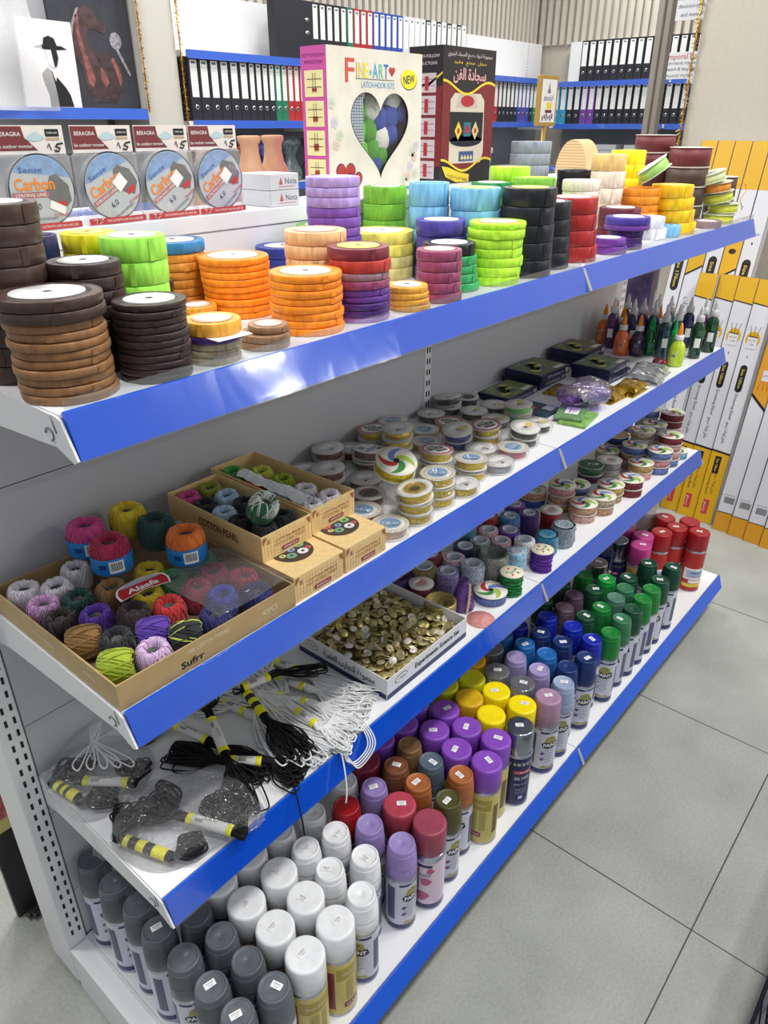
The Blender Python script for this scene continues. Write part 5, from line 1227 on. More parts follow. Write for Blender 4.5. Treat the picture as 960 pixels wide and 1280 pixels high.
def label_mesh(t, tint):
    k = (t, tint if t in 'TDPX' else '')
    if k in _LM: return _LM[k]
    r = (.0282 if t == 'T' else .0318) + .00025; f = wrap(r); f2 = wrap(r + .0002); f3 = wrap(r + .0004); b = MB(); ms = []
    DARK = mat('print_dark_plum', (52, 40, 84), .35); TXT = mat('print_text_grey', (90, 92, 120), .4); GOLDP = mat('print_gold_green', (168, 156, 60), .35); GREENP = mat('print_green', (70, 120, 60), .35)
    if t in 'TDX':
        b.rect(-.026, .026, .122, .1275, f, 0, 8); b.text('SPRAY', .0045, .0, .1248, f2, 1)
        sc_ = 1.0
        b.wflat([(-.018, .082), (-.006, .078), (.010, .079), (.022, .085), (.020, .098), (.004, .102), (-.012, .100), (-.021, .092)], f, 6)
        b.wflat([(-.014, .098), (.0, .096), (.014, .099), (.012, .111), (.0, .116), (-.012, .111)], f2, 3); b.wflat([(-.009, .103), (.009, .104), (.005, .111), (-.005, .110)], f3, 4)
        b.text('PAINT', .0135, 0, .0892, f3, 1, width=.033, bold=.03); b.text('SPRAY', .005, 0, .1065, wrap(r + .0006), 1)
        for i in range(6):
            z = .072 - i * .0068; wd = (.013, .016, .010, .015, .012, .008)[i]
            b.rect(-wd, wd * (.6 if i % 2 else 1), z, z + .0013, f, 5, 4)
        for z in (.062, .045): b.wflat([(-.022, z), (-.016, z - .004), (-.011, z + .003), (-.018, z + .007)], f, 2)
        b.rect(.030, .046, .03, .11, f, 5, 4); b.rect(-.050, -.034, .03, .118, f, 5, 4)
        b.wflat([(-.02, .019), (.02, .019), (.014, .026), (.0, .023), (-.012, .027)], f, 3)
        ms = [NAVYB, PAPER, mat('print_splash', tint, .4), GOLDP, GREENP, TXT, DARK]
    elif t in 'SM':
        b.rect(-.03, .03, .098, .128, f, 0, 8); b.text('SPRAY PAINT', .006, 0, .113, f2, 1, width=.04)
        for i in range(15): z = .092 - i * .0036; b.rect(-.014, .002, z, z + .001, f, 2, 3); b.rect(.006, .020, z, z + .001, f, 2, 3)
        b.rect(-.018, .012, .022, .036, f, 3, 4); b.text('GOLD', .008, -.003, .029, f2, 1)
        b.rect(-.045, -.033, .02, .12, f, 3, 3); b.rect(.036, .05, .03, .11, f, 2, 3)
        ms = [mat('print_gold_block', (168, 148, 60), .3), PAPER, mat('print_brown_text', (110, 96, 50), .4), mat('print_maroon', (140, 50, 70), .35)]
    elif t == 'C':
        b.rect(-.02, .02, .096, .106, f, 0, 6); b.text('CHROME', .008, 0, .101, f2, 1, width=.032, bold=.01)
        b.text('SILVER', .012, 0, .084, f2, 1, width=.036, bold=.02); b.text('SPRAY PAINT', .007, 0, .066, f2, 1, width=.034)
        for i in range(4): z = .052 - i * .005; b.rect(-.014, .014, z, z + .0008, f, 1, 4)
        b.rect(-.05, .05, .12, .128, f, 2, 10); b.rect(-.005, .005, .022, .031, f, 1, 3)
        ms = [mat('print_red', (190, 50, 60), .35), mat('print_silver', (200, 206, 220), .35), STEEL]
    elif t == 'P':
        for (x, z, s) in ((-.012, .1, .012), (.014, .08, .010), (-.018, .055, .008), (.008, .04, .012), (.022, .11, .007), (-.03, .08, .008)):
            b.wflat([(x + s * math.cos(a) * (1 + .3 * math.sin(3 * a + x * 90)), z + s * math.sin(a) * 1.1) for a in [2 * PI * i / 12 for i in range(12)]], f, 0)
        b.rect(-.001, .001, .02, .125, f2, 1); b.text('PAINT', .010, .014, .098, f3, 1, width=.022)
        b.rect(-.026, .026, .119, .126, f, 2, 8)
        ms = [mat('print_splash', tint, .4), INK, NAVYB]
    elif t in 'RW':
        b.rect(-.04, .04, .045, .085, f, 0, 10); b.rect(-.03, .028, .052, .078, f2, 1, 8); b.text('SPRAY', .010, 0, .070, f3, 2, width=.036, bold=.02); b.text('COLOR', .008, 0, .058, f3, 3, width=.03)
        b.rect(-.04, .04, .018, .030, f, 4, 10); b.rect(-.02, .02, .032, .043, f, 0, 6)
        ms = [PAPER, mat('print_lightblue', (170, 190, 220), .35), mat('print_blue', (30, 70, 150), .35), mat('print_red', (190, 50, 60), .35), mat('print_yellow', (226, 206, 70), .35)]
    _LM[k] = b.mesh('label_print', ms); return _LM[k]
TINT = lambda col: (120, 70, 140) if col in ('lilac', 'lavender', 'dusty lilac', 'pale blue', 'purple', 'dark blue', 'royal blue', 'sky blue', 'white') else (190, 90, 130) if col in ('rose', 'brown-red', 'plum red') else (90, 130, 90) if 'green' in col or col == 'grey' else (120, 80, 110)
q = MB(); q.box(-.0085, .0085, -.005, .005, 0, .0004); q.rect(-.006, .006, .0012, .0028, on_top(.0006), 1, 1); q.rect(-.006, .006, -.0008, .0, on_top(.0006), 1); q.rect(-.003, .004, -.0034, -.0022, on_top(.0006), 1)
STK = q.mesh('price_sticker', [STICK, mat('faint_ink', (170, 170, 176), .6)])
CT = {'T': ('ribbed', 'white label'), 'S': ('smooth', 'gold label'), 'C': ('shiny', 'navy label'), 'P': ('smooth', 'blush label'), 'D': ('smooth', 'white label'), 'X': ('see-through', 'white label'), 'M': ('smooth', 'khaki label'), 'R': ('smooth', 'red label'), 'W': ('tall', 'dark red label')}
random.seed(5)
for (x, y, t, col, st) in CANS:
    o = bpy.data.objects.new('spray_can', body_mesh(t)); C.objects.link(o); o.location = (x, y, Z4 + .0002 - (.012 if t == 'R' else 0) * 0)
    o.rotation_euler = (0, 0, face_cam(x, y, .75) + .15)
    c_ = bpy.data.objects.new('cap', cap_mesh(t, col)); C.objects.link(c_); c_.parent = o
    l_ = bpy.data.objects.new('label_print', label_mesh(t, TINT(col))); C.objects.link(l_); l_.parent = o
    if st:
        s_ = bpy.data.objects.new('price_sticker', STK); C.objects.link(s_); s_.parent = o; zt = .205 + (.0006 if t != 'T' else -.0014); s_.location = (random.uniform(-.005, .005), random.uniform(-.004, .004), zt); s_.rotation_euler = (0, 0, random.uniform(-.7, .7))
    a_, l2 = CT[t]
    tag(o, '%s %s-capped spray can with %s%s' % (a_, col, l2, ' and price sticker' if st else ''), 'spray paint', 'spray paint cans on the bottom shelf')

# ---------------------------------------------------------------- yarn balls
YC = {'white': (226, 222, 228), 'lilac pink': (206, 160, 206), 'dark green': (20, 66, 58), 'dark brown': (52, 38, 40), 'violet': (84, 44, 156), 'ochre': (150, 112, 56), 'black': (24, 24, 30), 'lime': (150, 170, 30), 'pale lilac': (206, 176, 212), 'black and green': (26, 28, 30),
      'yellow': (222, 196, 40), 'green': (70, 170, 66), 'crimson': (180, 40, 76), 'red': (196, 44, 44), 'blue': (74, 90, 186), 'navy': (44, 44, 112), 'tan': (150, 112, 66), 'pink': (208, 70, 140), 'orange': (232, 122, 44), 'olive': (138, 150, 44), 'pale blue': (172, 200, 220), 'yellow green': (196, 206, 76), 'green and white': (40, 110, 66)}
_Y = {}
def yarn_mesh(col, R_=.0215, H_=.040, seed=0):
    k = (col, R_, H_, seed)
    if k in _Y: return _Y[k]
    random.seed(seed + 100); rc = R_ * .33; a = (R_ - rc) / 2; mid = rc + a
    b = MB(); b.lathe([(mid + (a - .0012) * math.cos(th), (H_ / 2 - .0012) * math.sin(th)) for th in [-PI + 2 * PI * i / 18 for i in range(19)]], 28, 0, cap=False)
    N = 64; pts = []; tot = N * 12
    for i in range(tot):
        th = 2 * PI * i / 12.0; ph = th * (.335 if (i // (tot // 4)) % 2 == 0 else -.29) + .5 * math.sin(i * .013)
        wob = random.uniform(-.0004, .0005); rr = mid + (a + wob) * math.cos(th)
        pts.append((rr * math.cos(ph), rr * math.sin(ph), (H_ / 2 + wob) * math.sin(th)))
    two = col in ('black and green', 'green and white')
    if two:
        h = 6
        for s_ in range(0, tot - h, h): b.tube(pts[s_:s_ + h + 1], .0007, 4, 1 if (s_ // h) % (5 if col[0] == 'b' else 2) == 0 else 0)
    else: b.tube(pts, .00062, 4, 0)
    b.v = [(x, y, z + H_ / 2) for x, y, z in b.v]
    m2 = mat('cotton_yarn', (200, 226, 90) if col[0] == 'b' else (226, 232, 222), .8)
    _Y[k] = b.mesh('yarn_ball', [mat('cotton_yarn', YC[col], .75, sheen=.3), m2]); return _Y[k]
_YC = {}
def yarn(x, y, z, col, side, lab, R_=.0215, H_=.040, band=False, rot=None, cat='yarn'):
    seed = random.randint(0, 1); me = yarn_mesh(col, R_, H_, seed)
    o = bpy.data.objects.new('yarn_ball', me); C.objects.link(o); o.location = (x, y, z)
    o.rotation_euler = rot or (random.uniform(-.12, .12), random.uniform(-.12, .12), random.uniform(0, 6))
    if side: rz_ = .86 + random.uniform(-.35, .35); o.rotation_euler = (PI / 2, 0, rz_); o.location = (x - math.sin(rz_) * H_ / 2, y + math.cos(rz_) * H_ / 2, z + R_ + .0008)
    kk = round(R_, 4)
    if kk not in _YC:
        q = MB(); q.lathe([(R_ * .30, H_ * .25), (R_ * .31, H_ * .80), (R_ * .27, H_ * .80), (R_ * .26, H_ * .45), (.0001, H_ * .45)], 16, 0, cap=False); _YC[kk] = q.mesh('core_tube', [mat('core_grey', (86, 84, 86), .7)])
    c_ = bpy.data.objects.new('core_tube', _YC[kk]); C.objects.link(c_); c_.parent = o
    if band:
        q = MB(); rr = R_ + .0012; q.lathe([(rr - .0003, H_ * .04), (rr, H_ * .05), (rr, H_ * .56), (rr - .0003, H_ * .57)], 40, 0, cap=False); f = wrap(rr + .0002)
        q.rect(-.006, .014, H_ * .12, H_ * .50, f, 1, 5); f = wrap(rr + .0004)
        for i in range(11): q.rect(-.004 + i * .0015, -.004 + i * .0015 + (.0005, .0009)[i % 2], H_ * .2, H_ * .46, f, 2)
        q.rect(-.02, -.01, H_ * .25, H_ * .4, f, 3, 3)
        bd = q.build('paper_band', [mat('band_blue', (24, 122, 196), .45), PAPER, INK, mat('band_dark_blue', (20, 60, 120), .45)], o); bd.rotation_euler = (0, 0, face_cam(x, y, .2) - o.rotation_euler[2])
    tag(o, lab, cat, 'balls of cotton yarn')
    return o
# shallow tan tray
TAN = mat('tray_tan_card', (176, 150, 104), .5, noise_amt=.06); TANI = mat('tray_inside_card', (150, 124, 98), .7, noise_amt=.08)
def tray(name, x0, x1, y0, y1, z, h, t, m_out, m_in, lab, cat, grp=None):
    o = empty(name, (x0, y0, z)); tag(o, lab, cat, grp); W_, D_ = x1 - x0, y1 - y0
    MB().box(.0005, W_ - .0005, .0005, D_ - .0005, 0, t).build('base', m_in, o)
    sides = []
    for nm, bx in (('front', (0, W_, 0, t, 0, h)), ('back', (0, W_, D_ - t, D_, 0, h)), ('side', (0, t, t, D_ - t, 0, h)), ('side', (W_ - t, W_, t, D_ - t, 0, h))):
        sides.append(MB().box(*bx).build(nm + '_wall', m_out, o))
    return o, sides
t, sd = tray('yarn_tray', .003, .272, -.331, -.031, Z2 + .0004, .036, .0022, TAN, TANI, 'shallow tan cardboard tray full of small yarn balls at the shelf corner', 'tray')
WPR = mat('print_pale_cream', (226, 214, 190), .5)
q = MB(); f = on_xz(0, -.0004, 0); q.text('100% COTTON THREAD', .0085, .125, .026, f, 0, width=.062); q.text('Sufrr', .013, .100, .012, f, 1, width=.034, bold=.02); q.text('42PCS', .011, .224, .019, f, 0, width=.026)
q.build('printed_text', [WPR, INK], sd[0])
q = MB(); f = lambda a, c_: (-.0004, .3 - a, c_); q.text('42PCS', .011, .24, .019, f, 0, width=.026); q.text('COTTON THREAD', .0085, .13, .018, f, 0, width=.06); q.build('printed_text', [WPR, INK], sd[2])
random.seed(9)
for (x, y, c_, s) in TRAY_BALLS: yarn(x, y, Z2 + .0030, c_, s, '%s cotton yarn ball in the tan tray%s' % (c_, ', tipped on its side' if s else ''))
for (x, y, c_, bnd) in TOP_BALLS: yarn(x, y, Z2 + .0455, c_, 0, 'large %s yarn ball %s on top of the tray' % (c_, 'with blue barcode band' if bnd else 'without band'), .0268, .046, bool(bnd), (0, 0, random.uniform(0, 6)))
b = MB(); pts = []
for i in range(15): a = PI * i / 14; pts.append((.034 * math.cos(a), .011 + .014 * math.sin(a)))
pts = [(-.034, -.008)] + [(-.036, .004)] + list(reversed(pts))[0:0] + [(.034 * -math.cos(PI * i / 14), .010 + .012 * math.sin(PI * i / 14)) for i in range(15)] + [(.036, .004), (.034, -.008), (0, -.002)]
b.add([(x, y, 0) for x, y in pts] + [(x, y, .0008) for x, y in pts], [tuple(range(len(pts) - 1, -1, -1)), tuple(range(len(pts), 2 * len(pts)))] + [(i, (i + 1) % len(pts), len(pts) + (i + 1) % len(pts), len(pts) + i) for i in range(len(pts))])
o = b.build('shaped_card', PAPER); o.location = (.128, -.200, Z2 + .0462); o.rotation_euler = (math.radians(8), math.radians(-4), math.radians(-12)); tag(o, 'small red and white shaped card with white script on the yarn tray', 'card')
q = MB(); f = on_top(.001); q.flat([(x * .93, y * .9) for x, y in [p_ for p_ in pts if p_[1] < .2]], f, 0); q.flat([(-.028, .0125), (.028, .0125), (.016, .0205), (-.016, .0205)], on_top(.0012), 1); q.text('Alsafa', .013, 0, .004, on_top(.0012), 2, width=.042, bold=.03)
q.build('card_print', [mat('card_red', (186, 36, 44), .4), mat('card_greyblue', (170, 176, 186), .4), PAPER], o)
# crumpled film over the corner of the tray
def crumple(name, fn, nu, nv, m, seed=0, amp=.004, fr=30):
    b = MB()
    for i in range(nu + 1):
        for j in range(nv + 1):
            p = Vector(fn(i / nu, j / nv)); d = noise.noise_vector(p * fr + Vector((seed, 0, 0))) * amp; d2 = noise.noise_vector(p * fr * 3 + Vector((seed, 5, 0))) * amp * .4
            q_ = p + d + d2; q_.z = max(q_.z, p.z - amp * .3); b.v.append(tuple(q_))
    for i in range(nu):
        for j in range(nv): a = i * (nv + 1) + j; b.f.append((a, a + 1, a + nv + 2, a + nv + 1)); b.m.append(0); b.sm.append(False if (i + j) % 3 else True)
    return b.build(name, m)
BAGF = film('crinkled_bag_film', .10, .10, (252, 252, 252), .9, 90, .008)
o = crumple('tray_film', lambda u, v: (.150 + .115 * u, -.328 + .14 * v, Z2 + .047), 22, 24, film('tray_cover_film', .12, .1, (225, 228, 240), .5, 60, .05), 3, .003, 40)
tag(o, 'clear film lying over the blue and crimson yarn balls in the tray', 'film')

# cotton thread cartons, two closed below and two open above
CART = mat('carton_honeycomb', (226, 196, 140), .5, noise_amt=.08, noise_scale=120); CARTI = mat('carton_inside', (196, 180, 150), .7); BRN = mat('print_brown', (150, 90, 50), .5); TISSUE = mat('tissue_white', (226, 228, 232), .6)
def cotton_print(parent, W_, h, fr, side=None, D_=.2, lid=None):
    q = MB(); f = on_xz(0, -.0004, 0)
    for i in range(int(W_ / .006)):
        q.rect(.004 + i * .006, .0046 + i * .006, .004, h - .004, f, 0)
    for k in range(6): q.rect(.004, W_ - .004, .004 + k * (h - .008) / 6, .0044 + k * (h - .008) / 6, f, 0)
    f = on_xz(0, -.0008, 0); q.text('8', .010, .012, h * .72, f, 1); q.text('COTTON PEARL 8', .006, W_ * .55, h * .62, f, 1, width=W_ * .6); q.text('COTTON PEARL THREAD', .005, W_ * .55, h * .46, f, 1, width=W_ * .62)
    q.rect(W_ * .38, W_ * .72, h * .14, h * .30, f, 2); q.text('ANADOLU', .005, W_ * .55, h * .22, on_xz(0, -.001, 0), 3, width=W_ * .28)
    for cx in (.006, W_ - .006): q.flat([(cx - .004, h - .003), (cx + .004, h - .003), (cx + (.004 if cx > .02 else -.004), h - .014)], f, 1)
    q.build('front_print', [mat('print_honey_line', (206, 166, 100), .5), BRN, mat('print_maroon_tag', (150, 40, 44), .5), PAPER], parent)
def cotton_side(parent, D_, h):
    q = MB(); f = lambda a, c_: (-.0004, D_ - a, c_)
    for k in range(6): q.rect(.004, D_ - .004, .004 + k * (h - .008) / 6, .0044 + k * (h - .008) / 6, f, 0)
    for i in range(int(D_ / .006) - 1): q.rect(.005 + i * .006, .0056 + i * .006, .004, h - .004, f, 0)
    q.text('COTTON PEARL', .017, D_ * .56, h * .5, lambda a, c_: (-.0008, D_ - a, c_), 1, width=D_ * .42, bold=.02); q.build('side_print', [mat('print_honey_line', (206, 166, 100), .5), mat('print_deep_brown', (110, 50, 34), .5)], parent)
for i, (x0, x1, y0, y1) in enumerate(((.275, .372, -.328, -.092), (.3765, .4665, -.328, -.092))):
    h = .042; W_, D_ = x1 - x0, y1 - y0
    o = MB().bbox(0, W_, 0, D_, 0, h, 0, .0008).build('thread_carton', CART); o.location = (x0, y0, Z2 + .0004)
    tag(o, ('closed patterned cotton thread carton next to the yarn tray', 'closed patterned cotton thread carton next to the plastic wrapped spools')[i], 'box', 'cotton thread cartons'); cotton_print(o, W_, h, 0); cotton_side(o, D_, h)
    q = MB(); f = on_top(h + .0004); q.disc(W_ / 2, .055, .032, .030, f, 0, 28); f = on_top(h + .0007)
    for (px, py, c_, rr) in ((-.016, .012, 1, .008), (.004, .018, 2, .007), (.018, .006, 3, .008), (.010, -.012, 4, .0085), (-.010, -.010, 5, .008), (-.020, -.002, 2, .005), (.0, .002, 6, .006), (.022, -.010, 1, .005)): q.disc(W_ / 2 + px, .055 + py, rr, rr * .9, f, c_, 14); q.disc(W_ / 2 + px, .055 + py, rr * .35, rr * .3, on_top(h + .001), 0, 10)
    q.build('lid_print', [mat('print_dark_oval', (70, 56, 52), .5), mat('pb1', (196, 90, 90), .5), mat('pb2', (200, 196, 120), .5), mat('pb3', (120, 170, 110), .5), mat('pb4', (214, 220, 226), .5), mat('pb5', (110, 160, 130), .5), mat('pb6', (120, 150, 190), .5)], o)
for i, (x0, x1, y0, y1, balls) in enumerate(((.2735, .3685, -.268, -.052, BOX1_BALLS), (.3755, .4685, -.262, -.028, BOX2_BALLS))):
    h = .040
    z0 = Z2 + .0432
    t, sd = tray('open_thread_carton', x0, x1, y0, y1, z0, h, .0012, CART, CARTI, ('open patterned carton of black and pale blue yarn balls, nearer the tray', 'open patterned carton of white, lime and green yarn balls, by the spools')[i], 'box', 'cotton thread cartons')
    cotton_print(sd[0], x1 - x0, h, 0); cotton_side(sd[2], y1 - y0, h)
    random.seed(20 + i)
    for (x, y, c_) in balls: yarn(x, y, z0 + .0018, c_, 0, '%s yarn ball inside the open carton %s' % (c_, ('nearer the tray', 'by the spools')[i]), .0195, .037)
    xs0, xs1 = x0 + .003, x1 - .003
    if i == 1:
        o = crumple('tissue_sheet', lambda u, v: (xs0 + .004 + (.026) * u, y0 + .03 + .15 * v, z0 + .039 + .006 * math.sin(u * 3)), 8, 26, TISSUE, 4, .004, 50); tag(o, 'white tissue sheet tucked in the open carton by the spools', 'tissue')
yarn(.310, -.2185, Z2 + .0835, 'green and white', 0, 'green and white variegated yarn ball lying on the black ones', .0215, .040, False, (.5, .2, 0))

# ---------------------------------------------------------------- spools in plastic on the second shelf
SIDE = {'gold': (226, 196, 44), 'copper': (120, 72, 60), 'cream': (222, 190, 160), 'black': (30, 32, 36), 'silver': (176, 180, 186), 'blue': (40, 60, 150), 'green': (110, 200, 90), 'pink': (196, 110, 130)}
FL = mat('spool_flange_white', (226, 224, 218), .4); FLG = mat('spool_flange_pale', (212, 212, 210), .35)
SW = [mat('swirl_blue', (104, 128, 196), .4), mat('swirl_red', (170, 50, 56), .4), mat('swirl_green', (60, 130, 66), .4), mat('swirl_lime', (160, 190, 80), .4)]
def swirl(q, r, z, base=1, rot=0.0):
    """four curved coloured blades round a black hole"""
    for k in range(4):
        a0 = rot + k * PI / 2; out = []; inn = []
        for i in range(11):
            u = i / 10; a = a0 + u * 2.1; ro = r * (.94 - .70 * u ** 1.15); ri = r * (.94 - .70 * u ** 1.15) - r * .50 * math.sin(PI * min(1, u * 1.0 + .02)) ** .8
            out.append((ro * math.cos(a), ro * math.sin(a))); inn.append((ri * math.cos(a + .10), ri * math.sin(a + .10)))
        q.flat(out + list(reversed(inn)), on_top(z), base + k)
    q.disc(0, 0, r * .16, r * .16, on_top(z + .0002), 0, 16)
_SP = {}
def spool_parts(kind, side, r, t):
    k = (kind, side, round(r, 3), t)
    if k in _SP: return _SP[k]
    core = MB(); rr = r * .88; core.lathe([(r * .3, .0014), (rr, .0014), (rr, t - .0014), (r * .3, t - .0014)], 32, 0, cap=False)
    m = mat('metallic_thread', SIDE[side], .28, .75 if side in ('gold', 'copper', 'silver') else .1, noise_amt=.35, noise_scale=260, bump=.8, bump_scale=320)
    A = core.mesh('wound_ribbon', [m])
    fl = MB(); hollow = kind == 'hollow'
    r_in = r * .62 if hollow else r * .13
    fl.lathe([(r_in, 0), (r, 0), (r, .0014), (r_in, .0014), (r_in, 0)], 36, 0, cap=False)
    if hollow: core.lathe([(r_in, .001), (r_in, t)], 30, 0, cap=False); core.lathe([(.0001, .002), (r_in, .002)], 30, 0, cap=False); A = core.mesh('wound_ribbon', [m])
    B_ = fl.mesh('flange', [FL if kind not in ('plain',) else FLG])
    q = MB(); z = t + .0003
    if kind == 'ring':
        q.lathe([(r * .78, z), (r * .98, z)], 36, 0, cap=False); q.disc(0, 0, r * .74, r * .74, on_top(z), 4, 30); q.rect(-r * .6, r * .55, -r * .1, r * .3, on_top(z + .0002), 1); q.text('SILK', r * .3, 0, r * .1, on_top(z + .0004), 4, width=r * .9)
        q.rect(-r * .3, r * .5, -r * .45, -r * .2, on_top(z + .0002), 1); q.rect(-r * .4, r * .1, r * .38, r * .55, on_top(z + .0002), 2)
    elif kind == 'blue':
        q.lathe([(r * .80, z), (r * .97, z)], 36, 5, cap=False); q.disc(0, 0, r * .56, r * .56, on_top(z), 3, 26); q.text('1.8 m', r * .42, 0, 0, on_top(z + .0002), 4, width=r * .8)
        for kx in range(7): q.rect(-r * .45 + kx * r * .13, -r * .40 + kx * r * .13, -r * .36, -r * .2, on_top(z + .0002), 1)
    elif kind == 'navy':
        q.rect(-r * .8, r * .8, -r * .3, -r * .05, on_top(z), 3); q.rect(-r * .5, -r * .05, r * .2, r * .55, on_top(z), 6); q.rect(r * .2, r * .7, -r * .6, -r * .4, on_top(z), 1)
    elif kind == 'yellow': q.disc(r * .45, 0, r * .34, r * .22, on_top(z), 7, 16); q.rect(-r * .5, r * .1, -r * .03, r * .0, on_top(z), 1)
    elif kind == 'plain': q.rect(-r * .45, r * .4, -r * .12, r * .35, on_top(z), 4); q.disc(0, -r * .45, r * .10, r * .10, on_top(z), 1, 12)
    elif kind == 'hollow': q.lathe([(r * .66, z), (r * .7, z)], 30, 5, cap=False)
    D_ = q.mesh('printed_label', [mat('print_ring_red', (176, 60, 50), .4), INK, mat('print_green', (70, 120, 60), .35), mat('print_softblue', (120, 160, 196), .4), PAPER, mat('print_cream_ring', (216, 200, 176), .4), mat('print_navy_block', (70, 70, 130), .4), mat('print_yellow_mark', (228, 206, 90), .4)])
    # crinkled clear bag round the spool
    w_ = MB(); seg = 26; prof = [(r * 1.04, .0008), (r * 1.10, t * .5), (r * 1.05, t + .0012), (r * .6, t + .0028), (.001, t + .0022)]
    for pr, pz in prof:
        for i in range(seg):
            a = 2 * PI * i / seg; d = 1 + .05 * noise.noise(Vector((math.cos(a) * 3, math.sin(a) * 3, pz * 120 + r * 50))); w_.v.append((pr * d * math.cos(a), pr * d * math.sin(a), pz + (.0008 * noise.noise(Vector((a * 4, pz * 90, r * 9))) if pz > .001 else 0)))
    for kx in range(len(prof) - 1):
        for i in range(seg): w_.f.append((kx * seg + i, kx * seg + (i + 1) % seg, (kx + 1) * seg + (i + 1) % seg, (kx + 1) * seg + i)); w_.m.append(0); w_.sm.append(False)
    # two welded corners
    for a in (.7, 3.6):
        w_.add([(r * math.cos(a - .35), r * math.sin(a - .35), t * .4), (r * 1.45 * math.cos(a - .15), r * 1.45 * math.sin(a - .15), t * .3), (r * 1.42 * math.cos(a + .2), r * 1.42 * math.sin(a + .2), t * .7), (r * math.cos(a + .4), r * math.sin(a + .4), t * .6)], [(0, 1, 2, 3)], 0)
    E_ = w_.mesh('plastic_wrap', [BAGF])
    _SP[k] = (A, B_, D_, E_); return _SP[k]
def packed(x, y, z, kind, side, r, t, lab, rot=None, wrapit=True):
    A, B_, D_, E_ = spool_parts(kind, side, r, t)
    o = bpy.data.objects.new('ribbon_spool', A); C.objects.link(o); o.location = (x, y, z); o.rotation_euler = rot or (0, 0, random.uniform(-.8, .8) - .5)
    for nm, me, dz in (('flange', B_, 0), ('flange', B_, t - .0014), ('printed_label', D_, 0)) + ((('plastic_wrap', E_, 0),) if wrapit else ()): c_ = bpy.data.objects.new(nm, me); C.objects.link(c_); c_.parent = o; c_.location = (0, 0, dz)
    tag(o, lab, 'ribbon spool', 'plastic wrapped ribbon spools'); return o
random.seed(31)
KN = dict(ring='red ringed', blue='blue printed', plain='plain topped', navy='navy printed', hollow='hollow topped', yellow='yellow marked')
sides_l = ['gold', 'copper', 'silver', 'gold']
for i, (x, y, n, kind, side, r) in enumerate(PACKED_SPOOLS):
    for k in range(n):
        top = k == n - 1
        kk = kind if top else random.choice(['plain', 'blue', 'plain']); ss = side if top else random.choice([side, side, 'gold' if x < .8 else side])
        packed(x + (0 if top else random.uniform(-.0015, .0015)), y, Z2 + .0006 + k * .0187, kk, ss, r * (1 if top else .985) * .94, .0178, '%s %s spool in plastic%s' % (KN[kk], ss, '' if n == 1 else ' atop a pile' if top else ' under another'), (random.gauss(0, .07), random.gauss(0, .07), random.uniform(-1.2, .3)) if top and n > 1 else None, True).location.z += .0022 if top and n > 1 else 0
# the tilted swirl spool on top of the pile
def swirl_spool(x, y, z, col, t, lab, rot=None, kind='swirl', r=.0365, sidecol=None):
    key = ('sw', kind, col, t, r)
    if key not in _SP:
        c_ = MB(); c_.lathe([(r * .3, .001), (r * .955, .001), (r * .955, t - .001), (r * .3, t - .001)], 36, 0, cap=False)
        cc = PRC[col]
        A = c_.mesh('wound_ribbon', [mat('printed_ribbon', cc, .5, .0 if col != 'metalgold' else .8, noise_amt=.4, noise_scale=140)])
        fl = MB()
        fl.lathe([(r * .15, 0), (r, 0), (r, .001), (r * .15, .001), (r * .15, 0)], 40, 0, cap=False)
        B_ = fl.mesh('flange', [mat('flange_ivory', (224, 220, 208), .5), INK])
        q = MB()
        if kind == 'swirl': swirl(q, r, t + .0003)
        elif kind == 'tan': q.lathe([(r * .2, t + .0003), (r * .95, t + .0003)], 30, 5, cap=False)
        elif kind == 'green': q.lathe([(r * .2, t + .0003), (r * .97, t + .0003)], 30, 6, cap=False); q.disc(r * .45, 0, r * .2, r * .12, on_top(t + .0006), 7, 12)
        else: q.disc(0, 0, r * .2, r * .2, on_top(t + .0003), 5, 16)
        D_ = q.mesh('printed_label', [INK] + SW + [mat('print_tan', (190, 150, 120), .5), mat('plastic_dark_green', (30, 84, 60), .3), PAPER])
        _SP[key] = (A, B_, D_)
    A, B_, D_ = _SP[key]
    o = bpy.data.objects.new('printed_ribbon_spool', A); C.objects.link(o); o.location = (x, y, z); o.rotation_euler = rot or (0, 0, random.uniform(-1, 1))
    for nm, me, dz in (('flange', B_, 0), ('flange', B_, t - .001), ('printed_label', D_, 0)): c_ = bpy.data.objects.new(nm, me); C.objects.link(c_); c_.parent = o; c_.location = (0, 0, dz)
    tag(o, lab, 'ribbon spool', 'ribbon spools with patterned tops'); return o
PRC = dict(blue=(92, 112, 166), white=(200, 196, 188), dkred=(112, 34, 46), pink=(196, 140, 140), beige=(176, 160, 136), grey=(150, 152, 156), navy=(40, 54, 120), peach=(206, 150, 120), tan=(176, 136, 110), green=(60, 110, 80), purple=(84, 40, 84), brown=(176, 140, 84), gold=(180, 150, 80), blueprint=(46, 78, 160), pinkbeige=(196, 154, 146), aqua=(110, 160, 190), metalgold=(206, 190, 60))
swirl_spool(.600, -.235, Z2 + .064, 'metalgold', .020, 'gold ribbon spool with a bright swirl top, tilted on the wrapped spools', (math.radians(16), math.radians(-14), .3), 'swirl', .036)
random.seed(44)
PNM = dict(blue='blue', white='whitish', dkred='dark red', pink='pink', beige='beige', grey='grey', navy='navy', peach='peach', tan='tan', green='green', purple='purple', brown='gold brown', gold='dull gold', blueprint='blue and white', pinkbeige='pinkish beige', aqua='aqua')
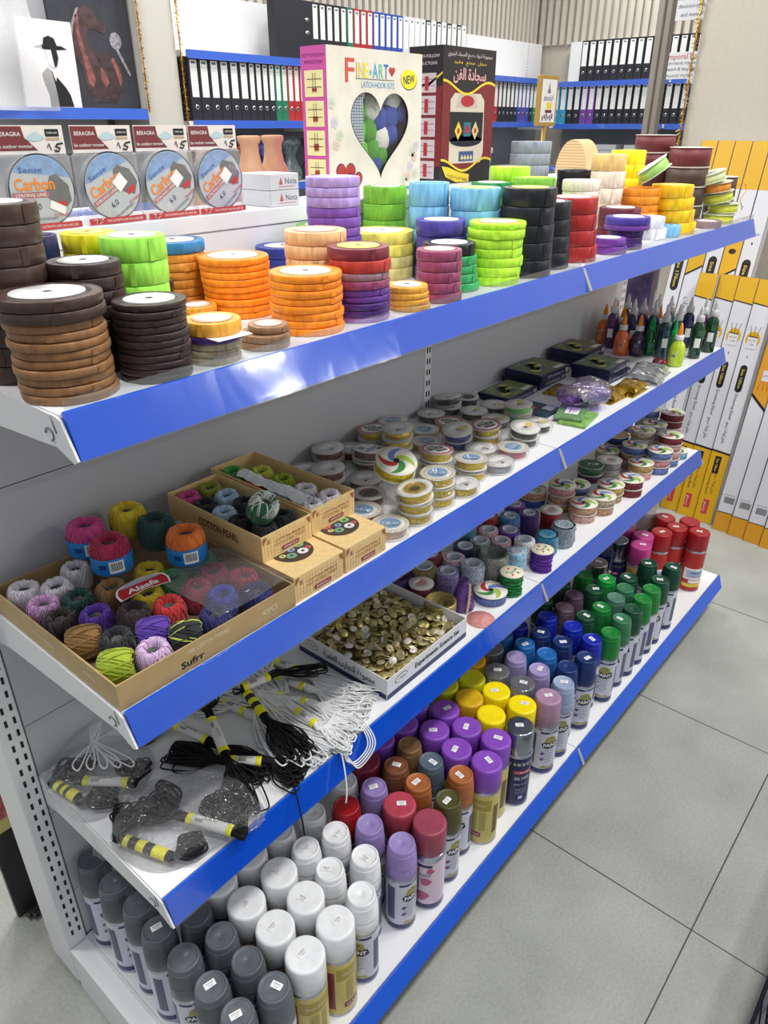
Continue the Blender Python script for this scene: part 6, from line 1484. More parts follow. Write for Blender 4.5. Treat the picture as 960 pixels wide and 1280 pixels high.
for (x, y, L_, kind) in PRINT_SPOOLS:
    n = len(L_)
    for k, c_ in enumerate(reversed(L_)):
        top = k == n - 1
        swirl_spool(x + random.uniform(-.001, .001), y + random.uniform(-.001, .001), Z3 + .0004 + k * .0237, c_, .0232, '%s ribbon spool with %s top%s' % (PNM[c_], {'swirl': 'swirl', 'tan': 'tan', 'green': 'dark green', 'plain': 'plain white'}[kind if top else 'swirl'], '' if n == 1 else ' atop its pile' if top else ' within a pile'), None, kind if top else 'swirl', .0365 * (1 if top else .97))

# ---------------------------------------------------------------- flat boxes and packs on the second shelf
NVY = mat('kit_box_navy', (28, 30, 66), .35)
def kit(x, y, rz, W_, D_, h, z, pic, lab, tilt=0):
    o = MB().bbox(0, W_, 0, D_, 0, h, 0, .0008).build('picture_kit_box', NVY); o.location = (x, y, z); o.rotation_euler = (tilt, 0, rz); tag(o, lab, 'box', 'flat picture kit boxes')
    q = MB(); f = on_top(h + .0004); f2 = on_top(h + .0007); q.rect(.006, W_ - .006, .006, D_ - .006, f, 0)
    for i in range(7): q.disc(W_ * (.25 + .1 * (i % 4) + .08 * (i // 4)), D_ * (.35 + .25 * (i % 2) + .1 * (i // 3)), W_ * .11, D_ * .13, f2, 1 + i % 3, 12, i)
    q.rect(W_ * .62, W_ * .92, .008, .022, f2, 4); q.text('CRAFT', .010, W_ * .3, D_ * .9, f2, 4)
    f = on_xz(0, -.0004, 0); q.text('DIY painting kit', .008, W_ * .5, h * .5, f, 4, width=W_ * .55)
    for i in range(9): q.rect(W_ * .84 + i * .0018, W_ * .84 + i * .0018 + .001, h * .2, h * .8, f, 4)
    q.build('picture_print', [mat('pic_field', pic, .4, noise_amt=.3, noise_scale=50), mat('pic_yellow', (176, 170, 60), .4), mat('pic_green', (60, 96, 60), .4), mat('pic_teal', (50, 90, 100), .4), mat('pic_white', (206, 206, 206), .4)], o)
    return o
kit(1.155, -.125, .02, .135, .088, .016, Z2 + .0005, (110, 120, 70), 'thin navy picture box lying between spools and the back panel')
kit(1.300, -.122, .02, .140, .108, .018, Z2 + .0005, (70, 90, 80), 'navy picture box under the slightly turned one')
kit(1.302, -.124, -.03, .138, .108, .018, Z2 + .0190, (90, 100, 56), 'navy picture box with a yellow green picture, on another box')
kit(1.535, -.118, .0, .128, .104, .020, Z2 + .0005, (90, 100, 60), 'lowest navy picture box next to the orange glue bottles')
kit(1.536, -.117, -.02, .128, .104, .020, Z2 + .0212, (100, 96, 50), 'upper navy picture box next to the orange glue bottles')
kit(1.452, -.232, -.03, .125, .105, .018, Z2 + .0005, (60, 80, 90), 'navy picture box half under the shiny silver packs')
kit(1.454, -.231, .02, .125, .105, .018, Z2 + .0190, (90, 110, 84), 'pale green picture box on top, behind the gold and silver packs')
o = MB().bbox(0, .075, 0, .09, 0, .006, 0, .001).build('teal_packet', mat('packet_teal', (34, 64, 84), .3)); o.location = (1.135, -.232, Z2 + .0005); tag(o, 'dark teal packet with an orange label beside the green packet', 'packet')
q = MB(); q.rect(.02, .04, .045, .06, on_top(.0064), 0); q.rect(.04, .07, .01, .035, on_top(.0064), 1); q.build('sticker', [mat('sticker_orange', (224, 84, 60), .4), mat('sticker_pale', (186, 200, 196), .4)], o)
for i, (x, y, rz) in enumerate(((1.135, -.328, .15), (1.150, -.312, .3))):
    o = MB().bbox(0, .1, 0, .062, 0, .006, 0, .001).build('green_packet', mat('packet_green', ((130, 176, 90), (110, 150, 100))[i], .25, noise_amt=.3, noise_scale=90)); o.location = (x, y, Z2 + .0005 + i * .0066); o.rotation_euler = (0, 0, rz); tag(o, ('lower light green packet at the clear shelf lip', 'upper light green packet with a white label in front of the purple bag')[i], 'packet', 'light green packets')
    if i: q = MB(); q.rect(.03, .075, .015, .045, on_top(.0064), 0); q.rect(.034, .07, .034, .036, on_top(.0067), 1); q.build('sticker', [PAPER, GREYINK], o)
def shiny_pack(x, y, z, rz, W_, D_, h, col, lab, grp):
    b = MB(); nu, nv = 14, 10
    for s in (0, 1):
        for i in range(nu + 1):
            for j in range(nv + 1):
                u, v = i / nu, j / nv; e = min(1, min(u, 1 - u) * 9) * min(1, min(v, 1 - v) * 7)
                z_ = (h * (.25 + .75 * e) + .0022 * noise.noise(Vector((u * 9 + x * 40, v * 7, z * 90))) * e) if s else 0
                b.v.append(((u - .5) * W_, (v - .5) * D_, max(0, z_)))
    n1 = (nu + 1) * (nv + 1)
    for i in range(nu):
        for j in range(nv): a = i * (nv + 1) + j; b.f += [(a, a + 1, a + nv + 2, a + nv + 1), (n1 + a, n1 + a + nv + 1, n1 + a + nv + 2, n1 + a + 1)]; b.m += [0, 0]; b.sm += [False, False]
    ed = [i * (nv + 1) for i in range(nu + 1)] + [nu * (nv + 1) + j for j in range(1, nv + 1)] + [i * (nv + 1) + nv for i in range(nu - 1, -1, -1)] + [j for j in range(nv - 1, 0, -1)]
    for a, c_ in zip(ed, ed[1:] + ed[:1]): b.f.append((a, c_, n1 + c_, n1 + a)); b.m.append(0); b.sm.append(False)
    o = b.build('foil_pack', mat('foil_' + grp[:4].strip(), col, .22, .85, noise_amt=.5, noise_scale=70, bump=.6, bump_scale=90)); o.location = (x, y, z); o.rotation_euler = (0, 0, rz); tag(o, lab, 'foil pack', grp)
for i, (x, y, k, rz) in enumerate(((1.33, -.165, 0, .1), (1.36, -.275, 0, -.05), (1.365, -.275, 1, .05), (1.44, -.292, 0, .0), (1.445, -.292, 1, .04))):
    shiny_pack(x, y, Z2 + .0006 + k * .0105, rz, .085, .062, .010, (176, 140, 40), 'flat gold foil pack %s' % ('behind the purple bag', 'under another, beside the purple bag', 'on top, beside the purple bag', 'under another, next to the silver packs', 'on top, next to the silver packs')[i], 'gold foil packs')
for i, (x, y, k, rz) in enumerate(((1.545, -.29, 0, .2), (1.548, -.285, 1, .12), (1.62, -.275, 0, .1), (1.625, -.27, 1, .2))):
    shiny_pack(x, y, Z2 + .0006 + k * .0105, rz, .070, .085, .010, (190, 194, 200), 'silver foil pack %s' % ('under another, beside the gold packs', 'on top, beside the gold packs', 'under another, in front of the glue bottles', 'on top, in front of the glue bottles')[i], 'silver foil packs')
# purple bag with zigzag braid
t = empty('purple_bag', (1.262, -.262, Z2 + .0135)); tag(t, 'crinkled purple see-through bag holding a cream zigzag braid', 'bag')
def pillow(u, v):
    a = 2 * PI * u; s = math.sin(PI * min(max(v, .02), .98)) ** .5; fl = .35 + .65 * abs(math.sin(PI * v)) ** .6
    return ((v - .5) * .15, .045 * math.cos(a) * (.55 + .45 * s) + .012 * math.sin(v * 9), max(0, .026 + .026 * math.sin(a) * fl))
b = MB(); nu, nv = 22, 22
for i in range(nu + 1):
    for j in range(nv + 1):
        p_ = Vector(pillow(i % nu / nu, j / nv)); d = noise.noise_vector(p_ * 60) * .006; p_ += d; p_.z = max(0, p_.z); b.v.append(tuple(p_))
for i in range(nu):
    for j in range(nv): a = i * (nv + 1) + j; b.f.append((a, a + 1, a + nv + 2, a + nv + 1)); b.m.append(0); b.sm.append(False)
b.build('bag_film', film('purple_film', .2, .12, (188, 140, 232), .8, 60, .05), t)
b = MB(); b.lathe([(.0001, 0), (.024, .001), (.028, .014), (.024, .027), (.0001, .028)], 24, 0, Matrix.Rotation(.1, 4, 'X'), cap=False); o = b.build('purple_ribbon_bundle', mat('purple_organza', (112, 62, 160), .35, noise_amt=.5, noise_scale=60, bump=.8, bump_scale=80), t); o.location = (.026, 0, .002); o.scale = (1.5, 1.2, 1)
b = MB(); pts = [(-.022 + .006 * (1 if k % 2 else -1) + .018 * math.sin(k * .09), -.04 + k * .0035, .030 + .004 * math.sin(k * .15)) for k in range(24)]; b.tube(pts, .0018, 5); b.build('zigzag_braid', mat('braid_cream', (214, 196, 130), .5), t)

# ---------------------------------------------------------------- glue bottles
GC = {'orange': (232, 110, 50), 'pale green': (90, 190, 130), 'green': (50, 150, 90), 'teal': (40, 130, 130), 'purple': (84, 34, 96), 'dark purple': (56, 30, 66), 'green glitter': (20, 104, 56), 'red': (176, 44, 50), 'lime': (190, 216, 50),
      'black': (30, 30, 36), 'dark brown': (64, 36, 34), 'navy': (30, 40, 84), 'dark blue': (28, 50, 104), 'silver': (110, 116, 120), 'teal ': (30, 90, 96), 'dark teal': (26, 62, 70), 'dark green': (18, 62, 36), 'blue': (40, 80, 140)}
_G = {}
ORC = mat('cone_orange', (238, 140, 40), .35); GRC = mat('cone_green', (20, 150, 70), .35); CLC = film('cone_clear', .22, .15, (225, 228, 230), .1, 20, .42); WCOL = mat('collar_white', (225, 225, 225), .4)
def glue(x, y, col, ty, lab):
    k = (col, ty)
    if k not in _G:
        b = MB(); n = MB(); g = mat('glitter_glue', GC[col], .22, .0, coat=.5, noise_amt=.4 if ty != 's' else .12, noise_scale=320)
        if ty == 's':
            b.lathe([(.0175, 0), (.0200, .003), (.0208, .025), (.0200, .048), (.0165, .060), (.0100, .068), (.0082, .074)], 28, 0)
            n.lathe([(.0108, .071), (.0112, .073), (.0108, .084), (.0085, .085)], 20, 1, cap=False); n.lathe([(.0074, .085), (.0056, .100), (.0022, .115), (.0001, .116)], 16, 0, cap=False); nm = ORC
        elif ty == 'g':
            b.lathe([(.0115, 0), (.0128, .002), (.0128, .060), (.0105, .069), (.0070, .073)], 22, 0); n.lathe([(.0092, .072), (.0095, .085), (.008, .087)], 18, 0, cap=False); n.lathe([(.0070, .087), (.0048, .100), (.0022, .113), (.0001, .114)], 16, 0, cap=False); nm = GRC
        else:
            b.lathe([(.0150, 0), (.0166, .002), (.0166, .080), (.0145, .092), (.0090, .099), (.0084, .102)], 26, 0); n.lathe([(.0112, .1015), (.0118, .103), (.0104, .118), (.0070, .120)], 20, 0, cap=False); n.lathe([(.0066, .120), (.0046, .133), (.0022, .144), (.0001, .1445)], 16, 0, cap=False); nm = CLC
        q = MB(); r = {'s': .0211, 'g': .0131, 't': .0169}[ty]; f = wrap(r); f2 = wrap(r + .0002)
        if ty == 't': q.rect(-.008, .008, .032, .058, f, 0, 5); q.rect(-.006, .006, .05, .0506, f2, 1); q.rect(-.006, .004, .044, .0446, f2, 1); q.rect(-.002, .010, .064, .080, f, 2, 3)
        else: q.rect(-.010, .006, .012, .040, f, 2, 5); q.rect(-.008, .002, .028, .034, f2, 3, 3); q.rect(.004, .008, .040, .046, f2, 0)
        _G[k] = (b.mesh('glue_bottle', [g]), n.mesh('nozzle_cap', [nm, WCOL]), q.mesh('bottle_label', [PAPER, GREYINK, mat('label_tint', tuple(min(255, int(c_ * .8 + 50)) for c_ in GC[col]), .35), mat('label_bluegrey', (110, 130, 170), .4)]))
    A, B_, D_ = _G[k]; o = bpy.data.objects.new('glue_bottle', A); C.objects.link(o); o.location = (x, y, Z2 + .0004); o.rotation_euler = (0, 0, face_cam(x, y, .5))
    for nm_, me in (('nozzle_cap', B_), ('bottle_label', D_)): c_ = bpy.data.objects.new(nm_, me); C.objects.link(c_); c_.parent = o
    tag(o, lab, 'glue', 'glue bottles at the end of the second shelf')
for (x, y, col, ty) in GLUE: glue(x, y, col, ty, '%s %s' % (col, {'s': 'glue bottle with orange cone cap', 'g': 'bottle with green cone cap', 't': 'glitter bottle, tall, with clear nozzle'}[ty]))
b = MB(); b.lathe([(.0001, 0), (.014, .001), (.018, .008), (.015, .017), (.006, .021), (.0001, .021)], 24, 0, cap=False); o = b.build('heart_pot', mat('pot_maroon', (92, 30, 44), .3)); o.location = (1.700, -.262, Z2 + .0005); o.scale = (1.15, 1, 1); tag(o, 'small maroon round pot with a red rose, before the lime glue', 'pot')
q = MB(); q.lathe([(.0001, 0), (.005, .0005), (.006, .003), (.003, .006), (.0001, .006)], 14, 0, cap=False); r_ = q.build('red_rose', mat('rose_red', (200, 30, 60), .4), o); r_.location = (-.004, -.016, .012)

# ---------------------------------------------------------------- third shelf: elastic cords
CB = mat('cord_black', (14, 14, 18), .6, spec=.3); CW = mat('cord_white', (224, 225, 226), .65); YB = mat('band_yellow', (226, 222, 30), .4); BW = mat('band_white', (214, 214, 210), .45); STR = mat('band_black', (34, 34, 36), .45)
def bez(p, n=20):
    """smooth curve through the given points"""
    out = []
    P_ = [p[0]] + list(p) + [p[-1]]
    for i in range(1, len(P_) - 2):
        a, b_, c_, d = (Vector(P_[i + j]) for j in (-1, 0, 1, 2))
        for k in range(n):
            t_ = k / n; out.append(.5 * ((2 * b_) + (c_ - a) * t_ + (2 * a - 5 * b_ + 4 * c_ - d) * t_ ** 2 + (3 * b_ - a - 3 * c_ + d) * t_ ** 3))
    out.append(Vector(p[-1])); return out
def hank(a, b_, z, col, ends, lab, striped=False, n=11, thick=.0014, spread=.03, rz_=.0085, zmin=Z3 + .0036, bow=0.0, band_r=.0085):
    """a bundle held by a paper band from a to b_; ends gives where the loops of each side reach"""
    a = Vector((a[0], a[1], z)); b_ = Vector((b_[0], b_[1], z)); ax = (b_ - a).normalized(); L_ = (b_ - a).length; nrm = Vector((-ax.y, ax.x, 0))
    cords = MB(); cords.tube([a - ax * .002, b_ + ax * .002], band_r * .78, 8)
    for side, (P0, dirv) in enumerate(((a, -ax), (b_, ax))):
        tg = ends[side]
        if tg is None: continue
        tgt = Vector((tg[0], tg[1], z)); n_ = tg[2] if len(tg) > 2 else n; sp = tg[3] if len(tg) > 3 else spread
        for i in range(n_):
            o1 = nrm * random.uniform(-1, 1) * band_r * .7; o2 = nrm * random.uniform(-1, 1) * band_r * .7; z1_ = random.uniform(-1, 1) * band_r * .5; z2_ = random.uniform(-1, 1) * band_r * .5
            dl = (tgt - P0); ln = dl.length; dn = dl.normalized(); pn = Vector((-dn.y, dn.x, 0)); reach = random.uniform(.82, 1.05); lat = random.uniform(-1, 1) * sp; wd = random.uniform(.004, .014)
            f0 = P0 + dirv * min(.02, ln * .25)
            def zz(h): return Vector((0, 0, h))
            def lay(p_, h): return Vector((p_.x, p_.y, max(zmin, h)))
            low = zmin + random.random() ** 2 * rz_ * 1.6
            tip = P0 + dl * reach + pn * lat
            m1 = P0 + dl * .5 + pn * (lat * .6 + wd + random.uniform(-.006, .006)); m2 = P0 + dl * .5 + pn * (lat * .6 - wd + random.uniform(-.006, .006))
            t1 = tip + pn * wd * .8 - dn * .004; t2 = tip - pn * wd * .8 - dn * .004
            pts = [P0 + o1 + zz(z1_), lay(f0 + o1 * .9, z + z1_), lay(m1, (z + low) / 2), lay(t1, low + .001), lay(tip + dn * .003, low), lay(t2, low + .0015), lay(m2, (z + low) / 2 + .001), lay(f0 + o2 * .9, z + z2_), P0 + o2 + zz(z2_)]
            cords.tube(bez(pts, 5), thick, 5)
    o = cords.build('elastic_cord_hank', CB if col == 'black' else CW)
    q = MB(); ang = math.atan2(ax.y, ax.x); T = Matrix.Translation(a) @ Matrix.Rotation(ang, 4, 'Z') @ Matrix.Rotation(PI / 2, 4, 'Y')
    def cyl(x0, x1, mi, r_): q.lathe([(r_ * .98, x0), (r_, x0 + .0005), (r_, x1 - .0005), (r_ * .98, x1)], 18, mi, T @ Matrix.Scale(.8, 4, (1, 0, 0)), cap=False)
    cyl(0, .009, 0, band_r * 1.05); cyl(L_ - .009, L_, 0, band_r * 1.05)
    if striped:
        for s in range(1, 5): cyl(.009 + (L_ - .018) * (s - 1) / 4, .009 + (L_ - .018) * s / 4, 2 if s % 2 else 0, band_r * 1.02)
    else:
        cyl(.009, L_ - .009, 1, band_r)
        fT = lambda x, y: T @ Vector((-(band_r * .8 + .0004) * math.cos(y / band_r), band_r * 1.01 * math.sin(y / band_r), x))
        q.text('ELASTIC', .006, L_ / 2, .002, fT, 2); 
        for k_ in range(8): q.rect(.014 + k_ * .0016, .0148 + k_ * .0016, -.006, -.001, fT, 2)
    q.build('paper_band', [YB, BW, STR], o)
    tag(o, lab, 'elastic cord', 'banded hanks of elastic cord'); return o
random.seed(77)
for i, (a, b_, e1, e2, z_) in enumerate([((.323, -.146), (.336, -.20), (.28, -.06, 16, .035), (.35, -.325, 16, .045), .008), ((.364, -.165), (.382, -.217), (.33, -.06, 16, .04), (.425, -.318, 18, .045), .010), ((.352, -.225), (.350, -.273), (.36, -.08, 16, .05), (.385, -.322, 18, .04), .016),
     ((.395, -.13), (.41, -.185), (.40, -.03, 14, .03), (.452, -.30, 16, .03), .008), ((.29, -.10), (.30, -.15), (.27, -.03, 14, .03), (.31, -.32, 16, .04), .007), ((.425, -.09), (.435, -.14), (.44, -.03, 12, .02), (.458, -.26, 14, .018), .008), ((.33, -.07), (.335, -.115), (.34, -.025, 14, .04), (.32, -.26, 14, .04), .018)]):
    hank(a, b_, Z3 + z_ + .003, 'white', tuple((e[0], e[1], int(e[2] * 2.4), e[3] * 1.25) for e in (e1, e2)), 'white elastic cord hank ' + ('with its band near the black bundles', 'with its band in the middle of the heap', 'lying highest on the white heap', 'closest to the button box', 'under the black bundles', 'against the button box side at the back', 'at the back under the upper shelf')[i], False, spread=.04, thick=.0015)
hank((.316, -.128), (.366, -.141), Z3 + .040, 'black', (None, (.452, -.19, 9, .022)), 'black elastic cord hank whose loops point to the button box', False, zmin=Z3 + .026)
hank((.317, -.138), (.300, -.200), Z3 + .032, 'black', ((.326, -.10, 4, .01), (.288, -.305, 30, .022)), 'black elastic cord hank standing across the white heap', True, zmin=Z3 + .012)
hank((.238, -.139), (.205, -.215), Z3 + .030, 'black', ((.285, -.050, 18, .012), (.160, -.318, 18, .026)), 'black elastic cord hank laid along the shelf depth in the middle', False, zmin=Z3 + .006)
hank((.200, -.090), (.213, -.158), Z3 + .014, 'black', ((.160, -.045, 24, .035), (.232, -.285, 26, .020)), 'black elastic cord hank at the back near the bags', False, zmin=Z3 + .003)
hank((.209, -.222), (.240, -.262), Z3 + .015, 'black', ((.160, -.130, 22, .025), (.266, -.324, 32, .026)), 'black elastic cord hank fanning out towards the price rail', False, zmin=Z3 + .003)
b = MB(); b.tube(bez([(.25, -.29, Z3 + .012), (.245, -.325, Z3 + .008), (.235, -.345, Z3 + .007), (.225, -.366, Z3 - .024), (.219, -.376, Z3 - .045)], 8), .0013, 6); tag(b.build('cord_tail', CB), 'single black cord end hanging over the price rail', 'elastic cord')
b = MB(); b.tube(bez([(.36, -.30, Z3 + .008), (.345, -.325, Z3 + .009), (.335, -.348, Z3 + .006), (.318, -.372, Z3 - .03), (.308, -.379, Z3 - .052)], 8), .0013, 6)
for k in range(4): b.tube(bez([(.40 + k * .006, -.28, Z3 + .012), (.40 + k * .004, -.33, Z3 + .012), (.392 + k * .003, -.352 - .003 * k, Z3 + .004 - .012), (.365, -.352 - .002 * k, Z3 - .022 - .004 * k), (.345 + k * .002, -.348, Z3 - .010), (.35, -.335, Z3 + .008), (.37, -.30, Z3 + .012)], 6), .0013, 6)
tag(b.build('cord_loops', CW), 'white cord loops spilling over the blue rail beside the button box', 'elastic cord')
# black hanks in two clear bags
def bag(pts, h, lab, seed):
    n = len(pts); cx = sum(p[0] for p in pts) / n; cy = sum(p[1] for p in pts) / n; b = MB(); NR = 12; seg = 44
    def rim(u):
        u = u * n; i = int(u) % n; f = u - int(u); p0 = Vector(pts[i - 1]); p1 = Vector(pts[i]); p2 = Vector(pts[(i + 1) % n]); p3 = Vector(pts[(i + 2) % n])
        return .5 * ((2 * p1) + (p2 - p0) * f + (2 * p0 - 5 * p1 + 4 * p2 - p3) * f * f + (3 * p1 - p0 - 3 * p2 + p3) * f ** 3)
    for s in (0, 1):
        for k in range(NR + 1):
            for j in range(seg):
                r_ = rim(j / seg); u = k / NR; x = cx + (r_.x - cx) * u; y = cy + (r_.y - cy) * u
                hh = h * (1 - u ** 3) ** .5 if s else 0; d = noise.noise(Vector((x * 55 + seed, y * 55, 0))) * .5 + noise.noise(Vector((x * 130, y * 130 + seed, 3))) * .4
                b.v.append((x, y, Z3 + .0008 + .009 * min(1, max(0, (-.318 - y) / .012)) + (max(.0006, hh * (1 + .35 * d) + .001) if s else 0)))
    m_ = (NR + 1) * seg
    for s in (0, 1):
        for k in range(NR):
            for j in range(seg): a = s * m_ + k * seg + j; a2 = s * m_ + k * seg + (j + 1) % seg; b.f.append((a, a2, a2 + seg, a + seg)); b.m.append(0); b.sm.append(False)
    o = b.build('clear_bag', film('bag_clear_film', .12, .10, (250, 250, 252), 1.0, 75, .03)); tag(o, lab, 'bag', 'clear bags of black cord'); return o
hank((.035, -.085), (.078, -.140), Z3 + .018, 'black', ((.045, -.035, 22, .024), (.112, -.105, 26, .024)), 'black elastic cord hank in the rear bag with the white band', False, zmin=Z3 + .004)
hank((.006, -.055), (.014, -.100), Z3 + .012, 'black', ((.05, -.03, 18, .016), (.055, -.135, 24, .016)), 'black elastic cord hank in the rear bag by the slotted post', True, zmin=Z3 + .004)
hank((.096, -.265), (.124, -.333), Z3 + .020, 'black', ((.080, -.180, 40, .034), (.160, -.262, 44, .030)), 'black elastic cord hank in the front bag with the white band', False, zmin=Z3 + .004)
hank((.018, -.224), (.042, -.290), Z3 + .014, 'black', ((.06, -.175, 30, .024), (.088, -.305, 28, .014)), 'black elastic cord hank in the front bag with the striped band', True, zmin=Z3 + .004)
bag([(.000, -.02), (.06, -.014), (.118, -.03), (.146, -.10), (.10, -.150), (.045, -.160), (-.006, -.13)], .038, 'clear plastic bag of black cord beside the slotted post', 2)
bag([(.006, -.20), (.05, -.164), (.11, -.164), (.178, -.215), (.196, -.29), (.165, -.348), (.08, -.322), (.03, -.302), (.006, -.26)], .044, 'larger clear plastic bag of black cord at the shelf corner', 8)
b = MB()
for k in range(5):
    x0 = .098 - k * .004; b.tube(bez([(x0 + .01, -.012, Z3 + .044), (x0 - .01, -.045 - k * .004, Z3 + .045), (.035 + k * .012, -.065 - .016 * k, Z3 + .045), (.030 + k * .015, -.085 - .014 * k, Z3 + .044), (.046 + k * .012, -.075 - .012 * k, Z3 + .046), (.078, -.045, Z3 + .046), (x0 + .012, -.018, Z3 + .045)], 7), .0013, 6)
tag(b.build('cord_loops', CW), 'white cord loops lying on the rear bag of black cord', 'elastic cord')
o = crumple('bag_flap', lambda u, v: (-.002 - .006 * u + .02 * v, -.16 - .05 * v, Z3 - .004 - .045 * u), 8, 10, BAGF, 9, .003, 60); tag(o, 'corner of clear film hanging down beside the shelf bracket', 'film')

# button box
t, sd = tray('button_box', .488, .734, -.314, -.088, Z3 + .0006, .045, .0018, mat('box_white_print', (222, 222, 226), .4), mat('box_inside_grey', (190, 188, 186), .6), 'open white and navy cardboard box heaped with gold buttons', 'box')
NB = mat('box_navy_base', (34, 38, 88), .4)
q = MB(); f = on_xz(0, -.0004, 0); q.rect(0, .246, 0, .0115, f, 1); q.text('Experiments Science Set', .0155, .150, .029, f, 0, width=.140, bold=.025); q.disc(.040, .029, .018, .009, f, 0, 20); q.disc(.040, .029, .0165, .0078, on_xz(0, -.0007, 0), 2, 20); q.text('STEM', .009, .040, .029, on_xz(0, -.001, 0), 0, width=.022); q.build('printed_text', [INK, NB, PAPER], sd[0])
q = MB(); f = lambda a, c_: (-.0004, .222 - a + .002, c_); q.rect(0, .222, 0, .0115, f, 1); q.text(arabic('مجموعة التجارب العلمية'), .020, .130, .028, f, 0, width=.128, bold=.02); q.disc(.034, .029, .018, .009, f, 0, 20); q.disc(.034, .029, .0165, .0078, lambda a, c_: (-.0007, .224 - a, c_), 2, 20); q.text('STEM', .009, .034, .029, lambda a, c_: (-.001, .224 - a, c_), 0, width=.022)
q.build('printed_text', [INK, NB, PAPER], sd[2])
BTM = [mat('button_gold', (186, 172, 112), .38, .55), mat('button_pale_gold', (206, 196, 150), .35, .45), mat('button_white', (214, 208, 196), .35, .1), mat('button_bronze', (140, 122, 76), .38, .6)]
BT = []
for j, m in enumerate(BTM):
    r = .0084
    b = MB(); b.lathe([(.0014, .0010), (.0030, .0016), (.0040, .0010), (r * .78, .0012), (r * .9, .0022), (r, .0017), (r, .0004), (r * .9, 0), (.0014, 0), (.0014, .0010)], 20, 0, cap=False); BT.append(b.mesh('button', [m]))
    b = MB(); b.lathe([(.0001, .0034), (.003, .0031), (r * .8, .0016), (r * .98, .0012), (r, .0006), (r * .9, 0), (.0001, 0)], 20, 0, cap=False); BT.append(b.mesh('button', [m]))
random.seed(12)
# lower layers nobody could count: one heap; then the upper ones each on its own
b = MB()
for layer in range(3):
    for i in range(15):
        for j in range(15):
            x = .500 + (i + .5 * (layer % 2)) * .0155 + random.uniform(-.002, .002); y = -.303 + j * .0143 + random.uniform(-.002, .002)
            if x > .722 or y > -.0995 or x < .499 or y < -.3025: continue
            T = Matrix.Translation((x, y, Z3 + .0068 + layer * .0062)) @ Euler((random.gauss(0, .2), random.gauss(0, .2), 0)).to_matrix().to_4x4()
            b.lathe([(.0001, .002), (.0065, .0018), (.0082, .0012), (.0082, 0)], 12, layer % 3 if random.random() < .5 else 0, T, cap=False)
o = b.build('button_heap', [BTM[0], BTM[1], BTM[3]]); tag(o, 'lower layers of gold buttons filling the white box', 'buttons', None, 'stuff')
for layer, nn in ((0, 118), (1, 104), (2, 76)):
    pl = []; tries = 0
    while len(pl) < nn and tries < 30000:
        tries += 1; x = random.uniform(.500, .723); y = random.uniform(-.303, -.099); ed = min(x - .488, .734 - x, y + .314, -.088 - y)
        if layer == 2 and ed < .035: continue
        if all((x - a) ** 2 + (y - c_) ** 2 > .0148 ** 2 for a, c_ in pl): pl.append((x, y))
    for x, y in pl:
        ed = min(x - .488, .734 - x, y + .314, -.088 - y); me = random.choices(BT, [5, 5, 5, 5, 1.6, .8, 2, 2])[0]
        o = bpy.data.objects.new('button', me); C.objects.link(o); zz = Z3 + .0245 + layer * .0056 * min(1, ed / .03) + random.uniform(0, .0018)
        a = .28 + .06 * layer; o.location = (x, y, zz); o.rotation_euler = (random.gauss(0, a), random.gauss(0, a), random.uniform(0, 6)); o.scale = [random.uniform(.88, 1.08)] * 3
        tag(o, 'small gold toned button among the heap in the white box' if me not in BT[4:6] else 'small whitish button among the heap in the white box', 'button', 'gold buttons in the white box' if me not in BT[4:6] else 'white buttons in the white box'); o['_share'] = 1

# ---------------------------------------------------------------- rolls of net and trim on the third shelf
RCC = {'blue': (60, 120, 170), 'purple': (92, 50, 150), 'deep purple': (60, 30, 100), 'red': (150, 30, 36), 'pink': (220, 176, 180), 'rose': (214, 160, 170), 'white': (216, 220, 222), 'grey-green': (140, 160, 158), 'pale blue': (140, 180, 206), 'silver': (160, 164, 160), 'navy': (40, 40, 84),
       'pale pink': (210, 176, 186), 'silver white': (176, 190, 206), 'lavender': (150, 140, 190), 'green': (20, 124, 60), 'gold': (180, 164, 96), 'dark red': (112, 24, 40), 'olive': (120, 104, 54), 'dark purple': (58, 34, 84), 'violet': (104, 56, 150), 'teal': (50, 120, 140), 'teal blue': (40, 116, 150), 'silver grey': (130, 142, 152)}
COREM = mat('cardboard_core_white', (200, 206, 218), .6)
def fuzzy(r, h, amp=.0016, n=26, rows=9, sd=0, taper=0):
    b = MB()
    for k in range(rows + 1):
        for i in range(n):
            a = 2 * PI * i / n; z = h * k / rows; rr = (r - taper * k / rows) * (.93 if k in (0, rows) else 1) + amp * noise.noise(Vector((math.cos(a) * 4, math.sin(a) * 4, z * 160 + sd))) * 1.8; b.v.append((rr * math.cos(a), rr * math.sin(a), z))
    for k in range(rows):
        for i in range(n): b.f.append((k * n + i, k * n + (i + 1) % n, (k + 1) * n + (i + 1) % n, (k + 1) * n + i)); b.m.append(0); b.sm.append(True)
    return b
